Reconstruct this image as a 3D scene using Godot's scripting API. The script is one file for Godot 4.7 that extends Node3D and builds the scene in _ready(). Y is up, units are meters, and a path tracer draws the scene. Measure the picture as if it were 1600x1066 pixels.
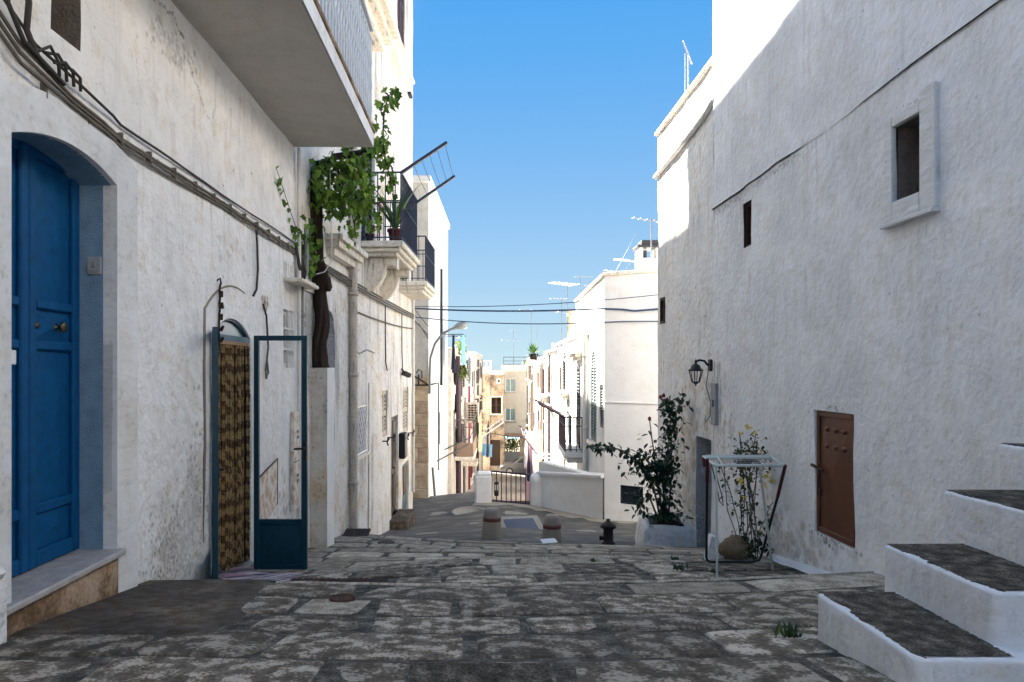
extends Node3D
# An old whitewashed town lane that steps down towards the sea. The eye of the camera is the origin, metres, street along -Z.

class B:
	# collects triangles for one mesh; faces are given counter-clockwise seen from outside
	var st := SurfaceTool.new()
	var xf := Transform3D.IDENTITY
	var col := Color.WHITE
	func _init():
		st.begin(Mesh.PRIMITIVE_TRIANGLES)
		st.set_smooth_group(-1)
	func flat() -> B:
		st.set_smooth_group(-1)
		return self
	func smooth() -> B:
		st.set_smooth_group(1)
		return self
	func v(p: Vector3, uv := Vector2.ZERO):
		st.set_color(col)
		st.set_uv(uv)
		st.set_uv2(uv)
		st.add_vertex(xf * p)
	func tri(a: Vector3, b: Vector3, c: Vector3):
		v(a); v(c); v(b)
	func quad(a: Vector3, b: Vector3, c: Vector3, d: Vector3):
		tri(a, b, c); tri(a, c, d)
	func uvquad(a: Vector3, b: Vector3, c: Vector3, d: Vector3, ua: Vector2, ub: Vector2, uc: Vector2, ud: Vector2):
		v(a, ua); v(c, uc); v(b, ub)
		v(a, ua); v(d, ud); v(c, uc)
	func out(a: Vector3, b: Vector3, c: Vector3, o: Vector3):
		if (b - a).cross(c - a).dot((a + b + c) / 3.0 - o) < 0.0: tri(a, c, b)
		else: tri(a, b, c)
	func box(c: Vector3, s: Vector3, bev := 0.0, bas := Basis.IDENTITY):
		var h := s * 0.5
		var e := minf(bev, minf(h.x, minf(h.y, h.z)) * 0.9)
		var p := func(x: int, y: int, z: int, ax: int) -> Vector3:
			var w := Vector3(x * (h.x - e), y * (h.y - e), z * (h.z - e))
			if ax == 0: w.x = x * h.x
			elif ax == 1: w.y = y * h.y
			else: w.z = z * h.z
			return c + bas * w
		var faces := [[[1, 1, 1], [1, -1, 1], [1, -1, -1], [1, 1, -1]], [[1, 1, 1], [1, 1, -1], [-1, 1, -1], [-1, 1, 1]], [[1, 1, 1], [-1, 1, 1], [-1, -1, 1], [1, -1, 1]]]
		for ax in 3:
			for s_ in [1, -1]:
				var k := []
				for f in faces[ax]: k.append(p.call(f[0] * s_, f[1] * s_, f[2] * s_, ax))
				out(k[0], k[1], k[2], c); out(k[0], k[2], k[3], c)
		if e <= 0.0: return
		for a in [-1, 1]:
			for b in [-1, 1]:
				for t in 3:
					var l: Array
					if t == 0: l = [p.call(a, b, -1, 0), p.call(a, b, 1, 0), p.call(a, b, 1, 1), p.call(a, b, -1, 1)]
					elif t == 1: l = [p.call(-1, a, b, 1), p.call(1, a, b, 1), p.call(1, a, b, 2), p.call(-1, a, b, 2)]
					else: l = [p.call(a, -1, b, 0), p.call(a, 1, b, 0), p.call(a, 1, b, 2), p.call(a, -1, b, 2)]
					out(l[0], l[1], l[2], c); out(l[0], l[2], l[3], c)
				for d in [-1, 1]:
					out(p.call(a, b, d, 0), p.call(a, b, d, 1), p.call(a, b, d, 2), c)
	func tube(pts: Array, r, sides := 6, caps := true):
		# r: one radius or one per point
		smooth()
		var rings := []
		var up := Vector3.UP
		for i in pts.size():
			var a: Vector3 = pts[maxi(i - 1, 0)]
			var b: Vector3 = pts[mini(i + 1, pts.size() - 1)]
			var t := (b - a).normalized()
			if i == 0: up = Vector3.UP if absf(t.y) < 0.9 else Vector3.RIGHT
			var s := t.cross(up).normalized()
			up = s.cross(t).normalized()
			var rr: float = r[i] if r is Array else r
			var ring := []
			for k in sides:
				var an := TAU * k / sides
				ring.append(pts[i] + (s * cos(an) + up * sin(an)) * rr)
			rings.append(ring)
		for i in pts.size() - 1:
			for k in sides:
				var k2 := (k + 1) % sides
				quad(rings[i][k], rings[i][k2], rings[i + 1][k2], rings[i + 1][k])
		flat()
		if caps:
			for k in range(1, sides - 1):
				tri(rings[0][0], rings[0][k + 1], rings[0][k])
				tri(rings[-1][0], rings[-1][k], rings[-1][k + 1])
	func bar(a: Vector3, b: Vector3, w: float, h := -1.0):
		# a square bar from a to b
		var t := (b - a)
		var up := Vector3.UP if absf(t.normalized().y) < 0.9 else Vector3.BACK
		var s := t.cross(up).normalized()
		var u := s.cross(t).normalized()
		box((a + b) * 0.5, Vector3(w, w if h < 0 else h, t.length()), 0.0, Basis(s, u, -t.normalized()))
	func lathe(base: Vector3, prof: Array, seg := 16, bas := Basis.IDENTITY):
		# prof: Vector2(radius, height), bottom to top
		smooth()
		for i in prof.size() - 1:
			for k in seg:
				var a := TAU * k / seg
				var b := TAU * (k + 1) / seg
				var p: Vector2 = prof[i]
				var q: Vector2 = prof[i + 1]
				var f := func(w: Vector2, an: float) -> Vector3: return base + bas * Vector3(cos(an) * w.x, w.y, -sin(an) * w.x)
				if p.x > 1e-5: tri(f.call(p, a), f.call(p, b), f.call(q, b))
				if q.x > 1e-5: tri(f.call(p, a), f.call(q, b), f.call(q, a))
		flat()
	func prism(poly: PackedVector2Array, o: Vector3, U: Vector3, V: Vector3, depth: Vector3):
		var ix := Geometry2D.triangulate_polygon(poly)
		var w := func(p: Vector2) -> Vector3: return o + U * p.x + V * p.y
		var c := Vector3.ZERO
		for p in poly: c += w.call(p)
		c = c / poly.size() + depth * 0.5
		for i in range(0, ix.size(), 3):
			var a: Vector3 = w.call(poly[ix[i]])
			var b: Vector3 = w.call(poly[ix[i + 1]])
			var d: Vector3 = w.call(poly[ix[i + 2]])
			out(a, b, d, a + depth * 0.5)
			out(a + depth, b + depth, d + depth, a + depth * 0.5)
		for i in poly.size():
			var a: Vector3 = w.call(poly[i])
			var b: Vector3 = w.call(poly[(i + 1) % poly.size()])
			quad(a, b, b + depth, a + depth)
	func blob(c: Vector3, s: Vector3, nz: FastNoiseLite, amp: float, seg := 12):
		smooth()
		var f := func(i: int, k: int) -> Vector3:
			var th := PI * i / (seg / 2)
			var ph := TAU * (k % seg) / seg
			var n := Vector3(sin(th) * cos(ph), cos(th), sin(th) * sin(ph))
			return c + n * s * (1.0 + amp * nz.get_noise_3dv(n * 140.0 + c * 10.0))
		for i in seg / 2:
			for k in seg:
				tri(f.call(i, k), f.call(i, k + 1), f.call(i + 1, k + 1))
				tri(f.call(i, k), f.call(i + 1, k + 1), f.call(i + 1, k))
		flat()
	func mesh() -> ArrayMesh:
		st.generate_normals()
		return st.commit()

class Frame:
	# a wall's own axes: u along it, v straight up, n out of it
	var o: Vector3
	var U: Vector3
	var N: Vector3
	func _init(o_: Vector3, U_: Vector3, N_: Vector3):
		o = o_; U = U_; N = N_.normalized()
	func p(u: float, v: float, n := 0.0) -> Vector3:
		return o + U * u + Vector3.UP * v + N * n
	func bas() -> Basis:
		return Basis(U.normalized(), Vector3.UP, N)

var rng := RandomNumberGenerator.new()
var wob := FastNoiseLite.new()
var M := {}
var taken := {}

func q(px: float, py: float, d: float) -> Vector3:   # a direction of sight and a depth, as a point of the place
	return Vector3((px - 750.0) / 1100.0 * d, (575.0 - py) / 1100.0 * d, -d)

func numbered(called: String) -> String:
	if not taken.has(called):
		taken[called] = 0
		return called
	taken[called] += 1
	return "%s_%03d" % [called, taken[called]]

func tag(o: Node, label: String, category: String, group := "") -> Node:
	o.set_meta("label", label)
	if category: o.set_meta("category", category)
	if group: o.set_meta("group", group)
	return o

func thing(called: String, label: String, category: String, at := Vector3.ZERO, group := "") -> Node3D:
	var o := Node3D.new()
	o.name = numbered(called)
	add_child(o)
	o.position = at
	return tag(o, label, category, group)

func put(called: String, mesh: Mesh, m: Material, parent: Node3D = self) -> MeshInstance3D:
	var o := MeshInstance3D.new()
	o.mesh = mesh
	o.material_override = m
	if parent == self:
		o.name = numbered(called)
		add_child(o)
	else:
		o.name = called
		if parent.get_parent() == self and not parent is MeshInstance3D: o.position = -parent.position
		parent.add_child(o, true)
	return o

func obj(called: String, b: B, m: Material, parent: Node3D = self) -> MeshInstance3D:
	return put(called, b.mesh(), m, parent)

func struct(called: String, b: B, m: Material) -> MeshInstance3D:
	var o := obj(called, b, m)
	o.set_meta("kind", "structure")
	return o

func stuff(o: Node) -> Node:
	o.set_meta("kind", "stuff")
	return o

func dup(root: Node3D, at: Vector3, label: String, turn := 0.0) -> Node3D:
	var r: Node3D = root.duplicate()
	r.name = numbered(String(root.name).rstrip("0123456789").trim_suffix("_"))
	add_child(r)
	r.position = at
	r.rotation.y = turn
	r.set_meta("label", label)
	return r

func multi(called: String, mesh: Mesh, m: Material, at: Array, tints: Array, parent: Node3D) -> MultiMeshInstance3D:
	var mm := MultiMesh.new()
	mm.transform_format = MultiMesh.TRANSFORM_3D
	mm.use_colors = true
	mm.mesh = mesh
	mm.instance_count = at.size()
	for i in at.size():
		mm.set_instance_transform(i, at[i])
		mm.set_instance_color(i, tints[i])
	var o := MultiMeshInstance3D.new()
	o.multimesh = mm
	o.material_override = m
	o.name = called
	if parent.get_parent() == self: o.position = -parent.position
	parent.add_child(o, true)
	stuff(o)
	return o

func fbox(b: B, f: Frame, u0: float, u1: float, v0: float, v1: float, n0: float, n1: float, bev := 0.0):
	b.box(f.p((u0 + u1) / 2, (v0 + v1) / 2, (n0 + n1) / 2), Vector3((u1 - u0) * f.U.length(), v1 - v0, n1 - n0), bev, f.bas())

func cuts(a: float, b: float, step: float, more: Array) -> Array:
	var r := [a, b]
	for x in more:
		if x > a + 1e-4 and x < b - 1e-4: r.append(x)
	r.sort()
	var res := [a]
	for i in range(1, r.size()):
		if r[i] - r[i - 1] < 1e-4: continue
		var n := maxi(1, int(round((r[i] - r[i - 1]) / step)))
		for k in range(1, n + 1): res.append(lerpf(r[i - 1], r[i], float(k) / n))
	return res

func wall(b: B, f: Frame, u0: float, u1: float, v0: float, v1: float, holes: Array, step := 0.2, amp := 0.008):
	# holes: {u:[a,b], v:[c,d], depth, arch (rise), rb (other builder for the reveal)}
	var eu := []
	var ev := []
	for h in holes:
		eu += [h.u[0], h.u[1]]
		if h.get("arch", 0.0) > 0.0:
			for k in range(1, 10): eu.append(lerpf(h.u[0], h.u[1], k / 10.0))
			ev.append(h.v[1] - h.arch)
		ev += [h.v[0], h.v[1]]
	var us := cuts(u0, u1, step, eu)
	var vs := cuts(v0, v1, step, ev)
	var P := func(u: float, v: float) -> Vector3:
		return f.p(u, v, amp * (wob.get_noise_2d(u * 60.0 + f.o.x * 991.0, v * 60.0) + 0.5 * wob.get_noise_2d(u * 210.0 + f.o.x * 77.0, v * 210.0)))
	var T := func(u: float, v: float) -> Vector2: return Vector2((u - u0) / (u1 - u0), 1.0 - (v - v0) / (v1 - v0))
	b.smooth()
	for i in us.size() - 1:
		for k in vs.size() - 1:
			var cu: float = (us[i] + us[i + 1]) / 2
			var cv: float = (vs[k] + vs[k + 1]) / 2
			var skip := false
			for h in holes:
				if cu > h.u[0] and cu < h.u[1] and cv > h.v[0] and cv < h.v[1]: skip = true
			if skip: continue
			b.uvquad(P.call(us[i], vs[k]), P.call(us[i + 1], vs[k]), P.call(us[i + 1], vs[k + 1]), P.call(us[i], vs[k + 1]),
				T.call(us[i], vs[k]), T.call(us[i + 1], vs[k]), T.call(us[i + 1], vs[k + 1]), T.call(us[i], vs[k + 1]))
	b.flat()
	for h in holes:
		var rb: B = h.get("rb", b)
		var dn: Vector3 = -f.N * h.depth
		var rise: float = h.get("arch", 0.0)
		var top := func(u: float) -> float:
			if rise <= 0.0: return h.v[1]
			var half: float = (h.u[1] - h.u[0]) / 2
			var t: float = (u - h.u[0] - half) / half
			var R: float = (half * half + rise * rise) / (2 * rise)
			return h.v[1] - R + sqrt(maxf(R * R - t * t * half * half, 0.0))
		var hu := us.filter(func(x): return x >= h.u[0] - 1e-5 and x <= h.u[1] + 1e-5)
		var hv := vs.filter(func(x): return x >= h.v[0] - 1e-5 and x <= h.v[1] - rise + 1e-5)
		for i in hu.size() - 1:
			var a: float = hu[i]
			var c: float = hu[i + 1]
			var ta: float = top.call(a)
			var tc: float = top.call(c)
			var pa: Vector3 = P.call(a, ta)
			var pc: Vector3 = P.call(c, tc)
			if rise > 0.0:
				b.uvquad(pa, pc, P.call(c, h.v[1]), P.call(a, h.v[1]), T.call(a, ta), T.call(c, tc), T.call(c, h.v[1]), T.call(a, h.v[1]))
			rb.quad(pa, pa + dn, pc + dn, pc)
			rb.quad(P.call(a, h.v[0]), P.call(c, h.v[0]), P.call(c, h.v[0]) + dn, P.call(a, h.v[0]) + dn)
		for side in 2:
			for k in hv.size() - 1:
				var a: Vector3 = P.call(h.u[side], hv[k])
				var c: Vector3 = P.call(h.u[side], hv[k + 1])
				if side == 0: rb.quad(a, a + dn, c + dn, c)
				else: rb.quad(a, c, c + dn, a + dn)

func shell(b: B, f: Frame, u0: float, u1: float, v0: float, v1: float, deep: float):
	# the other sides of a house whose street wall is the frame: two ends, back and roof
	var P := func(u: float, v: float, n: float) -> Vector3: return f.p(u, v, n)
	b.quad(P.call(u0, v0, -deep), P.call(u0, v0, 0), P.call(u0, v1, 0), P.call(u0, v1, -deep))
	b.quad(P.call(u1, v0, 0), P.call(u1, v0, -deep), P.call(u1, v1, -deep), P.call(u1, v1, 0))
	b.quad(P.call(u0, v1, 0), P.call(u1, v1, 0), P.call(u1, v1, -deep), P.call(u0, v1, -deep))
	b.quad(P.call(u1, v0, -deep), P.call(u0, v0, -deep), P.call(u0, v1, -deep), P.call(u1, v1, -deep))

# ---- textures ----
func noise_bytes(w: int, h: int, freq: float, sd: int, oct := 4, to_w := 0, to_h := 0) -> PackedByteArray:
	var n := FastNoiseLite.new()
	n.seed = sd
	n.noise_type = FastNoiseLite.TYPE_SIMPLEX_SMOOTH
	n.frequency = freq
	n.fractal_octaves = oct
	var im := n.get_seamless_image(w, h)
	if to_w: im.resize(to_w, to_h, Image.INTERPOLATE_CUBIC)
	im.convert(Image.FORMAT_L8)
	return im.get_data()

func tex(w: int, h: int, bytes: PackedByteArray, gray := false) -> ImageTexture:
	return ImageTexture.create_from_image(Image.create_from_data(w, h, false, Image.FORMAT_L8 if gray else Image.FORMAT_RGB8, bytes))

func lin(r: float, g := -1.0, b := -1.0) -> Color:
	return (Color(r, r, r) if g < 0 else Color(r, g, b)).linear_to_srgb()

func mat(key: String, c: Color, rough := 0.9, o := {}) -> StandardMaterial3D:
	var m := StandardMaterial3D.new()
	m.resource_name = key
	m.albedo_color = c
	m.roughness = rough
	m.cull_mode = BaseMaterial3D.CULL_DISABLED
	m.metallic = o.get("metal", 0.0)
	m.metallic_specular = o.get("spec", 0.4)
	if o.has("map"):
		m.albedo_texture = o.map
		if not o.get("uv", false):
			m.uv1_triplanar = true
			m.uv1_world_triplanar = not o.get("own", false)
			var s: float = 1.0 / o.get("size", 1.0)
			m.uv1_scale = Vector3(s, s, s)
	if o.has("over"):
		m.detail_enabled = true
		m.detail_blend_mode = BaseMaterial3D.BLEND_MODE_MUL
		m.detail_albedo = o.over
		m.detail_uv_layer = BaseMaterial3D.DETAIL_UV_2
		m.uv2_triplanar = true
		m.uv2_world_triplanar = true
		var s: float = 1.0 / o.get("over_size", 1.0)
		m.uv2_scale = Vector3(s, s, s)
	if o.has("dirt"):
		m.detail_enabled = true
		m.detail_blend_mode = BaseMaterial3D.BLEND_MODE_MUL
		m.detail_albedo = o.dirt
		m.detail_uv_layer = BaseMaterial3D.DETAIL_UV_2
	if o.has("bump") and not o.get("uv", false):
		m.heightmap_enabled = true
		m.heightmap_texture = o.bump
		m.heightmap_scale = o.get("relief", 0.5)
		if not o.has("map"):
			m.uv1_triplanar = true
			m.uv1_world_triplanar = true
			var s: float = 1.0 / o.get("size", 1.0)
			m.uv1_scale = Vector3(s, s, s)
	if o.has("back"):
		m.backlight_enabled = true
		m.backlight = o.back
	if o.get("tint", false): m.vertex_color_use_as_albedo = true
	if o.has("alpha"):
		m.transparency = BaseMaterial3D.TRANSPARENCY_ALPHA
		m.albedo_color.a = o.alpha
	M[key] = m
	return m

func sstep(a: float, b: float, x: float) -> float:
	var t := clampf((x - a) / (b - a), 0.0, 1.0)
	return t * t * (3.0 - 2.0 * t)

func e8(x: float) -> int:   # linear share to an sRGB byte
	return int(255.0 * pow(clampf(x, 0.0, 1.0), 0.4545))

func plaster_tex(S: int, sd: int, streaks: float, specks: float, tan: float) -> ImageTexture:
	var low := noise_bytes(S, S, 3.0 / S, sd, 5)
	var run := noise_bytes(S, S / 8, 24.0 / S, sd + 1, 3, S, S)
	var fine := noise_bytes(S, S, 90.0 / S, sd + 2, 3)
	var mid := noise_bytes(S, S, 12.0 / S, sd + 3, 4)
	var o := PackedByteArray()
	o.resize(S * S * 3)
	for i in S * S:
		var a := low[i] / 255.0
		var m := mid[i] / 255.0
		var f := fine[i] / 255.0
		var k := 1.0 - 0.13 * a - 0.07 * f - 0.06 * m
		k -= streaks * sstep(0.5, 0.85, run[i] / 255.0) * sstep(0.35, 0.7, a)
		k -= specks * sstep(0.68, 0.8, f) * sstep(0.42, 0.62, m)
		var t := tan * sstep(0.52, 0.8, m * 0.6 + (1.0 - a) * 0.4)
		o[i * 3] = e8(k * (1.0 - t * 0.15))
		o[i * 3 + 1] = e8(k * (1.0 - t * 0.32))
		o[i * 3 + 2] = e8(k * (1.0 - t * 0.6))
	return tex(S, S, o)

func ramp_tex(S: int, sd: int, stops: Array, f1: float, f2: float, share := 0.5, stretch := 1) -> ImageTexture:
	# two noises mixed, then a colour ramp of [place, r, g, b] in linear values
	var a := noise_bytes(S, S / stretch, f1 / S, sd, 5, S, S)
	var b := noise_bytes(S, S / stretch, f2 / S, sd + 9, 4, S, S)
	var lut := PackedByteArray()
	lut.resize(256 * 3)
	for i in 256:
		var x := i / 255.0
		var k := 0
		while k < stops.size() - 2 and x > stops[k + 1][0]: k += 1
		var t := clampf((x - stops[k][0]) / maxf(stops[k + 1][0] - stops[k][0], 1e-4), 0, 1)
		for c in 3: lut[i * 3 + c] = e8(lerpf(stops[k][c + 1], stops[k + 1][c + 1], t))
	var o := PackedByteArray()
	o.resize(S * S * 3)
	for i in S * S:
		var x := int(a[i] * share + b[i] * (1.0 - share))
		o[i * 3] = lut[x * 3]
		o[i * 3 + 1] = lut[x * 3 + 1]
		o[i * 3 + 2] = lut[x * 3 + 2]
	return tex(S, S, o)

class Dirt:
	# the stains of one wall, as shares of its white, laid out over its own u and v
	var S: int
	var a := PackedFloat32Array()
	var t := PackedFloat32Array()
	var u0: float; var u1: float; var v0: float; var v1: float
	var r := RandomNumberGenerator.new()
	func _init(S_: int, u0_: float, u1_: float, v0_: float, v1_: float, sd: int):
		S = S_; u0 = u0_; u1 = u1_; v0 = v0_; v1 = v1_
		a.resize(S * S); t.resize(S * S)
		r.seed = sd
	func px(u: float) -> int: return int((u - u0) / (u1 - u0) * S)
	func py(v: float) -> int: return int((1.0 - (v - v0) / (v1 - v0)) * S)
	func dot(u: float, v: float, rad: float, k: float, tan := 0.0):
		var x0 := px(u - rad); var x1 := px(u + rad); var y0 := py(v + rad); var y1 := py(v - rad)
		for y in range(maxi(y0, 0), mini(y1 + 1, S)):
			for x in range(maxi(x0, 0), mini(x1 + 1, S)):
				var du := (u0 + (x + 0.5) / S * (u1 - u0) - u) / rad
				var dv := (v1 - (y + 0.5) / S * (v1 - v0) - v) / rad
				var w := 1.0 - du * du - dv * dv
				if w <= 0.0: continue
				a[y * S + x] = maxf(a[y * S + x], k * w)
				t[y * S + x] = maxf(t[y * S + x], tan * w)
	func drip(u: float, v: float, length: float, w: float, k: float, tan := 0.0):
		var n := int(length / 0.03) + 2
		var x := u
		for i in n:
			var s := float(i) / n
			dot(x, v - length * s, maxf(w * (1.0 - 0.5 * s), 0.007), k * (1.0 - s), tan * (1.0 - s))
			x += r.randf_range(-1, 1) * w * 0.12
	func crack(u: float, v: float, du: float, dv: float, n: int, k: float, w := 0.006):
		for i in n:
			u += du / n + r.randf_range(-1, 1) * 0.013
			v += dv / n + r.randf_range(-1, 1) * 0.013
			dot(u, v, w * r.randf_range(0.6, 1.5), k * r.randf_range(0.4, 1.0))
	func patch(u: float, v: float, ru: float, rv: float, n: int, k: float, tan := 0.0, big := 0.05):
		for i in n:
			var g := Vector2(r.randfn(), r.randfn()) * 0.5
			dot(u + g.x * ru, v + g.y * rv, big * r.randf_range(0.2, 1.2), k * r.randf_range(0.2, 1.0), tan * r.randf_range(0.0, 1.0))
	func texture(sd: int) -> ImageTexture:
		var n := FastNoiseLite.new()
		n.seed = sd
		n.frequency = 7.0 / S
		n.fractal_octaves = 5
		var n2 := FastNoiseLite.new()
		n2.seed = sd + 1
		n2.frequency = 120.0 / S
		var g := n.get_image(S, S).get_data()
		var h := n2.get_image(S, S).get_data()
		var o := PackedByteArray()
		o.resize(S * S * 3)
		for i in S * S:
			var b := clampf(0.25 + 0.9 * g[i] / 255.0 * (0.5 + h[i] / 255.0), 0.0, 1.0)
			var k := 1.0 - clampf(a[i] * b * 1.3, 0.0, 0.93)
			var m := clampf(t[i] * b, 0.0, 1.0)
			for c in 3:
				var x: float = k * (1.0 - m * [0.18, 0.36, 0.6][c])
				o[i * 3 + c] = int(255.0 * pow(x, 0.4545))
		return ImageTexture.create_from_image(Image.create_from_data(S, S, false, Image.FORMAT_RGB8, o))

func materials():
	var bump := tex(768, 768, noise_bytes(768, 768, 26.0 / 768, 5, 6), true)
	var brush := tex(512, 512, noise_bytes(128, 512, 40.0 / 512, 6, 5, 512, 512), true)
	var grain := tex(512, 512, noise_bytes(512, 512, 70.0 / 512, 7, 5), true)
	var P1 := plaster_tex(768, 11, 0.08, 0.15, 0.24)
	var P2 := plaster_tex(512, 31, 0.04, 0.12, 0.15)
	var grime := plaster_tex(768, 51, 0.38, 0.36, 0.6)
	M["tex_p1"] = P1
	M["tex_p2"] = P2
	M["tex_bump"] = bump
	M["tex_brush"] = brush
	var stone := ramp_tex(768, 71, [[0.0, 0.04, 0.033, 0.024], [0.36, 0.095, 0.08, 0.061], [0.47, 0.15, 0.13, 0.104], [0.54, 0.23, 0.204, 0.172], [0.6, 0.5, 0.47, 0.43], [1.0, 0.7, 0.67, 0.63]], 9.0, 60.0, 0.62)
	var pale := ramp_tex(512, 72, [[0.0, 0.12, 0.1, 0.08], [0.38, 0.3, 0.265, 0.22], [0.52, 0.5, 0.46, 0.4], [0.65, 0.68, 0.64, 0.58], [1.0, 0.76, 0.73, 0.68]], 8.0, 60.0, 0.5)
	var dark := ramp_tex(512, 73, [[0.0, 0.015, 0.0125, 0.0095], [0.38, 0.035, 0.03, 0.022], [0.52, 0.08, 0.069, 0.055], [0.64, 0.15, 0.135, 0.11], [0.8, 0.26, 0.24, 0.21], [1.0, 0.36, 0.34, 0.3]], 9.0, 70.0, 0.55)
	var asph := ramp_tex(768, 75, [[0.0, 0.04, 0.04, 0.042], [0.45, 0.07, 0.07, 0.072], [0.6, 0.1, 0.098, 0.097], [0.75, 0.2, 0.19, 0.18], [1.0, 0.3, 0.28, 0.26]], 5.0, 120.0, 0.62)
	var near_dark := 0
	var mott := ramp_tex(512, 77, [[0.0, 0.55, 0.55, 0.55], [0.5, 0.85, 0.85, 0.85], [1.0, 1.0, 1.0, 1.0]], 6.0, 70.0, 0.6)
	var wood := ramp_tex(512, 79, [[0.0, 0.25, 0.22, 0.2], [0.5, 0.65, 0.62, 0.6], [1.0, 1.0, 1.0, 1.0]], 50.0, 120.0, 0.6, 8)
	var rust := ramp_tex(512, 81, [[0.0, 0.3, 0.16, 0.08], [0.4, 0.75, 0.55, 0.4], [0.6, 1.0, 0.96, 0.92], [1.0, 1.0, 1.0, 1.0]], 7.0, 60.0, 0.6)
	var ashl := ramp_tex(512, 83, [[0.0, 0.3, 0.2, 0.12], [0.4, 0.5, 0.38, 0.25], [0.65, 0.62, 0.5, 0.36], [1.0, 0.75, 0.66, 0.54]], 5.0, 60.0, 0.6)
	var orange := ramp_tex(512, 85, [[0.0, 0.05, 0.045, 0.04], [0.33, 0.17, 0.14, 0.11], [0.46, 0.42, 0.33, 0.25], [0.65, 0.54, 0.45, 0.36], [1.0, 0.66, 0.59, 0.5]], 6.0, 40.0, 0.7)
	var marb := ramp_tex(512, 87, [[0.0, 0.2, 0.19, 0.19], [0.5, 0.38, 0.36, 0.35], [1.0, 0.56, 0.54, 0.52]], 6.0, 40.0, 0.6)
	var plinth := ramp_tex(512, 89, [[0.0, 0.05, 0.03, 0.016], [0.4, 0.16, 0.1, 0.055], [0.58, 0.32, 0.22, 0.14], [0.75, 0.42, 0.32, 0.24], [1.0, 0.5, 0.42, 0.34]], 5.0, 50.0, 0.7)
	# plain whitewash for houses without stains of their own
	mat("white", lin(0.9), 0.92, {"map": P2, "size": 3.1, "over": P1, "over_size": 7.3, "bump": brush, "relief": 0.5})
	mat("bright", lin(0.8), 0.92, {"map": P2, "size": 4.7, "bump": brush, "relief": 0.3})
	mat("rough_white", lin(0.84, 0.83, 0.82), 0.95, {"map": P1, "size": 2.3, "bump": bump, "relief": 2.5})
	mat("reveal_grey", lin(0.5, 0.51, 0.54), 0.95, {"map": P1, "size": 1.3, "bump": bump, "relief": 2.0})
	mat("cream", lin(0.74, 0.71, 0.65), 0.92, {"map": P1, "size": 3.7, "over": P2, "over_size": 1.3, "bump": bump, "relief": 1.0})
	mat("grimy", lin(0.8, 0.75, 0.67), 0.95, {"map": grime, "size": 5.3, "over": P1, "over_size": 1.9, "bump": bump, "relief": 1.0})
	mat("grimy_white", lin(0.92, 0.88, 0.82), 0.95, {"map": grime, "size": 6.1, "over": P2, "over_size": 2.3, "bump": bump, "relief": 0.8})
	mat("tall_plaster", lin(0.92, 0.89, 0.85), 0.95, {"map": M.tex_p1, "size": 4.3, "over": grime, "over_size": 9.0, "bump": bump, "relief": 1.4})
	mat("right_trim", lin(0.8), 0.93, {"map": P2, "size": 2.3, "bump": brush, "relief": 0.8})
	mat("step_white", lin(0.84, 0.845, 0.87), 0.93, {"map": P1, "size": 1.7, "bump": bump, "relief": 0.6})
	mat("trim", lin(0.86, 0.8, 0.7), 0.9, {"map": grime, "size": 1.7, "bump": bump, "relief": 0.8})
	mat("soffit", lin(0.56, 0.53, 0.49), 0.95, {"map": P2, "size": 2.9, "bump": grain, "relief": 0.2})
	mat("dark_backing", lin(0.03, 0.028, 0.026), 1.0)  # near-black for backing sheets, interior darkness put into the colour
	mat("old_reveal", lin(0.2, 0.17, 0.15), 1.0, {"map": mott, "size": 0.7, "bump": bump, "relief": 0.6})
	for i in 5:
		var g: float = [1.0, 0.85, 1.15, 0.72, 1.35][i]
		mat("stone_%d" % i, Color(1, 1, 1).darkened(0.0) if g >= 1.0 and g < 1.1 else lin(g * 0.8, g * 0.735, g * 0.645), 0.88, {"map": stone, "size": [1.45, 1.7, 1.2, 1.55, 1.9][i], "bump": bump, "relief": 1.1})
		mat("pale_stone_%d" % i, lin(g * 0.62, g * 0.575, g * 0.51), 0.9, {"map": pale, "size": [1.45, 1.7, 1.2, 1.55, 1.9][i], "bump": bump, "relief": 1.0})
		M["stone_%d" % i].uv1_offset = Vector3(0.37 * i, 0.11 * i, 0.73 * i)
	M["stone_0"].albedo_color = lin(0.8, 0.735, 0.645)
	mat("mortar", Color.WHITE, 0.95, {"map": dark, "size": 1.1, "bump": bump, "relief": 2.0})
	mat("concrete", lin(1.0, 0.93, 0.8), 0.9, {"map": asph, "size": 2.2, "over": rust, "over_size": 0.8, "bump": bump, "relief": 0.6})
	mat("tread", lin(1.0, 0.96, 0.9), 0.95, {"map": dark, "size": 0.9, "bump": bump, "relief": 2.0})
	mat("asphalt", lin(0.85, 0.83, 0.8), 0.92, {"map": asph, "size": 3.3, "bump": grain, "relief": 0.5})
	mat("patch", lin(0.3, 0.28, 0.25), 0.95, {"map": mott, "size": 0.8, "bump": grain, "relief": 0.5})
	mat("pave_pale", lin(0.34, 0.3, 0.25), 0.95, {"map": mott, "size": 1.4, "bump": grain, "relief": 0.5})
	mat("earth", lin(0.16, 0.13, 0.09), 1.0, {"map": mott, "size": 3.0})
	mat("soil", lin(0.035, 0.028, 0.02), 1.0, {"map": mott, "size": 0.3, "bump": bump, "relief": 3.0})
	mat("sea", lin(0.16, 0.3, 0.46), 0.4)
	mat("blue_door", lin(0.004, 0.1, 0.28), 0.6, {"map": P1, "size": 1.1, "over": mott, "over_size": 0.6, "spec": 0.25})
	mat("blue_reveal", lin(0.19, 0.31, 0.44), 0.8, {"map": mott, "size": 0.8, "bump": grain, "relief": 0.4})
	mat("teal", lin(0.005, 0.048, 0.078), 0.45, {"map": mott, "size": 0.7})
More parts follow.
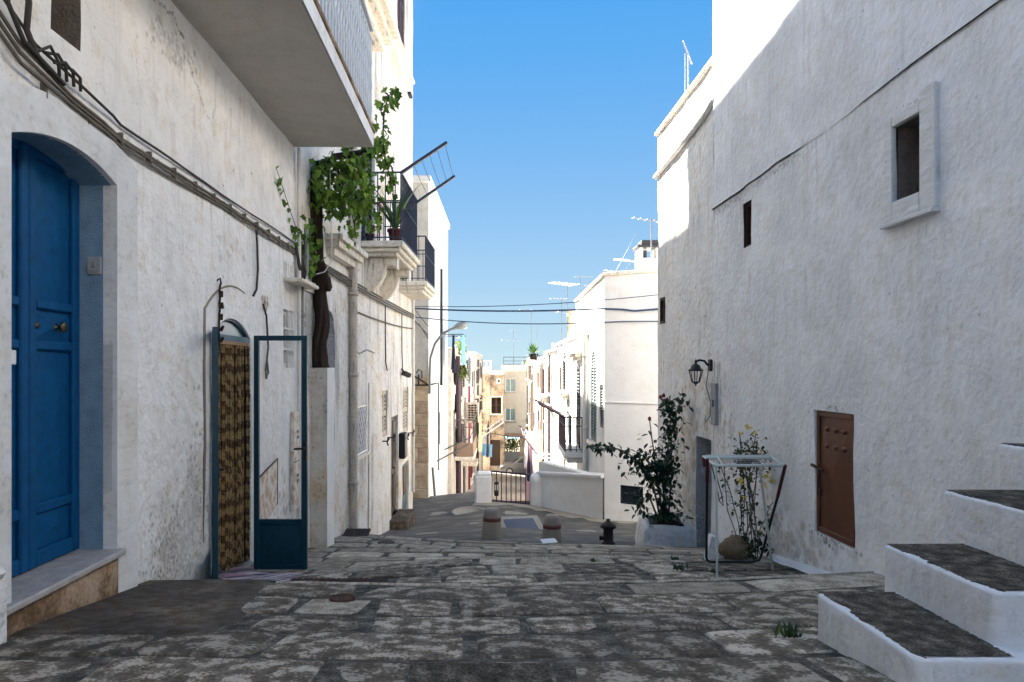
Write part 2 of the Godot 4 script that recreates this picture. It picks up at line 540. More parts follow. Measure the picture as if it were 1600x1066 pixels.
	mat("teal_pale", lin(0.035, 0.105, 0.16), 0.5, {"map": mott, "size": 0.7})
	mat("marble", lin(1.0, 0.97, 0.94), 0.45, {"map": marb, "size": 0.6})
	mat("plinth", Color.WHITE, 0.9, {"map": plinth, "size": 1.9, "bump": grain, "relief": 0.4})
	mat("ashlar_0", Color.WHITE, 0.95, {"map": ashl, "size": 2.1, "bump": bump, "relief": 1.5})
	mat("ashlar_1", lin(0.8, 0.78, 0.76), 0.95, {"map": ashl, "size": 1.7, "bump": bump, "relief": 1.5})
	mat("orange_wall", lin(0.85, 0.85, 0.85), 0.95, {"map": orange, "size": 9.0, "over": P1, "over_size": 3.0, "bump": bump, "relief": 1.0})
	mat("grey_wall", lin(0.5, 0.48, 0.44), 0.95, {"map": P1, "size": 7.0, "bump": grain, "relief": 0.3})
	mat("brown_hatch", lin(0.13, 0.04, 0.015), 0.5, {"map": mott, "size": 0.6})
	mat("brown_frame", lin(0.06, 0.018, 0.012), 0.6, {"map": mott, "size": 0.4})
	mat("iron", lin(0.025, 0.027, 0.032), 0.5, {"metal": 0.3})
	mat("rail_blue", lin(0.035, 0.04, 0.065), 0.5, {"metal": 0.2})
	mat("purple_iron", lin(0.055, 0.03, 0.05), 0.55)
	mat("rail_grey", lin(0.66, 0.68, 0.7), 0.45, {"map": mott, "size": 0.5})
	mat("rust_iron", lin(0.075, 0.04, 0.028), 0.85, {"map": rust, "size": 0.3})
	mat("hydrant", lin(0.035, 0.018, 0.016), 0.5, {"map": mott, "size": 0.2, "bump": grain, "relief": 0.2})
	mat("grate", lin(0.04, 0.03, 0.026), 0.7, {"map": rust, "size": 0.3})
	mat("plate_white", lin(0.7, 0.69, 0.66), 0.6, {"map": rust, "size": 0.9})
	mat("plastic_white", lin(0.75), 0.4)
	mat("plastic_grey", lin(0.3, 0.31, 0.31), 0.5)
	mat("black", lin(0.012), 0.5)
	mat("brass", lin(0.12, 0.09, 0.05), 0.35, {"metal": 0.9})
	mat("steel", lin(0.55, 0.57, 0.6), 0.35, {"metal": 0.8})
	mat("galvanised", lin(0.3, 0.33, 0.34), 0.6, {"metal": 0.3, "map": mott, "size": 0.3})
	mat("antenna", lin(0.16, 0.17, 0.2), 0.5, {"metal": 0.5})
	mat("antenna_pale", lin(0.7), 0.5)
	mat("pipe_pale", lin(0.6, 0.54, 0.47), 0.8, {"map": grime, "size": 0.9})
	mat("pipe_white", lin(0.76, 0.73, 0.68), 0.7, {"map": P1, "size": 1.1})
	mat("pipe_grey", lin(0.24, 0.26, 0.25), 0.6, {"map": mott, "size": 0.4})
	mat("cable", lin(0.06, 0.054, 0.048), 0.85, {"map": mott, "size": 0.15})
	mat("cable_pale", lin(0.17, 0.15, 0.12), 0.9, {"map": mott, "size": 0.2})
	mat("cable_blue", lin(0.045, 0.075, 0.16), 0.7)
	mat("rack_metal", lin(0.5, 0.55, 0.53), 0.5, {"metal": 0.2})
	mat("ledge_shade_grime", lin(0.07, 0.065, 0.06), 1.0)  # ledge underside: painted shade as well as grime
	mat("red_sleeve", lin(0.09, 0.012, 0.014), 0.5)
	mat("arch_stain", lin(0.3, 0.25, 0.2), 0.95, {"map": mott, "size": 0.3})
	mat("curtain", lin(0.21, 0.14, 0.065), 0.85, {"tint": true})
	mat("wood", lin(0.4, 0.24, 0.13), 0.7, {"map": wood, "size": 0.4})
	mat("dark_wood", lin(0.06, 0.035, 0.025), 0.6, {"map": wood, "size": 0.6})
	mat("shutter_pale", lin(0.52, 0.46, 0.36), 0.7, {"map": mott, "size": 0.5})
	mat("shutter_dark", lin(0.012, 0.022, 0.03), 0.5)
	mat("shutter_green", lin(0.045, 0.1, 0.1), 0.55)
	mat("shutter_purple", lin(0.05, 0.03, 0.05), 0.6)
	mat("bark", lin(0.085, 0.055, 0.04), 0.95, {"map": wood, "size": 0.35, "bump": brush, "relief": 3.0})
	mat("leaf", Color.WHITE, 0.5, {"tint": true, "back": Color(0.35, 0.45, 0.12), "spec": 0.35})
	mat("dark_leaf", Color.WHITE, 0.42, {"tint": true, "back": Color(0.12, 0.18, 0.06)})
	mat("stem", lin(0.07, 0.06, 0.035), 0.8)
	mat("flower", Color.WHITE, 0.6, {"tint": true, "back": Color(0.3, 0.3, 0.1)})
	mat("boulder", lin(0.6, 0.55, 0.5), 0.95, {"map": ashl, "size": 0.35, "bump": bump, "relief": 2.5})
	mat("bollard", lin(0.4, 0.34, 0.27), 0.92, {"map": mott, "size": 0.25, "bump": grain, "relief": 0.3})
	mat("red_band", lin(0.2, 0.06, 0.045), 0.6, {"map": mott, "size": 0.2})
	mat("red_paint", lin(0.24, 0.02, 0.022), 0.5)
	mat("pot", lin(0.09, 0.025, 0.022), 0.6)
	mat("glass", lin(0.7, 0.78, 0.8), 0.05, {"alpha": 0.06})
	mat("glass_dark", lin(0.03, 0.05, 0.06), 0.08, {"spec": 0.6})
	mat("dark_pane", lin(0.03, 0.035, 0.04), 0.6, {"spec": 0.15})
	mat("glass_teal", lin(0.1, 0.2, 0.22), 0.12, {"spec": 0.6})
	mat("glass_frost", lin(0.16, 0.24, 0.3), 0.35)
	mat("car_paint", lin(0.22, 0.235, 0.26), 0.3, {"metal": 0.6})
	M["car_paint"].clearcoat_enabled = true
	mat("rubber", lin(0.015), 0.8)
	mat("cloth_white", lin(0.72, 0.68, 0.72), 0.95, {"back": Color(0.2, 0.18, 0.2)})
	mat("cloth_pink", lin(0.7, 0.5, 0.58), 0.95, {"back": Color(0.2, 0.15, 0.17)})
	mat("cloth_tan", lin(0.55, 0.42, 0.24), 0.95)
	mat("cloth_blue", lin(0.2, 0.42, 0.6), 0.95, {"back": Color(0.1, 0.2, 0.28)})
	mat("cloth_navy", lin(0.02, 0.022, 0.05), 0.95)
	mat("rug", Color.WHITE, 0.95, {"tint": true})
	mat("terracotta", lin(0.34, 0.24, 0.18), 0.9, {"map": mott, "size": 0.5})
	mat("tank", lin(0.62), 0.5, {"map": mott, "size": 0.7})
	mat("awning", lin(0.64, 0.56, 0.45), 0.9)

func pl(pts: Array, x: float) -> float:   # straight pieces through [x, y] pairs
	if x <= pts[0][0]: return pts[0][1]
	for i in pts.size() - 1:
		if x <= pts[i + 1][0]: return lerpf(pts[i][1], pts[i + 1][1], (x - pts[i][0]) / (pts[i + 1][0] - pts[i][0]))
	return pts[-1][1]

# ---- the lie of the land: three paved terraces, then the road ----
func edge(k: int, X: float) -> float:
	if k == 0: return pl([[-2.3, 4.38], [-1.27, 4.36], [0.0, 4.25], [1.49, 4.45], [2.7, 4.74]], X)
	if k == 1: return pl([[-2.3, 6.3], [0.0, 6.45], [2.7, 6.5]], X)
	return pl([[-2.06, 10.5], [0.0, 9.2], [2.65, 8.3], [3.4, 8.1]], X)

func terrace(k: int, X: float, d: float) -> float:   # height of terrace k
	var w := clampf(-X / 2.0, 0.0, 1.0)
	if k == 0: return -(0.769 + 0.128 * d) if d > 2.4 else -(1.076 - (2.4 - d) * 0.03)
	if k == 1: return -lerpf(1.46 + 0.13 * (d - 4.3), 1.49 + 0.178 * (d - 4.36), w)
	if k == 2: return -lerpf(1.80 + 0.17 * (d - 6.48), 1.87 + 0.146 * (d - 6.5), w)
	return -pl([[8.0, 2.18], [9.2, 2.37], [10.5, 2.55], [15.0, 3.2], [18.0, 3.44], [20.5, 3.63], [28.0, 4.0]], d) - clampf(-X / 1.5, 0.0, 1.0) * 0.16 * clampf((d - 9.0) / 4.0, 0.0, 1.0) - clampf((X - 0.6) / 1.0, 0.0, 1.0) * 0.06

func ground_at(X: float, d: float) -> float:
	for k in 3:
		if d <= edge(k, X): return terrace(k, X, d)
	return terrace(3, X, d)

func sheet(b: B, k: int, x0: float, x1: float, near: Callable, far: Callable, nx: int, nz: int, drop: float):
	b.smooth()
	var P := func(i: int, j: int) -> Vector3:
		var X := lerpf(x0, x1, float(i) / nx)
		var d := lerpf(near.call(X), far.call(X), float(j) / nz)
		return Vector3(X, terrace(k, X, d) - drop + 0.008 * wob.get_noise_2d(X * 70, d * 70), -d)
	for i in nx:
		for j in nz:
			b.quad(P.call(i, j), P.call(i + 1, j), P.call(i + 1, j + 1), P.call(i, j + 1))
	b.flat()
	for i in nx:
		var a: Vector3 = P.call(i, nz)
		var c: Vector3 = P.call(i + 1, nz)
		b.quad(c, a, a + Vector3(0, -0.4, 0), c + Vector3(0, -0.4, 0))

func paving():
	var ground := Node3D.new()
	ground.name = "pavement"
	add_child(ground)
	ground.set_meta("kind", "structure")
	var b := B.new()
	sheet(b, 0, -2.4, 2.9, func(_x): return -3.0, func(x): return edge(0, x) - 0.02, 24, 30, 0.007)
	sheet(b, 1, -2.4, 2.9, func(x): return edge(0, x) - 0.05, func(x): return edge(1, x) - 0.02, 24, 14, 0.009)
	sheet(b, 2, -2.4, 3.4, func(x): return edge(1, x) - 0.05, func(x): return edge(2, x) - 0.02, 24, 16, 0.009)
	obj("mortar_bed", b, M.mortar, ground)
	var r := RandomNumberGenerator.new()
	r.seed = 4
	var rows := [9, 5, 7]
	for k in 3:
		var A := func(x: float) -> float: return 0.7 if k == 0 else edge(k - 1, x)
		var ts := [0.0]
		for i in range(1, rows[k]): ts.append((i + r.randf_range(-0.22, 0.22)) / rows[k])
		ts.append(1.0)
		for i in rows[k]:
			var x := -2.05 - r.randf() * 0.3
			while x < 2.66:
				var w := r.randf_range(0.34, 0.95)
				var xe := minf(x + w, 2.68)
				if 2.68 - xe < 0.25: xe = 2.68
				var xa := maxf(x, -2.06)
				x += xe - x
				if xe - xa < 0.1: continue
				var xm := (xa + xe) / 2
				var dm: float = lerpf(A.call(xm), edge(k, xm), (ts[i] + ts[i + 1]) / 2)
				if k == 0 and xe < -1.0 and dm > 2.95: continue
				if k == 0 and xm > 1.7 and dm < 2.9 and dm > 2.3: continue
				# an eight-cornered slab with a worn rim
				var gap := r.randf_range(0.01, 0.035)
				var lift := r.randf_range(-0.006, 0.007)
				var tilt := Vector2(r.randf_range(-0.008, 0.008), r.randf_range(-0.01, 0.01))
				var ring := []
				var t0: float = ts[i]
				var t1: float = ts[i + 1]
				for c in [[0, 0, 1, 0], [1, 0, 0, 1], [1, 1, -1, 0], [0, 1, 0, -1]]:
					for e in 2:
						var cut := r.randf_range(0.02, 0.07)
						var X := lerpf(xa, xe, c[0]) + (gap if c[0] == 0 else -gap)
						var tt := lerpf(t0, t1, c[1])
						var D: float = lerpf(A.call(X), edge(k, X), tt) + (gap if c[1] == 0 else -gap)
						if e == 0:
							X -= 0.0
							if c[2] != 0: D += (cut if c[1] == 0 else -cut)
							else: X += (cut if c[0] == 0 else -cut)
						else:
							if c[2] != 0: X += (cut if c[0] == 0 else -cut)
							else: D += (cut if c[1] == 0 else -cut)
						X += r.randf_range(-0.02, 0.02)
						D += r.randf_range(-0.015, 0.015)
						ring.append(Vector2(X, D))
				var cen := Vector2.ZERO
				for p in ring: cen += p / 8.0
				var s := B.new()
				var top := []
				var rim := []
				var foot := []
				for p in ring:
					var y: float = terrace(k, p.x, p.y) + lift + (p.x - cen.x) * tilt.x + (p.y - cen.y) * tilt.y
					var inn: Vector2 = p + (cen - p).normalized() * 0.016
					top.append(Vector3(inn.x, y, -inn.y))
					rim.append(Vector3(p.x, y - 0.008, -p.y))
					foot.append(Vector3(p.x, y - (0.13 if t1 == 1.0 else 0.05), -p.y))
				var mid := Vector3(cen.x, terrace(k, cen.x, cen.y) + lift + 0.003, -cen.y)
				for j in 8:
					var n := (j + 1) % 8
					s.out(mid, top[j], top[n], mid - Vector3(0, 1, 0))
					s.out(top[j], rim[j], rim[n], mid - Vector3(0, 0.5, 0)); s.out(top[j], rim[n], top[n], mid - Vector3(0, 0.5, 0))
				s.flat()
				for j in 8:
					var n := (j + 1) % 8
					s.out(rim[j], foot[j], foot[n], mid); s.out(rim[j], foot[n], rim[n], mid)
				obj("stone", s, M[("pale_stone_%d" if k == 2 or (k == 1 and r.randf() < 0.3) or (k == 0 and r.randf() < (0.3 if i == rows[0] - 1 else 0.07)) else "stone_%d") % r.randi_range(0, 4)], ground)
	# the smooth cement apron before the curtain door
	var poly := PackedVector2Array([Vector2(-2.06, 2.95), Vector2(-1.6, 2.98), Vector2(-1.16, 3.1), Vector2(-1.13, 3.5), Vector2(-1.2, 3.9), Vector2(-1.22, 4.2), Vector2(-1.27, 4.37), Vector2(-1.7, 4.375), Vector2(-2.06, 4.38)])
	b = B.new()
	b.smooth()
	var n := 12
	for i in n:
		for j in n:
			var P := func(a: int, c: int) -> Vector3:
				var d := lerpf(2.95, 4.375, float(c) / n)
				var xr := pl([[2.95, -1.5], [3.1, -1.16], [3.5, -1.13], [3.9, -1.2], [4.38, -1.27]], d) + 0.03 * wob.get_noise_2d(d * 300, 3)
				var X := lerpf(-2.06, xr, float(a) / n)
				return Vector3(X, terrace(0, X, d) + 0.012 + 0.006 * wob.get_noise_2d(X * 90, d * 90) - (0.03 if a == n or c == 0 else 0.0), -d)
			b.quad(P.call(i, j), P.call(i + 1, j), P.call(i + 1, j + 1), P.call(i, j + 1))
	b.flat()
	b.quad(Vector3(-1.27, terrace(0, -1.27, 4.375) + 0.008, -4.375), Vector3(-2.06, terrace(0, -2, 4.375) + 0.008, -4.375), Vector3(-2.06, -1.7, -4.375), Vector3(-1.27, -1.7, -4.375))
	obj("cement_apron", b, M.concrete, ground)
	# the worn pale nosings of the terraces
	for k in 2:
		b = B.new()
		b.smooth()
		var m := 60
		for j in m:
			var row := func(jj: int) -> Array:
				var X := lerpf(-1.24 if k == 0 else -0.6, 2.64, float(jj) / m)
				var d := edge(k, X) + 0.012 * wob.get_noise_1d(X * 200.0)
				var w := (0.018 + 0.022 * absf(wob.get_noise_1d(X * 90.0 + 55.0))) * (1.0 if k == 0 else 1.6)
				var y := terrace(k, X, d) + 0.011 + 0.005 * wob.get_noise_1d(X * 300.0)
				return [Vector3(X, y - 0.012, -(d - w)), Vector3(X, y, -(d - w * 0.6)), Vector3(X, y - 0.003, -d), Vector3(X, y - 0.14, -(d + 0.012))]
			var a: Array = row.call(j)
			var c: Array = row.call(j + 1)
			for i in 3: b.quad(a[i], c[i], c[i + 1], a[i + 1])
		obj("nosing", b, M.pale_stone_4 if k == 0 else M.pale_stone_2, ground)
	# a square lid let into the slabs
	b = B.new()
	b.box(Vector3(0.0, terrace(0, 0, 2.46) + 0.004, -2.46), Vector3(0.5, 0.03, 0.14), 0.006, Basis(Vector3.RIGHT, 0.12))
	obj("stone_lid", b, M.tread, ground)

func road():
	var b := B.new()
	sheet(b, 3, -3.0, 7.5, func(x): return edge(2, x) - 0.1, func(_x): return 18.3, 40, 26, 0.0)
	struct("road", b, M.asphalt)
	b = B.new()
	sheet(b, 3, -14.0, -0.12, func(_x): return 17.4, func(_x): return 20.9, 30, 8, 0.006)
	b.quad(Vector3(-0.12, terrace(3, -0.12, 17.4) - 0.006, -17.4), Vector3(-0.12, terrace(3, -0.12, 20.9) - 0.006, -20.9), Vector3(-0.12, -5.2, -20.9), Vector3(-0.12, -5.2, -17.4))
	struct("side_street", b, M.asphalt)
	# pale worn patches and the strip of old paving along the parapet
	var r := RandomNumberGenerator.new()
	r.seed = 8
	var P := B.new()
	for s in [[-0.9, 12.2, 0.2], [-0.1, 13.6, 0.16], [0.75, 15.9, 0.3], [-1.0, 16.6, 0.25], [1.9, 12.5, 0.2]]:
		var c := []
		for k in 14:
			var a := TAU * k / 14
			var rr: float = s[2] * r.randf_range(0.6, 1.15)
			var X: float = s[0] + cos(a) * rr
			var d: float = s[1] + sin(a) * rr * 1.3
			c.append(Vector3(X, terrace(3, X, d) + 0.006, -d))
		var m := Vector3(s[0], terrace(3, s[0], s[1]) + 0.007, -s[1])
		for k in 14: P.tri(m, c[k], c[(k + 1) % 14])
	struct("road_patches", P, M.patch)
	P = B.new()
	for k in 26:
		var p0 := _strip(k / 26.0)
		var p1 := _strip((k + 1) / 26.0)
		var w0 := r.randf_range(0.28, 0.6)
		P.quad(p0[0], p0[1], p1[1], p1[0])
	struct("pavement_strip", P, M.pave_pale)
	# the lower street falls away beyond the gate
	b = B.new()
	b.smooth()
	var Q := func(d: float, X: float) -> Vector3: return Vector3(X, lower(d), -d)
	var ds := [18.35, 19, 20, 20.9, 22, 23, 24, 26, 30, 36, 44, 52, 60, 62, 64, 66, 70]
	for i in ds.size() - 1:
		var xl := -0.13 if ds[i] < 20.9 else -2.2
		b.quad(Q.call(ds[i], xl), Q.call(ds[i], 6.5), Q.call(ds[i + 1], 6.5), Q.call(ds[i + 1], xl))
	struct("lower_street", b, M.pave_pale)
	b = B.new()
	b.quad(Vector3(-14, lower(55) + 0.03, -55), Vector3(16, lower(55) + 0.03, -55), Vector3(16, lower(66) + 0.12, -66), Vector3(-14, lower(66) + 0.12, -66))
	struct("cross_street", b, M.pave_pale)
	b = B.new()
	b.smooth()
	var zs := [[-40, -2.0], [-3, -2.0], [4, -2.2], [10, -3.4], [18, -5.2], [26, -6.2], [60, -10.2], [72, -11.5], [140, -26], [420, -50], [900, -80]]
	for i in zs.size() - 1:
		b.quad(Vector3(-500, zs[i][1], -zs[i][0]), Vector3(500, zs[i][1], -zs[i][0]), Vector3(500, zs[i + 1][1], -zs[i + 1][0]), Vector3(-500, zs[i + 1][1], -zs[i + 1][0]))
	struct("terrain", b, M.earth)
	b = B.new()
	b.quad(Vector3(-16000, -62, -600), Vector3(16000, -62, -600), Vector3(16000, -62, -16000), Vector3(-16000, -62, -16000))
	struct("sea", b, M.sea)

func _strip(t: float) -> Array:
	# along the foot of the parapet and of the corner house
	var X := pl([[0.0, -0.1], [0.18, 1.3], [0.55, 2.6], [1.0, 3.7]], t)
	var d := pl([[0.0, 18.0], [0.18, 17.6], [0.55, 15.1], [1.0, 14.2]], t)
	var w := 0.55 + 0.18 * sin(t * 37.0) + 0.1 * sin(t * 91.0)
	var a := Vector3(X - 0.2 * w, 0, -(d - w))
	var c := Vector3(X + 0.05, 0, -(d + 0.05))
	a.y = terrace(3, a.x, -a.z) + 0.012
	c.y = terrace(3, c.x, -c.z) + 0.012
	return [a, c]

func lower(d: float) -> float:
	return -pl([[18.3, 3.46], [19.0, 3.6], [24.0, 4.95], [30.0, 5.65], [45.0, 7.4], [62.0, 9.45], [70.0, 9.9]], d)

# ---- pieces that many houses share ----
func cased_window(parent: Node3D, f: Frame, u0: float, u1: float, v0: float, v1: float, n: float, fm: Material, gm: Material, bars_u := 1, bars_v := 0):
	var b := B.new()
	var w := 0.05
	fbox(b, f, u0, u0 + w, v0, v1, n - 0.05, n)
	fbox(b, f, u1 - w, u1, v0, v1, n - 0.05, n)
	fbox(b, f, u0 + w, u1 - w, v0, v0 + w, n - 0.05, n)
	fbox(b, f, u0 + w, u1 - w, v1 - w, v1, n - 0.05, n)
	for i in bars_u:
		var c := lerpf(u0, u1, (i + 1.0) / (bars_u + 1))
		fbox(b, f, c - 0.03, c + 0.03, v0 + w, v1 - w, n - 0.045, n - 0.003)
	for i in bars_v:
		var c := lerpf(v0, v1, (i + 1.0) / (bars_v + 1))
		fbox(b, f, u0 + w, u1 - w, c - 0.015, c + 0.015, n - 0.04, n - 0.006)
	var o := obj("window", b, fm, parent)
	b = B.new()
	fbox(b, f, u0 + 0.02, u1 - 0.02, v0 + 0.02, v1 - 0.02, n - 0.04, n - 0.03)
	obj("pane", b, gm, o)

func shutter(parent: Node3D, f: Frame, u0: float, u1: float, v0: float, v1: float, n: float, fm: Material, pitch := 0.07, leaves := 2):
	# louvred leaves: a frame of stiles and rails, and slats that lean outward
	var b := B.new()
	var s := B.new()
	var lw := (u1 - u0) / leaves
	for l in leaves:
		var a := u0 + l * lw + 0.004
		var c := a + lw - 0.008
		var w := minf(0.07, lw * 0.18)
		fbox(b, f, a, a + w, v0, v1, n - 0.04, n)
		fbox(b, f, c - w, c, v0, v1, n - 0.04, n)
		for y in [v0, (v0 + v1) / 2 - 0.04, v1 - 0.08]: fbox(b, f, a + w, c - w, y, y + 0.08, n - 0.04, n)
		var y := v0 + 0.1
		while y < v1 - 0.1:
			s.box(f.p((a + c) / 2, y, n - 0.02), Vector3((c - a - 2 * w) * f.U.length(), pitch * 0.62, 0.012), 0.0, f.bas() * Basis(Vector3.RIGHT, -0.75))
			y += pitch
	var o := obj("shutter", b, fm, parent)
	stuff(obj("slats", s, fm, o))

func railing(parent: Node3D, pts: Array, h: float, gap: float, w: float, m: Material, mids := []):
	# a railing through the points of its foot: rails and single balusters
	var b := B.new()
	var up := Vector3(0, h, 0)
	for i in pts.size() - 1:
		b.bar(pts[i] + up, pts[i + 1] + up, w * 2.0, w * 1.4)
		b.bar(pts[i] + Vector3(0, 0.06, 0), pts[i + 1] + Vector3(0, 0.06, 0), w * 1.4, w * 1.1)
		for y in mids: b.bar(pts[i] + Vector3(0, h * y, 0), pts[i + 1] + Vector3(0, h * y, 0), w * 1.2, w)
	var o := obj("railing", b, m, parent)
	var one := B.new()
	one.bar(Vector3.ZERO, up, w)
	var me := one.mesh()
	for i in pts.size() - 1:
		var n := maxi(1, int(pts[i].distance_to(pts[i + 1]) / gap))
		for k in n + (1 if i == pts.size() - 2 else 0):
			var x := put("baluster", me, m, o)
			x.position = pts[i].lerp(pts[i + 1], float(k) / n)
	return o

func antenna(at: Vector3, h: float, label: String, booms: Array, pale := false, turn := 0.0):
	# a mast with booms: [height share, length, elements, element length, yaw, tilt]
	var t := thing("television_antenna", label, "antenna", at, "aerials on the roofs")
	var b := B.new()
	b.tube([at + Vector3(0, -0.1, 0), at + Vector3(0, h, 0)], 0.016, 5)
	obj("mast", b, M.antenna, t)
	for k in booms:
		b = B.new()
		var c := at + Vector3(0, h * k[0], 0)
		var dir := Vector3(cos(k[4]), sin(k[5]), sin(k[4])).normalized()
		var side := dir.cross(Vector3.UP).normalized()
		b.tube([c - dir * k[1] * 0.3, c + dir * k[1] * 0.7], 0.011, 4)
		for e in int(k[2]):
			var p: Vector3 = c + dir * k[1] * (float(e) / maxf(k[2] - 1, 1) - 0.3)
			var l: float = k[3] * (1.0 - 0.4 * e / k[2])
			b.tube([p - side * l / 2, p + side * l / 2], 0.006, 4)
		obj("boom", b, M.antenna_pale if pale else M.antenna, t)
	return t

func pipe(called: String, label: String, category: String, pts: Array, r: float, m: Material, collars := [], group := "") -> Node3D:
	var t := thing(called, label, category, pts[0], group)
	var b := B.new()
	b.tube(pts, r, 8)
	obj("tube", b, m, t)
	for c in collars:
		b = B.new()
		b.lathe(c, [Vector2(r * 1.02, -0.03), Vector2(r * 1.3, -0.03), Vector2(r * 1.3, 0.03), Vector2(r * 1.02, 0.03)], 8)
		obj("collar", b, m, t)
	return t

func line(called: String, label: String, category: String, runs: Array, r: float, m: Material, group := "") -> MeshInstance3D:
	var b := B.new()
	for pts in runs: b.tube(pts, r, 5)
	return tag(obj(called, b, m), label, category, group)

func sag(a: Vector3, c: Vector3, s: float, n := 12) -> Array:
	var o := []
	for i in n + 1:
		var t := float(i) / n
		o.append(a.lerp(c, t) - Vector3(0, s * 4.0 * t * (1.0 - t), 0))
	return o

func cornice(parent: Node3D, f: Frame, u0: float, u1: float, v: float, h: float, n: float, m: Material, called := "cornice"):
	# a moulded ledge: steps that come forward as they rise
	var b := B.new()
	fbox(b, f, u0, u1, v - h * 0.30, v, 0.0, n, 0.006)
	fbox(b, f, u0 + n * 0.2, u1 - n * 0.2, v - h * 0.62, v - h * 0.302, 0.0, n * 0.75, 0.006)
	fbox(b, f, u0 + n * 0.4, u1 - n * 0.4, v - h, v - h * 0.622, 0.0, n * 0.45, 0.006)
	obj(called, b, m, parent)

# ---- left side ----
func left_house():
	var f := Frame.new(Vector3(-2.06, 0, 0), Vector3(0, 0, -1), Vector3(1, 0, 0))
	var t := thing("white_house", "stained white house with the blue arched door and wavy railed balcony", "house", Vector3(-2.06, -1.3, -4))
	# its stains
	var D := Dirt.new(1024, 1.5, 7.9, -2.4, 3.6, 21)
	D.patch(4.72, 2.15, 0.35, 0.12, 120, 0.45, 0.1, 0.03)
	D.crack(4.45, 2.32, 0.5, -0.12, 90, 0.9, 0.008)
	D.crack(4.95, 2.2, 0.4, -0.28, 80, 0.85, 0.008)
	D.crack(5.49, 2.1, -0.02, -0.34, 50, 0.9)
	D.crack(5.4, 2.3, 1.9, 0.02, 160, 0.35)
	D.crack(4.25, 2.15, -0.05, -0.6, 70, 0.5, 0.004)
	D.crack(4.3, 1.0, 0.1, -1.2, 110, 0.3, 0.004)
	D.patch(5.8, 1.02, 0.35, 0.15, 60, 0.2, 0.8, 0.035)
	D.patch(6.75, 0.62, 0.1, 0.08, 40, 0.7, 1.0, 0.04)
	D.patch(4.75, -1.2, 0.35, 0.3, 800, 0.6, 0.4, 0.022)
	D.patch(4.75, -1.2, 0.4, 0.35, 60, 0.25, 0.3, 0.12)
	D.patch(5.1, -0.95, 0.2, 0.4, 500, 0.6, 0.3, 0.016)
	D.patch(5.05, -1.0, 0.2, 0.35, 40, 0.25, 0.3, 0.1)
	D.crack(4.95, -0.8, 0.05, -0.6, 90, 0.8)
	D.crack(4.3, -1.0, 0.9, 0.05, 120, 0.3)
	D.patch(4.5, -1.42, 0.5, 0.08, 500, 0.5, 0.7, 0.02)
	D.patch(5.1, -0.8, 0.16, 0.5, 90, 0.5, 0.2, 0.03)
	D.patch(7.5, -1.6, 0.6, 0.4, 160, 0.4, 0.6, 0.05)
	D.patch(2.6, 1.8, 0.8, 0.5, 60, 0.3, 0.3, 0.05)
	for i in 46: D.drip(D.r.randf_range(3.6, 7.8), 1.33, D.r.randf_range(0.1, 0.7), 0.02, D.r.randf_range(0.1, 0.4), D.r.randf_range(0.0, 0.4))
	for i in 30: D.drip(D.r.randf_range(4.2, 7.8), D.r.randf_range(1.6, 2.4), D.r.randf_range(0.2, 0.8), 0.03, D.r.randf_range(0.06, 0.2), 0.1)
	for i in 70: D.dot(D.r.randf_range(2.5, 7.9), D.r.randf_range(-1.5, 2.4), D.r.randf_range(0.006, 0.018), D.r.randf_range(0.3, 0.8), 0.4)
	for i in 20: D.drip(D.r.randf_range(7.3, 7.9), 1.1, D.r.randf_range(0.4, 1.0), 0.03, 0.3, 0.3)
	mat("left_plaster", lin(0.9, 0.885, 0.865), 0.93, {"map": M.tex_p1, "size": 2.6, "dirt": D.texture(3), "bump": M.tex_bump, "relief": 1.2})
	var blue := B.new()
	var old := B.new()
	var b := B.new()
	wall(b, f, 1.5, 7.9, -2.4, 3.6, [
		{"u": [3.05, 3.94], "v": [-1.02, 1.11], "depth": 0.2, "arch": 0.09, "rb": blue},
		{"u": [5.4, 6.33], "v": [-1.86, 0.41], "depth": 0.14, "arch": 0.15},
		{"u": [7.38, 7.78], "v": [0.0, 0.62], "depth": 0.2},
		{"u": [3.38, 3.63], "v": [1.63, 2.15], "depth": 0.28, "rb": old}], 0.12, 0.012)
	obj("wall", b, M.left_plaster, t)
	b = B.new()
	wall(b, f, -6.0, 1.5, -2.4, 6.5, [], 0.8, 0.01)
	wall(b, f, 1.5, 7.9, 3.6, 6.5, [], 0.8, 0.01)
	shell(b, f, -6.0, 7.9, -2.4, 6.5, 7.0)
	obj("roof", b, M.white, t)
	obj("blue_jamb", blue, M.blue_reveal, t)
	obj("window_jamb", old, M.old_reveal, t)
	b = B.new()
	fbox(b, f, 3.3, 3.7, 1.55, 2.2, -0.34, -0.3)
	obj("window_board", b, M.dark_backing, t)
	# plaster surround, a raised band that follows the arch
	b = B.new()
	var arc := func(half: float, spring: float, rise: float, x: float) -> float:
		var R := (half * half + rise * rise) / (2 * rise)
		return spring + rise - R + sqrt(maxf(R * R - x * x, 0.0))
	var n := 48
	for i in n:
		var x0 := lerpf(-0.68, 0.68, float(i) / n)
		var x1 := lerpf(-0.68, 0.68, float(i + 1) / n)
		var c := 3.495
		var inn := func(x: float) -> float: return arc.call(0.445, 1.02, 0.09, clampf(x, -0.445, 0.445))
		var a := f.p(c + x0, inn.call(x0), 0.03)
		var e := f.p(c + x1, inn.call(x1), 0.03)
		var g := f.p(c + x1, arc.call(0.68, 1.17, 0.13, x1), 0.03)
		var h := f.p(c + x0, arc.call(0.68, 1.17, 0.13, x0), 0.03)
		b.quad(a, e, g, h)
		b.quad(h, g, g - f.N * 0.05, h - f.N * 0.05)
		b.quad(a - f.N * 0.05, e - f.N * 0.05, e, a)
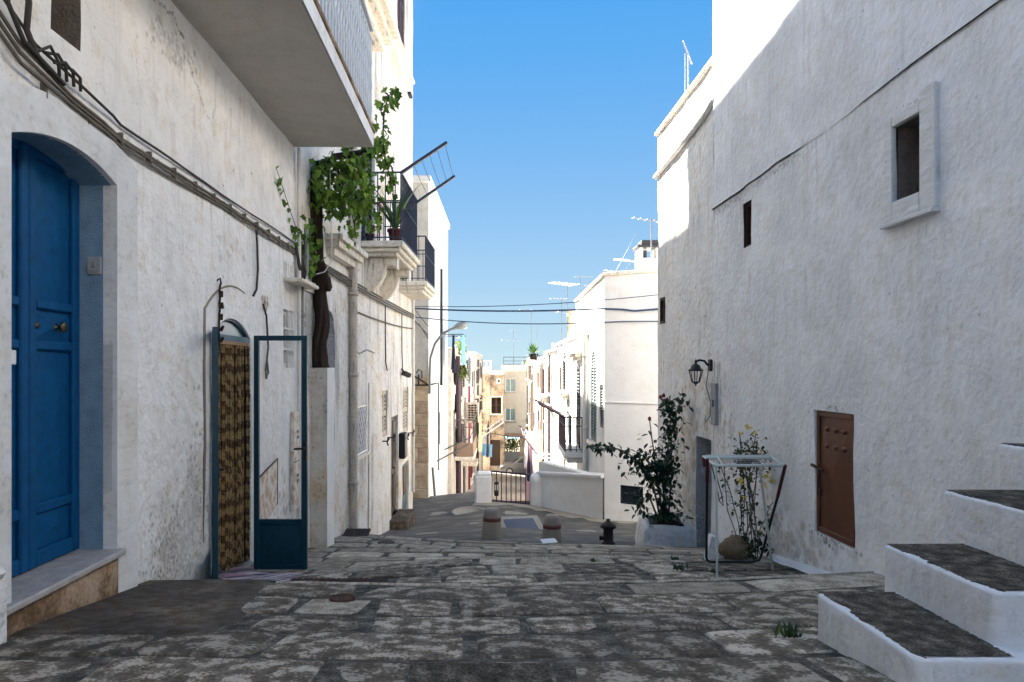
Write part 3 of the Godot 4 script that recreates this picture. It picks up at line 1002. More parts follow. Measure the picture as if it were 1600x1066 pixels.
	for s in [-1, 1]:
		var uu := [3.495 + s * 0.445, 3.495 + s * 0.68]
		fbox(b, f, minf(uu[0], uu[1]), maxf(uu[0], uu[1]), -1.6, 1.12, -0.05, 0.0295, 0.0)
	obj("door_surround", b, M.white, t)
	# the blue double door
	for l in 2:
		var u0 := 3.05 + l * 0.4475
		var u1 := u0 + 0.4425
		b = B.new()
		fbox(b, f, u0, u1, -1.01, 1.15, -0.24, -0.205)
		var door := obj("door", b, M.blue_door, t)
		for y in [[-1.01, -0.93], [-0.745, -0.69], [0.09, 0.14], [0.3, 0.35], [1.06, 1.14]]:
			var rb := B.new()
			fbox(rb, f, u0 + 0.062, u1 - 0.062, y[0], y[1], -0.206, -0.182, 0.008)
			obj("rail", rb, M.blue_door, door)
		for x in [u0, u1 - 0.06]:
			var rb := B.new()
			fbox(rb, f, x, x + 0.06, -1.01, 1.14, -0.206, -0.178, 0.008)
			obj("stile", rb, M.blue_door, door)
		for y in [[-0.93, -0.745], [-0.69, 0.09], [0.14, 0.3], [0.35, 1.06]]:
			var pb := B.new()
			var a := f.p(u0 + 0.065, y[0], -0.204); var e := f.p(u1 - 0.065, y[0], -0.204)
			var g := f.p(u1 - 0.065, y[1], -0.204); var h := f.p(u0 + 0.065, y[1], -0.204)
			var m := f.p((u0 + u1) / 2, (y[0] + y[1]) / 2, -0.19)
			pb.tri(a, e, m); pb.tri(e, g, m); pb.tri(g, h, m); pb.tri(h, a, m)
			obj("panel", pb, M.blue_door, door)
		if l == 1:
			var kb := B.new()
			kb.lathe(f.p(3.74, 0.215, -0.2), [Vector2(0.022, 0), Vector2(0.022, 0.008), Vector2(0.009, 0.012), Vector2(0.009, 0.035), Vector2(0.028, 0.042), Vector2(0.03, 0.05), Vector2(0.024, 0.056), Vector2(0, 0.058)], 16, Basis(Vector3(0, 1, 0), Vector3(1, 0, 0), Vector3(0, 0, -1)))
			obj("knob", kb, M.brass, door)
			kb = B.new()
			kb.lathe(f.p(3.555, 0.215, -0.18), [Vector2(0.018, 0), Vector2(0.018, 0.006), Vector2(0, 0.007)], 14, Basis(Vector3(0, 1, 0), Vector3(1, 0, 0), Vector3(0, 0, -1)))
			obj("keyhole_cover", kb, M.brass, door)
		else:
			var kb := B.new()
			fbox(kb, f, 3.32, 3.365, 0.015, 0.085, -0.19, -0.155, 0.004)
			var plate := obj("latch_plate", kb, M.plastic_white, door)
	b = B.new()
	b.box(Vector3(-2.155, 0.57, -3.932), Vector3(0.078, 0.1, 0.014), 0.004)
	var bell := obj("doorbell", b, M.plastic_grey, t)
	b = B.new()
	b.box(Vector3(-2.155, 0.575, -3.921), Vector3(0.022, 0.034, 0.01), 0.003)
	b.box(Vector3(-2.155, 0.538, -3.923), Vector3(0.05, 0.014, 0.004))
	for s in [-1, 1]: b.box(Vector3(-2.155 + s * 0.028, 0.575, -3.923), Vector3(0.006, 0.006, 0.004))
	obj("button", b, M.galvanised, bell)
	# marble step and the brown face below it
	b = B.new()
	fbox(b, f, 2.95, 3.97, -1.05, -1.015, -0.24, 0.07, 0.008)
	obj("marble_step", b, M.marble, t)
	b = B.new()
	fbox(b, f, 2.98, 3.94, -1.6, -1.051, -0.2, 0.035)
	obj("step_face", b, M.plinth, t)
	b = B.new()
	fbox(b, f, 2.3, 2.96, -1.9, -0.82, -0.1, 0.09, 0.03)
	obj("near_plinth", b, M.rough_white, t)
	# curtain door: frame, fanlight and two leaves
	b = B.new()
	fbox(b, f, 5.4, 5.43, -1.84, 0.27, -0.1, -0.02)
	fbox(b, f, 6.3, 6.33, -1.84, 0.27, -0.1, -0.03)
	fbox(b, f, 5.4, 6.33, 0.222, 0.27, -0.101, -0.015)
	var fr := obj("door_frame", b, M.teal_pale, t)
	b = B.new()
	var pts := []
	for i in 13:
		var x := lerpf(-0.45, 0.45, i / 12.0)
		pts.append(f.p(5.865 + x, arc.call(0.465, 0.26, 0.14, x), -0.04))
	b.tube(pts, 0.018, 4)
	obj("arch_rim", b, M.teal_pale, fr)
	b = B.new()
	for i in 12:
		var x0 := lerpf(-0.45, 0.45, i / 12.0)
		var x1 := lerpf(-0.45, 0.45, (i + 1) / 12.0)
		b.quad(f.p(5.865 + x0, 0.265, -0.05), f.p(5.865 + x1, 0.265, -0.05), f.p(5.865 + x1, arc.call(0.465, 0.26, 0.14, x1), -0.05), f.p(5.865 + x0, arc.call(0.465, 0.26, 0.14, x0), -0.05))
	obj("fanlight", b, M.glass_frost, fr)
	b = B.new()
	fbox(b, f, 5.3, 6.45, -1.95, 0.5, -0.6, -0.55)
	obj("hall_backing", b, M.dark_backing, t)  # dark sheet behind the curtain, painted as the unlit hall
	b = B.new()
	fbox(b, f, 5.4, 6.33, -1.95, terrace(1, -2, 5.9) + 0.03, -0.5, 0.03, 0.01)
	obj("threshold", b, M.marble, t)
	for l in 2:
		# the near leaf is folded back towards the eye, the far leaf stands square to the wall
		var lf: Frame
		if l == 0: lf = Frame.new(Vector3(-2.035, 0, -5.4), Vector3(0.36, 0, 0.933), Vector3(0.933, 0, -0.36))
		else: lf = Frame.new(Vector3(-2.03, 0, -6.33), Vector3(1, 0, 0.0), Vector3(0, 0, 1))
		var y0 := -1.81 if l else -1.6
		b = B.new()
		fbox(b, lf, 0.0, 0.045, y0, 0.29, -0.02, 0.02, 0.004)
		fbox(b, lf, 0.43, 0.478, y0, 0.29, -0.02, 0.02, 0.004)
		fbox(b, lf, 0.045, 0.43, 0.245, 0.29, -0.0195, 0.0195, 0.004)
		fbox(b, lf, 0.045, 0.43, y0, y0 + 0.045, -0.0195, 0.0195, 0.004)
		fbox(b, lf, 0.045, 0.43, -1.405, -1.36, -0.0195, 0.0195, 0.004)
		var leaf := obj("door", b, M.teal, t)
		b = B.new()
		for s in [-1, 1]:
			var a := lf.p(0.045, y0 + 0.045, 0.006 * s); var e := lf.p(0.43, y0 + 0.045, 0.006 * s)
			var g := lf.p(0.43, -1.405, 0.006 * s); var h := lf.p(0.045, -1.405, 0.006 * s)
			var m := lf.p(0.24, (y0 - 1.36) / 2, 0.02 * s)
			b.tri(a, e, m); b.tri(e, g, m); b.tri(g, h, m); b.tri(h, a, m)
		obj("panel", b, M.teal, leaf)
		b = B.new()
		fbox(b, lf, 0.045, 0.43, -1.36, 0.245, -0.003, 0.003)
		obj("pane", b, M.glass, leaf)
		b = B.new()
		b.bar(lf.p(0.455, -0.72, 0.02), lf.p(0.455, -0.72, 0.055), 0.016)
		b.bar(lf.p(0.465, -0.72, 0.05), lf.p(0.37, -0.725, 0.05), 0.018)
		fbox(b, lf, 0.445, 0.468, -0.83, -0.66, 0.02, 0.026)
		obj("handle", b, M.black, leaf)
	# old arch line round the curtain door, a rib of darker plaster
	pts = []
	for i in 17:
		var x := lerpf(-0.66, 0.66, i / 16.0)
		pts.append(f.p(5.9 + x, arc.call(0.66, 0.44, 0.24, x), 0.006))
	b = B.new()
	b.tube([f.p(5.23, -1.3, 0.003), f.p(5.25, -0.6, 0.005), f.p(5.235, 0.0, 0.005), f.p(5.24, 0.44, 0.006)] + pts.slice(1, 12), [0.004, 0.013, 0.014, 0.013, 0.011, 0.01, 0.01, 0.009, 0.008, 0.008, 0.007, 0.006, 0.005, 0.004, 0.003], 6)
	obj("arch_trace", b, M.arch_stain, t)
	# barred window
	cased_window(t, f, 7.38, 7.78, 0.0, 0.62, -0.03, M.pipe_white, M.dark_pane, 1, 2)
	b = B.new()
	for v in [0.2, 0.42]: b.bar(f.p(7.38, v, -0.012), f.p(7.78, v, -0.012), 0.02)
	for k in 1: b.bar(f.p(7.58, 0.0, -0.01), f.p(7.58, 0.62, -0.01), 0.02)
	obj("window_bars", b, M.pipe_white, t)
	b = B.new()
	b.box(f.p(7.78, 0.93, 0.09), Vector3(0.8, 0.04, 0.2), 0.01, f.bas())
	obj("stone_ledge", b, M.trim, t)
	# meter hatches in the wall behind the open leaf
	b = B.new()
	b.prism(PackedVector2Array([Vector2(6.51, -1.02), Vector2(7.1, -0.92), Vector2(7.1, -1.38), Vector2(6.62, -1.5), Vector2(6.51, -1.44)]), f.p(0, 0, 0), f.U, Vector3.UP, f.N * 0.016)
	var hatch := obj("meter_hatch", b, M.plate_white, t)
	hatch.set_meta("label", "white metal hatch rusting along its top edge")
	b = B.new()
	b.bar(f.p(6.51, -1.015, 0.018), f.p(7.1, -0.915, 0.018), 0.012)
	b.bar(f.p(7.1, -0.92, 0.018), f.p(7.1, -1.38, 0.018), 0.008)
	obj("rusty_rim", b, M.rust_iron, hatch)
	b = B.new()
	fbox(b, f, 7.62, 7.86, -1.55, -0.48, 0.0, 0.05, 0.008)
	var box := obj("meter_box", b, M.plate_white, t)
	for v in [-0.72, -0.78, -1.2, -1.26]:
		b = B.new()
		fbox(b, f, 7.72, 7.79, v, v + 0.035, 0.045, 0.054)
		obj("slot", b, M.black, box)
	b = B.new()
	fbox(b, f, 7.62, 7.86, -1.03, -1.02, 0.045, 0.053)
	obj("seam", b, M.black, box)
	# balcony: slab, drip edge, wavy bars and flat handrail
	b = B.new()
	fbox(b, f, -1.0, 7.81, 2.45, 2.6, -0.02, 0.874, 0.012)
	var bal := obj("balcony", b, M.soffit, t)
	b = B.new()
	fbox(b, f, -1.0, 7.82, 2.601, 2.635, -0.02, 0.9, 0.006)
	obj("edge_tile", b, M.plinth, bal)
	b = B.new()
	fbox(b, f, -1.0, 7.812, 2.452, 2.598, 0.8745, 0.88)
	fbox(b, f, 7.8115, 7.815, 2.452, 2.598, 0.0, 0.87)
	obj("fascia", b, M.white, bal)
	b = B.new()
	b.box(f.p(3.4, 3.74, 0.85), Vector3(8.8, 0.03, 0.07), 0.006, f.bas())
	b.box(f.p(3.4, 3.64, 0.85), Vector3(8.8, 0.02, 0.03), 0.003, f.bas())
	b.box(f.p(3.4, 2.68, 0.85), Vector3(8.8, 0.02, 0.03), 0.003, f.bas())
	b.box(f.p(7.79, 3.74, 0.42), Vector3(0.07, 0.03, 0.82), 0.006, f.bas())
	b.box(f.p(7.79, 2.68, 0.42), Vector3(0.03, 0.02, 0.82), 0.003, f.bas())
	var rail := obj("handrail", b, M.rail_grey, bal)
	var wave := []
	for i in 25:
		var y := 0.98 * i / 24.0
		wave.append(Vector3(0, y, 0.03 * sin(y * 24.0) * sstep(0.12, 0.3, y) * (1.0 - sstep(0.8, 0.95, y))))
	b = B.new()
	b.tube(wave, 0.015, 5)
	var one := b.mesh()
	for k in 36:
		var o := put("baluster", one, M.rail_grey, rail)
		o.position = f.p(7.78 - k * 0.12, 2.67, 0.85)
	for k in 7:
		var o := put("baluster", one, M.rail_grey, rail)
		o.position = f.p(7.79, 2.67, 0.12 + k * 0.105)
		o.rotation.y = PI / 2

func left_wall_things():
	var f := Frame.new(Vector3(-2.06, 0, 0), Vector3(0, 0, -1), Vector3(1, 0, 0))
	# curtain of knotted cords
	var t := thing("cord_curtain", "golden brown knotted cord curtain hanging in the teal doorway", "curtain", f.p(5.86, -1.7, -0.03))
	var b := B.new()
	fbox(b, f, 5.43, 6.3, 0.19, 0.2215, -0.055, -0.012, 0.004)
	obj("top_rail", b, M.wood, t)
	var variants := []
	var r := RandomNumberGenerator.new()
	r.seed = 15
	for k in 5:
		b = B.new()
		var pts := []
		var rad := []
		var x := 0.0
		for i in 84:
			var y := -1.86 * i / 83.0
			x += r.randf_range(-0.002, 0.002)
			pts.append(Vector3(r.randf_range(-0.003, 0.003), y, x))
			rad.append(0.0085 + 0.0055 * (i % 2))
		b.smooth()
		for i in 83:
			var warm := sstep(-0.3, 0.5, sin(i * 1.12 + k * 0.9 + 0.8 * sin(i * 0.23 + k)))
			b.col = Color(0.3, 0.22, 0.16).lerp(Color(2.6, 2.1, 1.5), warm * r.randf_range(0.6, 1.0))
			for s in 4:
				var a0 := TAU * s / 4; var a1 := TAU * (s + 1) / 4
				var c := func(an: float, j: int) -> Vector3: return pts[j] + Vector3(cos(an), 0, sin(an)) * rad[j]
				b.quad(c.call(a0, i), c.call(a1, i), c.call(a1, i + 1), c.call(a0, i + 1))
		variants.append(b.mesh())
	var nst := 37
	for k in nst:
		var o := put("strand", variants[r.randi_range(0, 4)], M.curtain, t)
		var u := lerpf(5.44, 6.31, (k + 0.5) / nst) + r.randf_range(-0.004, 0.004)
		o.position = f.p(u, 0.19, -0.02 + 0.014 * sin(u * 22.0) + r.randf_range(-0.006, 0.006)) - t.position
		o.scale.y = lerpf(0.965, 1.02, (k + 0.5) / nst) + r.randf_range(-0.012, 0.012)
		o.rotation.y = r.randf() * TAU
	# rope with keys that hangs before the curtain
	b = B.new()
	var p := []
	for i in 18: p.append(f.p(5.52 - 0.03 * i / 17.0 + r.randf_range(-0.004, 0.004), 0.66 - 0.5 * i / 17.0, 0.02 + r.randf_range(0, 0.006)))
	b.tube(p, 0.009, 5)
	b.tube([f.p(5.5, 0.68, 0), f.p(5.5, 0.7, 0.03), f.p(5.52, 0.66, 0.03)], 0.008, 5)
	for i in 5: b.box(f.p(5.53 + 0.01 * (i % 2), 0.58 - i * 0.09, 0.03), Vector3(0.02, 0.05, 0.02), 0.004, Basis(Vector3(0.3, 1, 0.2).normalized(), i))
	tag(obj("hanging_rope", b, M.bark), "short frayed brown rope hanging on the wall above the cord curtain", "rope")
	# rug on the threshold
	b = B.new()
	b.smooth()
	var cols := [Color(0.26, 0.2, 0.22), Color(0.08, 0.07, 0.09), Color(0.42, 0.37, 0.38), Color(0.12, 0.09, 0.12), Color(0.3, 0.17, 0.2), Color(0.5, 0.46, 0.47)]
	var G := func(i: int, k: int) -> Vector3:
		var uu := 5.35 + 0.62 * k / 30.0 + 0.05 * sin(i * 0.5 + k * 0.1)
		var n := -0.16 + 0.75 * i / 26.0
		var X := -2.06 + n
		var fold := 0.05 * maxf(0.0, sin(k * 0.42 + i * 0.2)) * (1.0 - float(i) / 34.0)
		return Vector3(X, terrace(1, X, uu) + 0.035 * (1.0 - sstep(0.0, 0.25, n)) + 0.014 + fold, -uu)
	for i in 26:
		for k in 30:
			b.col = cols[(k * 7 / 5) % 6]
			b.quad(G.call(i, k), G.call(i + 1, k), G.call(i + 1, k + 1), G.call(i, k + 1))
	tag(obj("striped_rug", b, M.rug), "rumpled striped rag rug on the threshold of the curtain door", "rug")
	# bundled cables along the wall
	var C := func(v: float, n: float, wv: float, ph: float) -> Array:
		var o := []
		for i in 26:
			var u := lerpf(4.0, 8.0, i / 25.0)
			o.append(f.p(u, v + wv * sin(u * 2.3 + ph) + 0.25 * wv * sin(u * 9.1 + ph), n))
		return o
	var rise := func(v: float, n: float, a: float) -> Array: return [f.p(2.2, v + 0.55 + a, n), f.p(2.75, v + 0.28 + a, n), f.p(3.1, v + 0.1 + a * 0.7, n), f.p(3.5, v + 0.035, n), f.p(3.8, v + 0.01, n)]
	line("cable_bundle", "thick grey cable bundle strung along the left wall above both doors", "cable", [rise.call(1.29, 0.035, 0.0) + C.call(1.29, 0.02, 0.008, 0.0), rise.call(1.262, 0.04, -0.03) + C.call(1.262, 0.018, 0.008, 1.0), rise.call(1.315, 0.03, 0.03) + C.call(1.312, 0.014, 0.006, 2.0)], 0.0095, M.cable_pale)
	line("upper_cable", "twisted dark cable just above the thick bundle on the left wall", "cable", [[f.p(2.9, 1.62, 0.03), f.p(3.2, 1.47, 0.04), f.p(3.5, 1.43, 0.05), f.p(3.9, 1.395, 0.03)] + C.call(1.375, 0.02, 0.006, 4.0)], 0.008, M.cable)
	b = B.new()
	b.box(Vector3.ZERO, Vector3(0.012, 0.075, 0.04), 0.003, f.bas())
	var clip := b.mesh()
	var bundle: Node3D = get_node("cable_bundle")
	for k in 14:
		var o := put("clamp", clip, M.cable_pale, bundle)
		o.position = f.p(3.3 + k * 0.35, 1.3, 0.012)
	# conduits that come down in the near top corner
	b = B.new()
	b.tube([f.p(2.95, 2.6, 0.05), f.p(2.98, 2.0, 0.05), f.p(3.06, 1.8, 0.06), f.p(3.12, 1.62, 0.06), f.p(3.12, 1.5, 0.05), f.p(3.2, 1.42, 0.045)], 0.014, 8)
	b.tube([f.p(2.9, 2.6, 0.07), f.p(2.95, 1.9, 0.07), f.p(2.98, 1.55, 0.06), f.p(3.1, 1.44, 0.05), f.p(3.4, 1.37, 0.05)], 0.011, 8)
	tag(obj("conduit_pair", b, M.cable), "two dark conduits coming down in the near upper corner", "conduit")
	b = B.new()
	for k in 4: b.tube([f.p(3.2 + 0.06 * k, 1.44 + 0.02 * (k % 2), 0.05), f.p(3.26 + 0.06 * k, 1.49 - 0.012 * k, 0.07), f.p(3.34 + 0.06 * k, 1.45, 0.06), f.p(3.38 + 0.06 * k, 1.4, 0.04)], 0.008, 6)
	tag(obj("cable_knots", b, M.cable), "tangle of dark cable joints above the blue door", "cable")
	# two loose loops on the wall
	line("loose_cable", "dark loose cable hanging down from the bundle beside the curtain door", "cable", [[f.p(6.42, 1.27, 0.02), f.p(6.45, 1.1, 0.02), f.p(6.46, 0.9, 0.022), f.p(6.43, 0.72, 0.02), f.p(6.35, 0.65, 0.015)]], 0.011, M.cable)
	line("cable_loop", "grey cable ending in a loop above the rusty meter hatch", "cable", [[f.p(6.62, 0.6, 0.02), f.p(6.72, 0.5, 0.02), f.p(6.78, 0.2, 0.02), f.p(6.7, -0.02, 0.02), f.p(6.72, -0.1, 0.02), f.p(6.78, -0.05, 0.02), f.p(6.74, 0.08, 0.02)]], 0.01, M.cable)
	# pipes on the corner of the house
	pipe("downpipe", "pale thin downpipe at the corner below the big balcony", "pipe", [f.p(7.84, -1.9, 0.045), f.p(7.84, 2.45, 0.045)], 0.022, M.pipe_white, [f.p(7.84, 0.9, 0.045)])
	pipe("grey_conduit", "grey conduit with a bend running down beside the vine trunk", "conduit", [Vector3(-1.98, 1.6, -8.02), Vector3(-1.98, 1.1, -8.02), Vector3(-2.03, 0.98, -8.0), Vector3(-2.03, -2.0, -8.0)], 0.028, M.pipe_grey, [Vector3(-2.03, 0.6, -8.0)])
	var runs := []
	for k in 5: runs.append([f.p(7.75 + 0.04 * k, 1.35, 0.03), f.p(7.78 + 0.04 * k, 1.15 - 0.02 * k, 0.05 + 0.012 * k), f.p(7.9, 1.0 - 0.03 * k, 0.06), f.p(7.98, 0.92, 0.05)])
	line("cable_tangle", "tangle of grey cables drooping at the corner under the vine", "cable", runs, 0.011, M.cable)
	# grates and covers in the ground
	b = B.new()
	var gd := 5.1
	var gy := terrace(1, -1.0, gd)
	b.box(Vector3(-1.04, gy + 0.006, -gd), Vector3(0.72, 0.02, 0.24), 0.004, Basis(Vector3.RIGHT, 0.14))
	var gr := tag(obj("drain_grate", b, M.grate), "long rusty drain grate in the paving beside the rug", "grate")
	b = B.new()
	for k in 17: b.box(Vector3(-1.37 + k * 0.041, gy + 0.021, -gd), Vector3(0.018, 0.012, 0.2), 0.0, Basis(Vector3.RIGHT, 0.14))
	obj("bars", b, M.rust_iron, gr)
	b = B.new()
	b.lathe(Vector3(-0.75, terrace(0, -0.75, 3.84) + 0.004, -3.84), [Vector2(0.07, -0.01), Vector2(0.07, 0.006), Vector2(0.06, 0.008), Vector2(0.05, 0.006), Vector2(0, 0.007)], 20)
	tag(obj("valve_cover", b, M.rust_iron), "small round rusty cover in the near paving", "cover")
	b = B.new()
	b.lathe(Vector3(-1.18, terrace(2, -1.18, 8.85) + 0.004, -8.85), [Vector2(0.11, -0.01), Vector2(0.11, 0.012), Vector2(0.09, 0.016), Vector2(0, 0.012)], 20)
	tag(obj("drain_cover", b, M.grate), "small dark round cover in the far paving before the white pier", "cover")
	b = B.new()
	b.box(Vector3(-1.75, terrace(2, -1.75, 9.9) + 0.008, -9.9), Vector3(0.36, 0.02, 0.5), 0.004, Basis(Vector3.RIGHT, 0.14))
	for k in 6: b.box(Vector3(-1.9 + k * 0.06, terrace(2, -1.75, 9.9) + 0.024, -9.9), Vector3(0.025, 0.014, 0.44), 0.0, Basis(Vector3.RIGHT, 0.14))
	tag(obj("floor_grate", b, M.grate), "dark square grate at the foot of the grimy house with the grille window", "grate")

func leaf_mesh(lobes: bool) -> ArrayMesh:
	# one leaf about 1 unit long, folded along its rib, lying in XZ, stalk at the origin
	var o: Array
	if lobes: o = [Vector2(0.0, 0.0), Vector2(0.28, -0.1), Vector2(0.5, 0.12), Vector2(0.34, 0.32), Vector2(0.52, 0.56), Vector2(0.26, 0.62), Vector2(0.0, 1.0)]
	else: o = [Vector2(0.0, 0.0), Vector2(0.2, 0.2), Vector2(0.27, 0.45), Vector2(0.17, 0.78), Vector2(0.0, 1.0)]
	var b := B.new()
	for s in [-1, 1]:
		var mid := Vector3(0, 0, 0.45)
		for i in o.size() - 1:
			var a := Vector3(o[i].x * s, o[i].x * 0.35 - 0.12 * o[i].y * o[i].y, o[i].y)
			var c := Vector3(o[i + 1].x * s, o[i + 1].x * 0.35 - 0.12 * o[i + 1].y * o[i + 1].y, o[i + 1].y)
			if s > 0: b.tri(mid, a, c)
			else: b.tri(mid, c, a)
	return b.mesh()

func rand_basis(r: RandomNumberGenerator, droop: float, size: float) -> Basis:
	return Basis(Vector3.UP, r.randf() * TAU) * Basis(Vector3.RIGHT, droop + r.randf_range(-0.6, 0.6)) * Basis(Vector3.BACK, r.randf_range(-0.6, 0.6)) * Basis.from_scale(Vector3.ONE * size)

func vine():
	# the pier it stands on
	var t := thing("masonry_pier", "stained white masonry pier with the vine trunk on top", "pier", Vector3(-1.95, -2.2, -8.7))
	var b := B.new()
	var f := Frame.new(Vector3(-2.06, 0, -8.45), Vector3(1, 0, 0), Vector3(0, 0, 1))
	wall(b, f, 0.0, 0.225, -2.5, 0.0, [], 0.1, 0.008)
	b.quad(f.p(0, 0, 0), f.p(0.225, 0, 0), f.p(0.225, 0, -0.5), f.p(0, 0, -0.5))
	obj("stained_face", b, M.grimy, t)
	b = B.new()
	var g := Frame.new(Vector3(-1.835, 0, -8.45), Vector3(0, 0, -1), Vector3(1, 0, 0))
	wall(b, g, 0.0, 0.42, -2.6, 0.002, [], 0.1, 0.006)
	obj("white_face", b, M.bright, t)
	# trunk
	t = thing("grape_vine", "gnarled grape vine climbing from the pier up under the balcony", "vine", Vector3(-1.95, 0, -8.6))
	var r := RandomNumberGenerator.new()
	r.seed = 33
	var path := [Vector3(-1.96, 0.0, -8.6), Vector3(-1.98, 0.25, -8.6), Vector3(-1.94, 0.58, -8.6), Vector3(-1.96, 0.88, -8.58), Vector3(-1.92, 1.08, -8.56), Vector3(-1.97, 1.35, -8.56), Vector3(-2.0, 1.7, -8.55), Vector3(-2.02, 2.0, -8.55), Vector3(-2.02, 2.3, -8.5), Vector3(-1.9, 2.5, -8.5)]
	var rad := [0.115, 0.08, 0.085, 0.075, 0.105, 0.065, 0.075, 0.085, 0.07, 0.05]
	b = B.new()
	b.smooth()
	var seg := 44
	var sides := 22
	var ring := func(i: int) -> Array:
		var x := float(i) / seg * (path.size() - 1)
		var k := mini(int(x), path.size() - 2)
		var fr := x - k
		var c: Vector3 = path[k].cubic_interpolate(path[k + 1], path[maxi(k - 1, 0)], path[mini(k + 2, path.size() - 1)], fr)
		var R := lerpf(rad[k], rad[k + 1], fr)
		var o := []
		for s in sides:
			var a := TAU * s / sides
			var rr := R * (0.88 + 0.26 * sin(a * 3.0 + x * 1.3) + 0.2 * sin(a * 7.0 + x * 2.1) + 0.22 * wob.get_noise_2d(s * 40.0, x * 55.0))
			o.append(c + Vector3(cos(a) * rr, 0, sin(a) * rr))
		return o
	for i in seg:
		var A: Array = ring.call(i)
		var C: Array = ring.call(i + 1)
		for s in sides: b.quad(A[s], C[s], C[(s + 1) % sides], A[(s + 1) % sides])
	b.blob(Vector3(-1.85, 1.02, -8.55), Vector3(0.05, 0.09, 0.06), wob, 0.5, 10)
	obj("trunk", b, M.bark, t)
	var limbs := [
		[Vector3(-1.93, 2.38, -8.5), Vector3(-1.75, 2.55, -8.5), Vector3(-1.5, 2.62, -8.6), Vector3(-1.3, 2.72, -8.7), Vector3(-1.2, 2.85, -8.7)],
		[Vector3(-1.98, 1.9, -8.5), Vector3(-1.86, 2.1, -8.45), Vector3(-1.75, 2.0, -8.4), Vector3(-1.62, 1.8, -8.4)],
		[Vector3(-1.2, 2.85, -8.7), Vector3(-1.18, 2.6, -8.75), Vector3(-1.13, 2.4, -8.8), Vector3(-1.1, 2.25, -8.8)],
		[Vector3(-1.2, 2.85, -8.7), Vector3(-1.2, 3.2, -8.8), Vector3(-1.15, 3.42, -8.85), Vector3(-1.08, 3.5, -8.9)],
		[Vector3(-1.99, 1.6, -8.45), Vector3(-2.02, 1.35, -8.1), Vector3(-2.0, 1.55, -7.6), Vector3(-2.02, 1.85, -7.2), Vector3(-2.03, 2.0, -7.0)],
		[Vector3(-1.5, 2.62, -8.6), Vector3(-1.42, 2.2, -8.6), Vector3(-1.36, 1.95, -8.6), Vector3(-1.32, 1.7, -8.65)],
		[Vector3(-1.75, 2.5, -8.5), Vector3(-1.65, 2.2, -8.5), Vector3(-1.55, 1.9, -8.5), Vector3(-1.5, 1.6, -8.5)]]
	var L := []
	var col := []
	var leafat := func(p: Vector3, spread: float, n: int, size: float):
		for i in n:
			var o := Vector3(r.randfn(), r.randfn(), r.randfn()) * spread
			var at := p + o
			at.x = maxf(at.x, -2.02)
			L.append(Transform3D(rand_basis(r, 0.9, size * r.randf_range(0.6, 1.2)), at))
			var k := r.randf()
			col.append(Color(0.05, 0.115, 0.018).lerp(Color(0.19, 0.3, 0.04), k) if r.randf() > 0.012 else Color(0.2, 0.15, 0.04))
	for k in limbs.size():
		b = B.new()
		var l: Array = limbs[k]
		var rr := []
		for i in l.size(): rr.append((0.05 if k == 0 else 0.005 if k == 4 else 0.012) * (1.0 - 0.6 * i / l.size()))
		b.tube(l, rr, 6)
		obj("branch", b, M.bark, t)
		for i in l.size() - 1:
			for s in 5:
				var p: Vector3 = l[i].lerp(l[i + 1], s / 5.0)
				if k == 4: leafat.call(p, 0.035 + 0.06 * maxf(0.0, 1.0 - i * 0.45), 5 if i < 2 else 1, 0.085)
				elif k == 3: leafat.call(p, 0.05, 3 if i > 0 else 1, 0.1)
				elif k == 2: leafat.call(p, 0.045, 3, 0.1)
				else: leafat.call(p, 0.08, 5 if k == 0 else 4, 0.1)
	for i in 60: leafat.call(Vector3(r.randf_range(-2.02, -1.4), r.randf_range(2.0, 2.5), r.randf_range(-8.7, -8.35)), 0.06, 4, 0.1)
	for i in 9: leafat.call(Vector3(r.randf_range(-2.05, -1.98), r.randf_range(1.1, 1.6), -8.4), 0.045, 4, 0.09)
	for i in 20: leafat.call(Vector3(r.randf_range(-1.7, -1.3), r.randf_range(1.75, 2.6), -8.6), 0.05, 3, 0.1)
	multi("leaves", leaf_mesh(true), M.leaf, L, col, t)
	line("white_rope", "thin white rope looped round the vine trunk", "rope", [[Vector3(-1.8, 2.4, -8.45), Vector3(-1.78, 1.5, -8.45), Vector3(-1.78, 1.28, -8.44), Vector3(-1.86, 1.15, -8.43), Vector3(-1.96, 1.12, -8.42)]], 0.008, M.plastic_white)

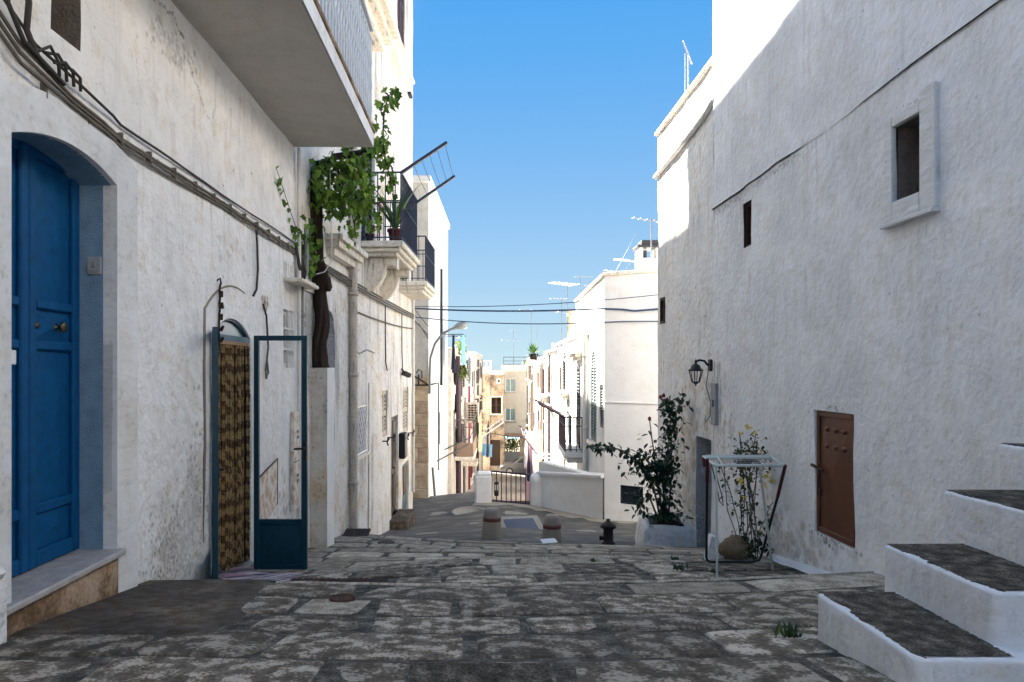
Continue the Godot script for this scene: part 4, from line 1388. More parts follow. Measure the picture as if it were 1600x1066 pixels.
func tall_house():
	var f := Frame.new(Vector3(-2.424, 0, 0), Vector3(0.0455, 0, -1), Vector3(1, 0, 0.0455))
	var t := thing("tall_house", "tall grimy white house with two iron balconies beyond the vine", "house", Vector3(-1.9, -3, -12))
	var b := B.new()
	var niche := B.new()
	wall(b, f, 7.9, 17.2, -4.6, 9.8, [
		{"u": [9.04, 9.62], "v": [-2.2, 0.76], "depth": 0.22, "arch": 0.28, "rb": niche},
		{"u": [10.97, 11.75], "v": [-1.39, -0.6], "depth": 0.18},
		{"u": [13.13, 13.67], "v": [-1.3, -0.43], "depth": 0.1},
		{"u": [15.69, 16.4], "v": [-1.46, -0.44], "depth": 0.1},
		{"u": [14.1, 14.97], "v": [-3.02, -0.99], "depth": 0.13},
		{"u": [15.5, 16.5], "v": [-3.6, -2.15], "depth": 0.13},
		{"u": [11.3, 12.4], "v": [2.04, 4.3], "depth": 0.15},
		{"u": [15.2, 16.2], "v": [1.87, 3.9], "depth": 0.15},
		{"u": [14.9, 15.9], "v": [7.2, 8.9], "depth": 0.12}], 0.25, 0.016)
	obj("wall", b, M.tall_plaster, t)
	obj("niche_reveal", niche, M.reveal_grey, t)
	b = B.new()
	shell(b, f, 7.9, 17.2, -4.6, 9.8, 7.0)
	obj("roof", b, M.grimy_white, t)
	b = B.new()
	b.prism(PackedVector2Array([Vector2(7.9, 9.7), Vector2(17.2, 9.7), Vector2(17.2, 9.805), Vector2(7.9, 11.05)]), f.p(0, 0, -0.005), f.U, Vector3.UP, f.N * -0.3)  # out of view; slope added to shape the shadow edge across the street
	obj("unseen_parapet", b, M.grimy_white, t)
	b = B.new()
	fbox(b, f, 9.0, 9.66, -2.3, 0.8, -0.26, -0.21)
	obj("niche_back", b, M.reveal_grey, t)
	b = B.new()
	fbox(b, f, 10.9, 11.8, -1.45, -1.392, -0.1, 0.04, 0.006)
	obj("window_sill", b, M.trim, t)
	cased_window(t, f, 10.97, 11.75, -1.39, -0.6, -0.05, M.pipe_white, M.dark_pane, 1)
	# lattice grille in the window
	b = B.new()
	for i in 5:
		for s in [-1, 1]:
			var pts := []
			for k in 9:
				var v := -1.37 + 0.75 * k / 8.0
				pts.append(f.p(11.02 + 0.68 * (i + 0.5) / 5.0 + s * 0.065 * sin(k * PI / 2.0 + 0.4), v, -0.012))
			b.tube(pts, 0.009, 4)
	for v in [-1.37, -0.62]: b.bar(f.p(10.98, v, -0.012), f.p(11.74, v, -0.012), 0.02)
	for u in [10.99, 11.73]: b.bar(f.p(u, -1.38, -0.012), f.p(u, -0.61, -0.012), 0.02)
	obj("window_grille", b, M.plastic_white, t)
	shutter(t, f, 13.13, 13.67, -1.3, -0.43, -0.02, M.shutter_pale, 0.075)
	shutter(t, f, 15.69, 16.4, -1.46, -0.44, -0.02, M.shutter_pale, 0.075)
	# four iron shutter catches
	for u in [13.05, 13.72, 15.6, 16.45]:
		b = B.new()
		var v := -1.36 if u < 14 else -1.52
		b.tube([f.p(u, v, 0), f.p(u, v, 0.12), f.p(u, v + 0.05, 0.15)], 0.014, 5)
		b.tube([f.p(u, v - 0.08, 0.13), f.p(u, v - 0.03, 0.11), f.p(u, v + 0.08, 0.13)], 0.014, 5)
		obj("shutter_catch", b, M.black, t)
	# the two street doors
	b = B.new()
	fbox(b, f, 14.1, 14.97, -3.02, -0.99, -0.12, -0.06)
	var door := obj("door", b, M.dark_wood, t)
	b = B.new()
	for u in [14.13, 14.56]:
		for v in [[-2.9, -2.2], [-2.1, -1.1]]: fbox(b, f, u + 0.05, u + 0.36, v[0], v[1], -0.062, -0.04, 0.01)
	obj("panels", b, M.dark_wood, door)
	b = B.new()
	b.lathe(f.p(14.5, -2.05, -0.06), [Vector2(0.01, 0), Vector2(0.01, 0.05), Vector2(0.03, 0.06), Vector2(0, 0.09)], 8, Basis(Vector3(0, 1, 0), f.N, f.U))
	obj("knob", b, M.brass, door)
	b = B.new()
	fbox(b, f, 15.5, 16.5, -3.6, -2.15, -0.12, -0.06)
	door = obj("door", b, M.teal_pale, t)
	door.set_meta("label", "narrow faded teal street door")
	b = B.new()
	for u in [15.55, 16.03]: fbox(b, f, u, u + 0.4, -2.9, -2.25, -0.062, -0.04, 0.01)
	obj("panels", b, M.dark_wood, door)
	b = B.new()
	fbox(b, f, 13.9, 15.1, -3.6, -3.02, -0.15, 0.36, 0.015)
	obj("doorstep", b, M.concrete, t)
	b = B.new()
	fbox(b, f, 11.85, 13.05, -4.0, -0.25, 0.0, 0.02, 0.01)
	obj("plaster_patch", b, M.tall_plaster, t)
	# cornice over the ground floor
	cornice(t, f, 9.1, 10.7, 1.74, 0.26, 0.24, M.trim)
	cornice(t, f, 8.1, 9.05, 1.02, 0.12, 0.05, M.trim, "string_course")
	b = B.new()
	fbox(b, f, 12.0, 17.22, 6.93, 7.0, 0.0, 0.05, 0.01)
	obj("string_course", b, M.trim, t)
	# balconies
	for k in 2:
		var u0: float = [11.25, 15.0][k]
		var u1: float = [13.27, 16.9][k]
		var v: float = [2.035, 1.855][k]
		var n: float = [0.69, 0.62][k]
		b = B.new()
		fbox(b, f, u0, u1, v - 0.1, v, -0.02, n, 0.015)
		fbox(b, f, u0 + 0.05, u1 - 0.05, v - 0.17, v - 0.101, -0.02, n - 0.05, 0.02)
		fbox(b, f, u0 + 0.1, u1 - 0.1, v - 0.23, v - 0.171, -0.02, n - 0.11, 0.02)
		var bal := obj("balcony", b, M.trim, t)
		bal.set_meta("label", ["stone balcony on two curved corbels", "smaller stone balcony near the far corner"][k])
		railing(bal, [f.p(u0 + 0.06, v, 0.02), f.p(u0 + 0.06, v, n - 0.05), f.p(u1 - 0.06, v, n - 0.05), f.p(u1 - 0.06, v, 0.02)], 1.1 if k == 0 else 0.96, 0.115, 0.016, M.rail_blue, [0.56] if k == 0 else [0.6])
		if k == 0:
			for u in [u0 + 0.25, u1 - 0.4]:
				b = B.new()
				var poly := PackedVector2Array([Vector2(0, -0.24), Vector2(n - 0.14, -0.24), Vector2(n - 0.14, -0.42), Vector2(n - 0.2, -0.36), Vector2(n - 0.3, -0.34)])
				for i in 9:
					var a := i / 8.0 * PI / 2
					poly.append(Vector2(0.02 + (n - 0.36) * cos(a), -0.36 - 0.42 * sin(a)))
				poly.append(Vector2(0.0, -0.82))
				b.prism(poly, f.p(u, v, 0), f.N, Vector3.UP, f.U * 0.2)
				obj("corbel", b, M.trim, bal)
		shutter(t, f, [11.3, 15.2][k], [12.4, 16.2][k], v + 0.005, v + 2.0 + 0.03 * k, -0.04, M.shutter_green if k == 0 else M.shutter_pale, 0.09)
	# a ledge of the upper floor
	cornice(t, f, 8.5, 12.5, 5.95, 0.42, 0.42, M.trim, "upper_ledge")
	shutter(t, f, 14.9, 15.9, 7.2, 8.9, -0.02, M.shutter_purple, 0.08)
	b = B.new()
	fbox(b, f, 16.3, 16.6, 6.35, 6.4, 0.0, 0.08)
	obj("iron_stub", b, M.black, t)

func tall_house_things():
	var f := Frame.new(Vector3(-2.424, 0, 0), Vector3(0.0455, 0, -1), Vector3(1, 0, 0.0455))
	pipe("downpipe", "rusty cream downpipe between the arched niche and the grille window", "pipe", [f.p(10.45, -3.0, 0.07), f.p(10.45, 3.6, 0.07)], 0.062, M.pipe_pale, [f.p(10.45, -1.7, 0.07), f.p(10.45, -0.1, 0.07), f.p(10.45, 1.1, 0.07)])
	pipe("downpipe", "thin pale pipe on the far corner of the tall house", "pipe", [f.p(17.0, -3.0, 0.04), f.p(17.0, 2.0, 0.04)], 0.035, M.pipe_white)
	var runs := []
	for k in 3: runs.append(sag(f.p(8.1, 1.32 - 0.02 * k, 0.05), f.p(17.0, 1.28 - 0.04 * k, 0.05), 0.02 + 0.02 * k))
	line("cable_run", "cables strung along the tall house below its balconies", "cable", runs, 0.016, M.cable_pale)
	line("lower_cable", "thin cable crossing the tall house above its ground floor windows", "cable", [sag(f.p(10.5, 0.87, 0.03), f.p(17.1, 0.95, 0.03), 0.05)], 0.014, M.cable_pale)
	line("drop_cable", "thin cable dropping to the spotlight on the tall house", "cable", [[f.p(15.3, 1.2, 0.03), f.p(15.3, 0.4, 0.03), f.p(15.35, -0.1, 0.04)], [f.p(13.3, 1.2, 0.03), f.p(13.3, 0.6, 0.03), f.p(13.34, 0.1, 0.03), f.p(13.5, -0.05, 0.03)]], 0.012, M.cable)
	line("hanging_wire", "loose wire in front of the grille window wall", "wire", [[f.p(10.6, 0.3, 0.03), f.p(11.0, 0.22, 0.04), f.p(11.6, 0.3, 0.03), f.p(12.3, 0.26, 0.02)]], 0.008, M.cable_pale)
	var b := B.new()
	b.box(f.p(15.35, -0.14, 0.12), Vector3(0.16, 0.1, 0.18), 0.02, f.bas() * Basis(Vector3.UP, 0.6) * Basis(Vector3.RIGHT, 0.4))
	b.bar(f.p(15.35, -0.02, 0.0), f.p(15.35, -0.1, 0.1), 0.03)
	tag(obj("spotlight", b, M.black), "small black spotlight on the tall house above its doors", "spotlight")
	b = B.new()
	fbox(b, f, 15.05, 15.4, -1.95, -1.4, 0.0, 0.14, 0.02)
	var box := tag(obj("mailbox", b, M.black), "black mailbox between the two ground floor doors", "mailbox")
	b = B.new()
	fbox(b, f, 15.1, 15.35, -1.52, -1.49, 0.139, 0.15)
	obj("flap", b, M.iron, box)
	# clothes line frame that leans out of the first balcony
	var t := thing("clothes_airer", "blue clothesline frame leaning out from the first iron balcony", "clothesline", f.p(11.3, 3.1, 0.64))
	var a0 := f.p(11.31, 3.12, 0.64)
	var a1 := f.p(13.21, 3.1, 0.64)
	var e0 := Vector3(-0.53, 3.62, -11.3)
	var e1 := Vector3(-0.47, 3.6, -13.2)
	for k in 2:
		b = B.new()
		b.bar([a0, a1][k], [e0, e1][k], 0.055, 0.045)
		obj("arm", b, M.rail_blue, t)
	for k in 5:
		b = B.new()
		b.tube(sag(a0.lerp(e0, 0.28 + 0.17 * k), a1.lerp(e1, 0.28 + 0.17 * k), 0.02, 6), 0.005, 4)
		obj("wire", b, M.iron, t)
	# potted plant on the balcony
	t = thing("potted_plant", "spiky green plant in a dark red pot on the first balcony", "plant", f.p(11.6, 2.04, 0.5))
	b = B.new()
	b.lathe(f.p(11.62, 2.04, 0.5), [Vector2(0.085, 0), Vector2(0.12, 0.2), Vector2(0.135, 0.2), Vector2(0.135, 0.24), Vector2(0.115, 0.24), Vector2(0.11, 0.2), Vector2(0, 0.2)], 16)
	obj("pot", b, M.pot, t)
	var r := RandomNumberGenerator.new()
	r.seed = 5
	b = B.new()
	for k in 30:
		var a := r.randf() * TAU
		var l := r.randf_range(0.6, 1.15)
		var lean := r.randf_range(0.15, 0.85)
		var c := f.p(11.62, 2.22, 0.5)
		var side := Vector3(-sin(a), 0, cos(a))
		b.col = Color(0.035, 0.085, 0.02).lerp(Color(0.12, 0.2, 0.05), r.randf())
		var prev := [c - side * 0.016, c + side * 0.016]
		for i in range(1, 6):
			var s := i / 5.0
			var p := c + Vector3(cos(a), 0, sin(a)) * l * lean * s * (0.5 + 0.5 * s) + Vector3(0, l * s * (1.0 - 0.45 * lean * s), 0)
			var w := 0.022 * (1.0 - s * s) + 0.001
			var now := [p - side * w, p + side * w]
			b.quad(prev[0], prev[1], now[1], now[0])
			prev = now
	stuff(obj("leaves", b, M.leaf, t))
	t = thing("small_pot", "small brown pot on the near end of the first balcony", "pot", f.p(11.4, 2.04, 0.1))
	b = B.new()
	b.lathe(f.p(11.4, 2.04, 0.12), [Vector2(0.05, 0), Vector2(0.07, 0.1), Vector2(0.08, 0.1), Vector2(0.08, 0.13), Vector2(0, 0.12)], 12)
	obj("pot", b, M.pot, t)
	b = B.new()
	for k in 5: b.tube([f.p(11.4, 2.16, 0.12), f.p(11.4 + r.randf_range(-0.05, 0.05), 2.25, 0.12 + r.randf_range(-0.05, 0.05))], 0.006, 4)
	obj("stems", b, M.stem, t)
	b = B.new()
	b.tube([f.p(11.55, 2.04, 0.25), f.p(11.55, 2.75, 0.25)], 0.012, 6)
	b.bar(f.p(11.45, 2.66, 0.25), f.p(11.65, 2.66, 0.25), 0.03)
	tag(obj("red_broom", b, M.red_paint), "thin red pole leaning on the railing of the first balcony", "broom")
	# cables over the street
	var l0 := f.p(17.1, 1.42, 0.02)
	line("street_cable", "uppermost thin cable spanning the street to the white corner house", "cable", [sag(l0 + Vector3(0, 0.08, 0), Vector3(3.8, 1.49, -14.1), 0.1)], 0.009, M.cable_blue, "cables across the street")
	line("street_cable", "thick middle cable spanning the street to the white corner house", "cable", [sag(l0 + Vector3(0, 0.03, 0), Vector3(2.62, 1.26, -14.98), 0.06) + [Vector3(3.0, 1.22, -14.72), Vector3(3.2, 1.18, -14.58), Vector3(3.8, 1.2, -14.15)]], 0.02, M.cable_blue, "cables across the street")
	line("street_cable", "lowest cable spanning the street to the white corner house", "cable", [sag(f.p(17.1, 1.24, 0.02), Vector3(2.62, 0.97, -14.98), 0.09) + [Vector3(3.0, 0.97, -14.72), Vector3(3.8, 0.94, -14.15)]], 0.012, M.cable_blue, "cables across the street")

func corner_tower():
	# the house of stone blocks beyond the side street
	var F0 := Frame.new(Vector3(-1.5, 0, -20.5), Vector3(1, 0, 0), Vector3(0, 0, 1))
	var S := Frame.new(Vector3(-2.238, 0, 0), Vector3(0.036, 0, -1), Vector3(1, 0, 0.036))
	var t := thing("corner_house", "cream house with bare stone blocks at its foot, beyond the side street", "house", Vector3(-3, -3.6, -22))
	var b := B.new()
	wall(b, F0, -9.0, 0.0, -0.24, 5.4, [], 0.5, 0.02)
	obj("front_wall", b, M.cream, t)
	b = B.new()
	wall(b, F0, -9.0, -0.01, -4.2, -0.24, [], 0.5, 0.01)
	obj("front_footing", b, M.cream, t)
	b = B.new()
	wall(b, S, 20.5, 27.4, -6.5, 5.4, [{"u": [23.4, 24.2], "v": [-2.6, -1.5], "depth": 0.12}], 0.5, 0.012)
	obj("street_wall", b, M.white, t)
	shutter(t, S, 23.4, 24.2, -2.6, -1.5, -0.02, M.shutter_purple, 0.09)
	b = B.new()
	fbox(b, F0, -9.0, -0.01, -6.5, 5.35, -6.9, -0.02)
	fbox(b, F0, -9.0, -2.5, 5.35, 12.6, -6.9, -0.1)  # unseen taller block, added and sized for the shadow it casts
	obj("unseen_storey", b, M.cream, t)
	b = B.new()
	fbox(b, F0, -9.0, 0.08, 5.4, 5.6, -0.2, 0.08, 0.02)
	obj("cornice", b, M.bright, t)
	b = B.new()
	fbox(b, S, 20.72, 27.45, 5.398, 5.598, -0.2, 0.08, 0.02)
	obj("cornice", b, M.bright, t)
	# stone blocks, each on its own bed
	var r := RandomNumberGenerator.new()
	r.seed = 12
	var y := -0.25
	var row := 0
	while y > -3.6:
		var h := r.randf_range(0.3, 0.42)
		var x := 0.0
		while x > -1.6:
			var w: float = r.randf_range(0.45, 0.7) if x < 0.0 else [0.3, 0.55][row % 2]
			b = B.new()
			fbox(b, F0, x - w + 0.008, x - (0.0 if x < 0.0 else 0.004), y - h + 0.008, y - 0.004, -0.02, 0.045 + r.randf_range(-0.01, 0.012), 0.018)
			obj("stone_block", b, M["ashlar_%d" % r.randi_range(0, 1)], t)
			x -= w
		y -= h
		row += 1
	# street lamp on the corner
	t = thing("street_lamp", "grey street lamp on a curved arm at the corner of the stone block house", "street lamp", Vector3(-1.45, -0.8, -20.4))
	b = B.new()
	var arm := [Vector3(-1.46, -0.75, -20.42), Vector3(-1.46, -0.25, -20.42), Vector3(-1.43, 0.3, -20.35), Vector3(-1.3, 0.7, -20.3), Vector3(-1.08, 0.98, -20.25), Vector3(-0.88, 1.08, -20.2)]
	b.tube(arm, 0.035, 8)
	obj("arm", b, M.pipe_grey, t)
	b = B.new()
	var ax := Vector3(1, 0.32, 0.1).normalized()
	var bz := ax.cross(Vector3.UP).normalized()
	var lb := Basis(ax, bz.cross(ax).normalized() * -1.0, bz)
	lb.y = Vector3(-ax.y, ax.x, 0).normalized()
	b.smooth()
	for i in 14:
		for k in 14:
			var G := func(ii: int, kk: int) -> Vector3:
				var s := ii / 14.0
				var a := TAU * kk / 14.0
				var w := 0.045 + 0.1 * sstep(0.2, 0.6, s) - 0.14 * maxf(0.0, s - 0.82) / 0.18
				var hh := 0.05 + 0.09 * sstep(0.15, 0.6, s) - 0.12 * maxf(0.0, s - 0.85) / 0.15
				var vy := sin(a) * hh * (1.0 if sin(a) > 0 else 0.25)
				return Vector3(-0.92, 1.06, -20.2) + lb * Vector3(0.62 * s, vy, cos(a) * w)
			b.quad(G.call(i, k), G.call(i + 1, k), G.call(i + 1, k + 1), G.call(i, k + 1))
	obj("lamp_head", b, M.plastic_grey, t)
	b = B.new()
	b.blob(Vector3(-0.92, 1.06, -20.2) + lb * Vector3(0.4, -0.035, 0), Vector3(0.17, 0.05, 0.11), wob, 0.0, 12)
	obj("lens", b, M.tank, t)
	var runs := [[Vector3(-2.0, -0.18, -20.4), Vector3(-1.6, -0.42, -20.4), Vector3(-1.44, -0.55, -20.42)], [Vector3(-2.1, -0.5, -20.42), Vector3(-1.46, -0.5, -20.42), Vector3(-1.40, -0.49, -22.0), Vector3(-1.38, -0.5, -23.3), Vector3(-1.38, -3.4, -23.4)]]
	line("corner_cables", "dark cables bracketed across the corner of the stone block house", "cable", runs, 0.022, M.cable)
	b = B.new()
	b.bar(Vector3(-1.78, -0.5, -20.42), Vector3(-1.78, -0.2, -20.42), 0.04)
	b.tube([Vector3(-1.85, -0.15, -20.4), Vector3(-1.78, -0.05, -20.35), Vector3(-1.68, -0.1, -20.35), Vector3(-1.68, -0.3, -20.38)], 0.018, 5)
	tag(obj("cable_bracket", b, M.iron), "black cable bracket on the cream wall above the stone blocks", "bracket")
	line("wall_wires", "thin slack wires on the upper cream wall beside the tall house", "wire", [[Vector3(-2.1, 1.95, -20.4), Vector3(-1.5, 1.2, -20.4)], [Vector3(-2.1, 1.6, -20.4), Vector3(-1.5, 0.95, -20.4)], [Vector3(-2.1, 1.5, -20.4), Vector3(-1.75, 1.25, -20.4), Vector3(-1.5, 0.85, -20.4)]], 0.012, M.cable_pale)
	b = B.new()
	b.tube([Vector3(-1.3, -3.7, -20.3), Vector3(-1.38, -2.9, -20.5)], 0.04, 6)
	tag(obj("iron_pole", b, M.pipe_grey), "short dark pole leaning on the foot of the white corner wall", "pole")
	# washing on the upper wall
	b = B.new()
	b.bar(S.p(25.2, 1.2, 0.0), S.p(25.2, 1.2, 0.75), 0.03)
	b.bar(S.p(26.6, 1.2, 0.0), S.p(26.6, 1.2, 0.75), 0.03)
	b.tube([S.p(25.2, 1.2, 0.7), S.p(26.6, 1.2, 0.7)], 0.01, 4)
	b.tube([S.p(25.2, 1.2, 0.35), S.p(26.6, 1.2, 0.35)], 0.01, 4)
	tag(obj("washing_rods", b, M.iron), "iron rods holding the light blue laundry high on the left", "clothesline")
	cloth("sheet", "light blue sheet hung high on the white wall behind the street lamp", S.p(25.2, 1.22, 0.7), S.p(26.5, 1.22, 0.7), 1.05, M.cloth_blue, 3)
	cloth("garment", "dark navy garment hung beside the light blue sheet", S.p(25.2, 1.18, 0.35), S.p(25.9, 1.18, 0.35), 1.3, M.cloth_navy, 4)
	b = B.new()
	b.tube([S.p(24.2, -0.6, 0.04), S.p(24.2, 3.4, 0.04)], 0.05, 6)
	tag(obj("downpipe", b, M.iron), "dark vertical pipe on the white wall above the street lamp", "pipe")
	b = B.new()
	b.bar(S.p(23.0, -3.05, 0.0), S.p(25.4, -2.75, 0.9), 0.035)
	b.bar(S.p(25.8, -3.0, 0.0), S.p(27.4, -2.7, 0.9), 0.035)
	tag(obj("washing_bracket", b, M.iron), "dark iron clothes arms sticking out of the white corner wall", "clothesline")

func cloth(called: String, label: String, a: Vector3, c: Vector3, h: float, m: Material, sd: int, cat := "laundry") -> MeshInstance3D:
	var b := B.new()
	b.smooth()
	var side := (c - a).cross(Vector3.UP).normalized()
	var G := func(i: int, k: int) -> Vector3:
		var s := i / 14.0
		var v := k / 10.0
		return a.lerp(c, s + 0.03 * sin(v * 3.0 + sd)) - Vector3(0, h * v * (1.0 + 0.05 * sin(s * 5.0 + sd)), 0) + side * (0.05 * v + 0.02) * sin(s * 14.0 + sd * 1.7 + v)
	for i in 14:
		for k in 10: b.quad(G.call(i, k), G.call(i + 1, k), G.call(i + 1, k + 1), G.call(i, k + 1))
	return tag(obj(called, b, m), label, cat, "") as MeshInstance3D

func row_house(label: String, f: Frame, u0: float, u1: float, v0: float, v1: float, m: Material, holes := [], deep := 7.0, cap := 0.06) -> Node3D:
	var t := thing("row_house", label, "house", f.p((u0 + u1) / 2, v0, -deep / 2))
	var b := B.new()
	wall(b, f, u0, u1, v0, v1, holes, 0.7, 0.015)
	obj("wall", b, m, t)
	b = B.new()
	shell(b, f, u0, u1, v0, v1 - 0.02, deep)
	obj("roof", b, m, t)
	b = B.new()
	fbox(b, f, u0 - 0.03, u1 + 0.03, v1, v1 + 0.1, -0.22, cap, 0.01)
	obj("parapet_cap", b, M.bright if m == M.bright else M.trim, t)
	return t

func clutter(t: Node3D, f: Frame, u0: float, u1: float, v0: float, v1: float, sd: int, dark: Array):
	# pipes, small shutters, hoods, sills and cables of a row house front
	var r := RandomNumberGenerator.new()
	r.seed = sd
	var u := u0 + 0.4
	while u < u1 - 0.9:
		var kind := r.randf()
		if kind < 0.35:
			var b := B.new()
			b.tube([f.p(u, v0, 0.07), f.p(u, v1 - r.randf_range(0.1, 2.5), 0.07)], r.randf_range(0.035, 0.06), 6)
			obj("drainpipe", b, [M.purple_iron, M.terracotta, M.pipe_white, M.pipe_grey][r.randi_range(0, 3)], t)
			u += r.randf_range(0.4, 1.0)
		else:
			var w := r.randf_range(0.55, 0.85)
			for fl in 3:
				var y := v1 - 1.9 - fl * 2.7 + r.randf_range(-0.3, 0.3)
				if y < v0 + 1.5 or r.randf() < 0.25: continue
				var h := r.randf_range(0.9, 1.5)
				var b := B.new()
				fbox(b, f, u, u + w, y, y + h, 0.0, 0.035, 0.01)
				var m: Material = dark[r.randi_range(0, dark.size() - 1)]
				var o := obj("shutter", b, m, t)
				b = B.new()
				for k in int(h / 0.1): fbox(b, f, u + 0.05, u + w - 0.05, y + 0.05 + k * 0.1, y + 0.11 + k * 0.1, 0.03, 0.06)
				stuff(obj("slats", b, m, o))
				if r.randf() < 0.6:
					b = B.new()
					fbox(b, f, u - 0.12, u + w + 0.12, y + h + 0.12, y + h + 0.22, 0.0, 0.2, 0.01)
					obj("window_hood", b, M.trim, t)
				if r.randf() < 0.7:
					b = B.new()
					fbox(b, f, u - 0.08, u + w + 0.08, y - 0.1, y - 0.005, 0.0, 0.14, 0.01)
					obj("sill", b, M.trim, t)
			u += w + r.randf_range(0.3, 1.1)
	for k in 2:
		var b := B.new()
		var y := lerpf(v0, v1, 0.55 + 0.2 * k) + r.randf_range(-0.4, 0.4)
		b.tube(sag(f.p(u0 + 0.1, y, 0.05), f.p(u1 - 0.1, y + r.randf_range(-0.5, 0.5), 0.05), 0.05, 6), 0.018, 4)
		obj("cable", b, M.cable, t)

func left_row():
	var L := Frame.new(Vector3(-2.238 + 0.14, 0, 0), Vector3(0.036, 0, -1), Vector3(1, 0, 0.036))
	var t := row_house("stained cream row house with weeds growing from its pipe, next to the white corner wall", L, 27.4, 34.4, -8.0, 0.72, M.grimy, [{"u": [28.4, 29.2], "v": [-3.6, -1.7], "depth": 0.15}, {"u": [31.4, 32.4], "v": [-7.0, -4.6], "depth": 0.2}])
	shutter(t, L, 28.4, 29.2, -3.6, -1.7, -0.04, M.dark_wood, 0.09)
	var b := B.new()
	fbox(b, L, 31.4, 32.4, -7.0, -4.6, -0.2, -0.14)
	obj("door", b, M.dark_wood, t)
	# its balcony: slab, a parapet of stained concrete and iron bars
	b = B.new()
	fbox(b, L, 28.6, 33.5, -3.78, -3.62, -0.05, 0.82, 0.02)
	var bal := obj("balcony", b, M.trim, t)
	b = B.new()
	fbox(b, L, 28.65, 32.0, -3.62, -3.05, 0.74, 0.8, 0.02)
	fbox(b, L, 28.65, 28.72, -3.62, -3.05, 0.1, 0.739, 0.02)
	obj("balcony_parapet", b, M.terracotta, bal)
	railing(bal, [L.p(28.7, -3.62, 0.05), L.p(28.7, -3.62, 0.77), L.p(33.4, -3.62, 0.77)], 1.5, 0.3, 0.03, M.cable_pale, [0.8])
	for s in [[29.9, 1.0, M.purple_iron], [30.6, 0.4, M.purple_iron]]:
		b = B.new()
		b.tube([L.p(s[0], -8, 0.09), L.p(s[0], s[1] - 0.5, 0.09)], 0.09, 8)
		obj("drainpipe", b, s[2], t)
	b = B.new()
	for i in 3:
		b.blob(L.p(28.8 + 0.5 * i, -0.2 - 1.3 * i, 0.05), Vector3(0.1, 0.55, 0.4) * (1.0 - 0.2 * i), wob, 0.5, 10)
	stuff(obj("moss", b, M.soil, t))
	var r := RandomNumberGenerator.new()
	r.seed = 44
	var Lf := []
	var col := []
	for i in 130:
		var c := L.p(30.0, -0.1, 0.22) if i < 90 else L.p(30.8, 1.0, 0.15)
		Lf.append(Transform3D(rand_basis(r, 0.8, 0.2), c + Vector3(r.randfn(), r.randfn() * 1.2, r.randfn()) * 0.14))
		col.append(Color(0.06, 0.1, 0.02).lerp(Color(0.2, 0.24, 0.06), r.randf()))
	multi("weeds", leaf_mesh(false), M.leaf, Lf, col, t)
	clutter(t, L, 31.0, 34.4, -8.0, 0.72, 5, [M.dark_wood, M.shutter_purple])
	t = row_house("white row house with the red drainpipe and the air conditioner", L, 34.4, 40.5, -9.0, 0.78, M.grimy_white, [{"u": [36.0, 36.9], "v": [-4.0, -1.6], "depth": 0.15}, {"u": [38.4, 39.2], "v": [-8.4, -6.0], "depth": 0.2}])
	shutter(t, L, 36.0, 36.9, -4.0, -1.6, -0.04, M.dark_wood, 0.1)
	b = B.new()
	b.tube([L.p(38.6, -9, 0.09), L.p(38.6, -1.0, 0.09)], 0.09, 8)
	obj("drainpipe", b, M.red_paint, t)
	b = B.new()
	fbox(b, L, 35.1, 36.4, -4.9, -4.7, 0.0, 0.7)
	obj("balcony", b, M.trim, t)
	clutter(t, L, 34.4, 40.5, -9.0, 0.78, 6, [M.dark_wood, M.shutter_purple])
	t = row_house("second white row house on the left, plain towards the gate", L, 40.5, 48.0, -9.6, 0.85, M.bright, [{"u": [43.0, 44.0], "v": [-4.4, -2.0], "depth": 0.15}])
	shutter(t, L, 43.0, 44.0, -4.4, -2.0, -0.04, M.shutter_purple, 0.1)
	clutter(t, L, 40.5, 48.0, -9.6, 0.85, 7, [M.dark_wood, M.shutter_purple, M.red_paint])
	t = row_house("last cream row house on the left before the cross street", L, 48.0, 63.0, -10.5, 1.0, M.cream, [{"u": [51.0, 52.2], "v": [-5.0, -2.6], "depth": 0.15}, {"u": [57.0, 58.2], "v": [-5.0, -2.6], "depth": 0.15}])
	shutter(t, L, 51.0, 52.2, -5.0, -2.6, -0.04, M.shutter_purple, 0.12)
	shutter(t, L, 57.0, 58.2, -5.0, -2.6, -0.04, M.dark_wood, 0.12)
	b = B.new()
	fbox(b, L, 49.0, 54.0, -5.3, -5.1, 0.0, 0.9)
	var bb := obj("balcony", b, M.trim, t)
	railing(bb, [L.p(49.0, -5.1, 0.85), L.p(54.0, -5.1, 0.85)], 1.0, 0.4, 0.03, M.iron)
	clutter(t, L, 48.0, 63.0, -10.5, 1.0, 8, [M.dark_wood, M.shutter_purple])
	# air conditioner
	b = B.new()
	fbox(b, L, 35.2, 35.9, -2.75, -1.75, 0.15, 0.75, 0.02)
	var ac := tag(obj("air_conditioner", b, M.plate_white), "cream air conditioner box with a dark grille on the left row", "air conditioner")
	b = B.new()
	for i in 7:
		for k in 3: b.box(L.p(35.18, -2.6 + 0.12 * i, 0.3 + 0.15 * k), Vector3(0.11, 0.08, 0.02), 0.0)
	obj("grille", b, M.black, ac)
	# washing frames and lines over the lower street
	var t2 := thing("drying_rack", "tilted white clothes drying frame over the lower street on the left", "drying rack", L.p(33.5, -3.0, 1.3))
	b = B.new()
	var c0 := L.p(33.0, -3.35, 0.85); var c1 := L.p(33.0, -2.55, 2.0)
	for s in [[c0, c1], [c0 + Vector3(0, 0.1, -1.2), c1 + Vector3(0, 0.1, -1.2)], [c0, c0 + Vector3(0, 0.1, -1.2)], [c1, c1 + Vector3(0, 0.1, -1.2)], [c0.lerp(c1, 0.5), c0.lerp(c1, 0.5) + Vector3(0, 0.1, -1.2)]]: b.bar(s[0], s[1], 0.05)
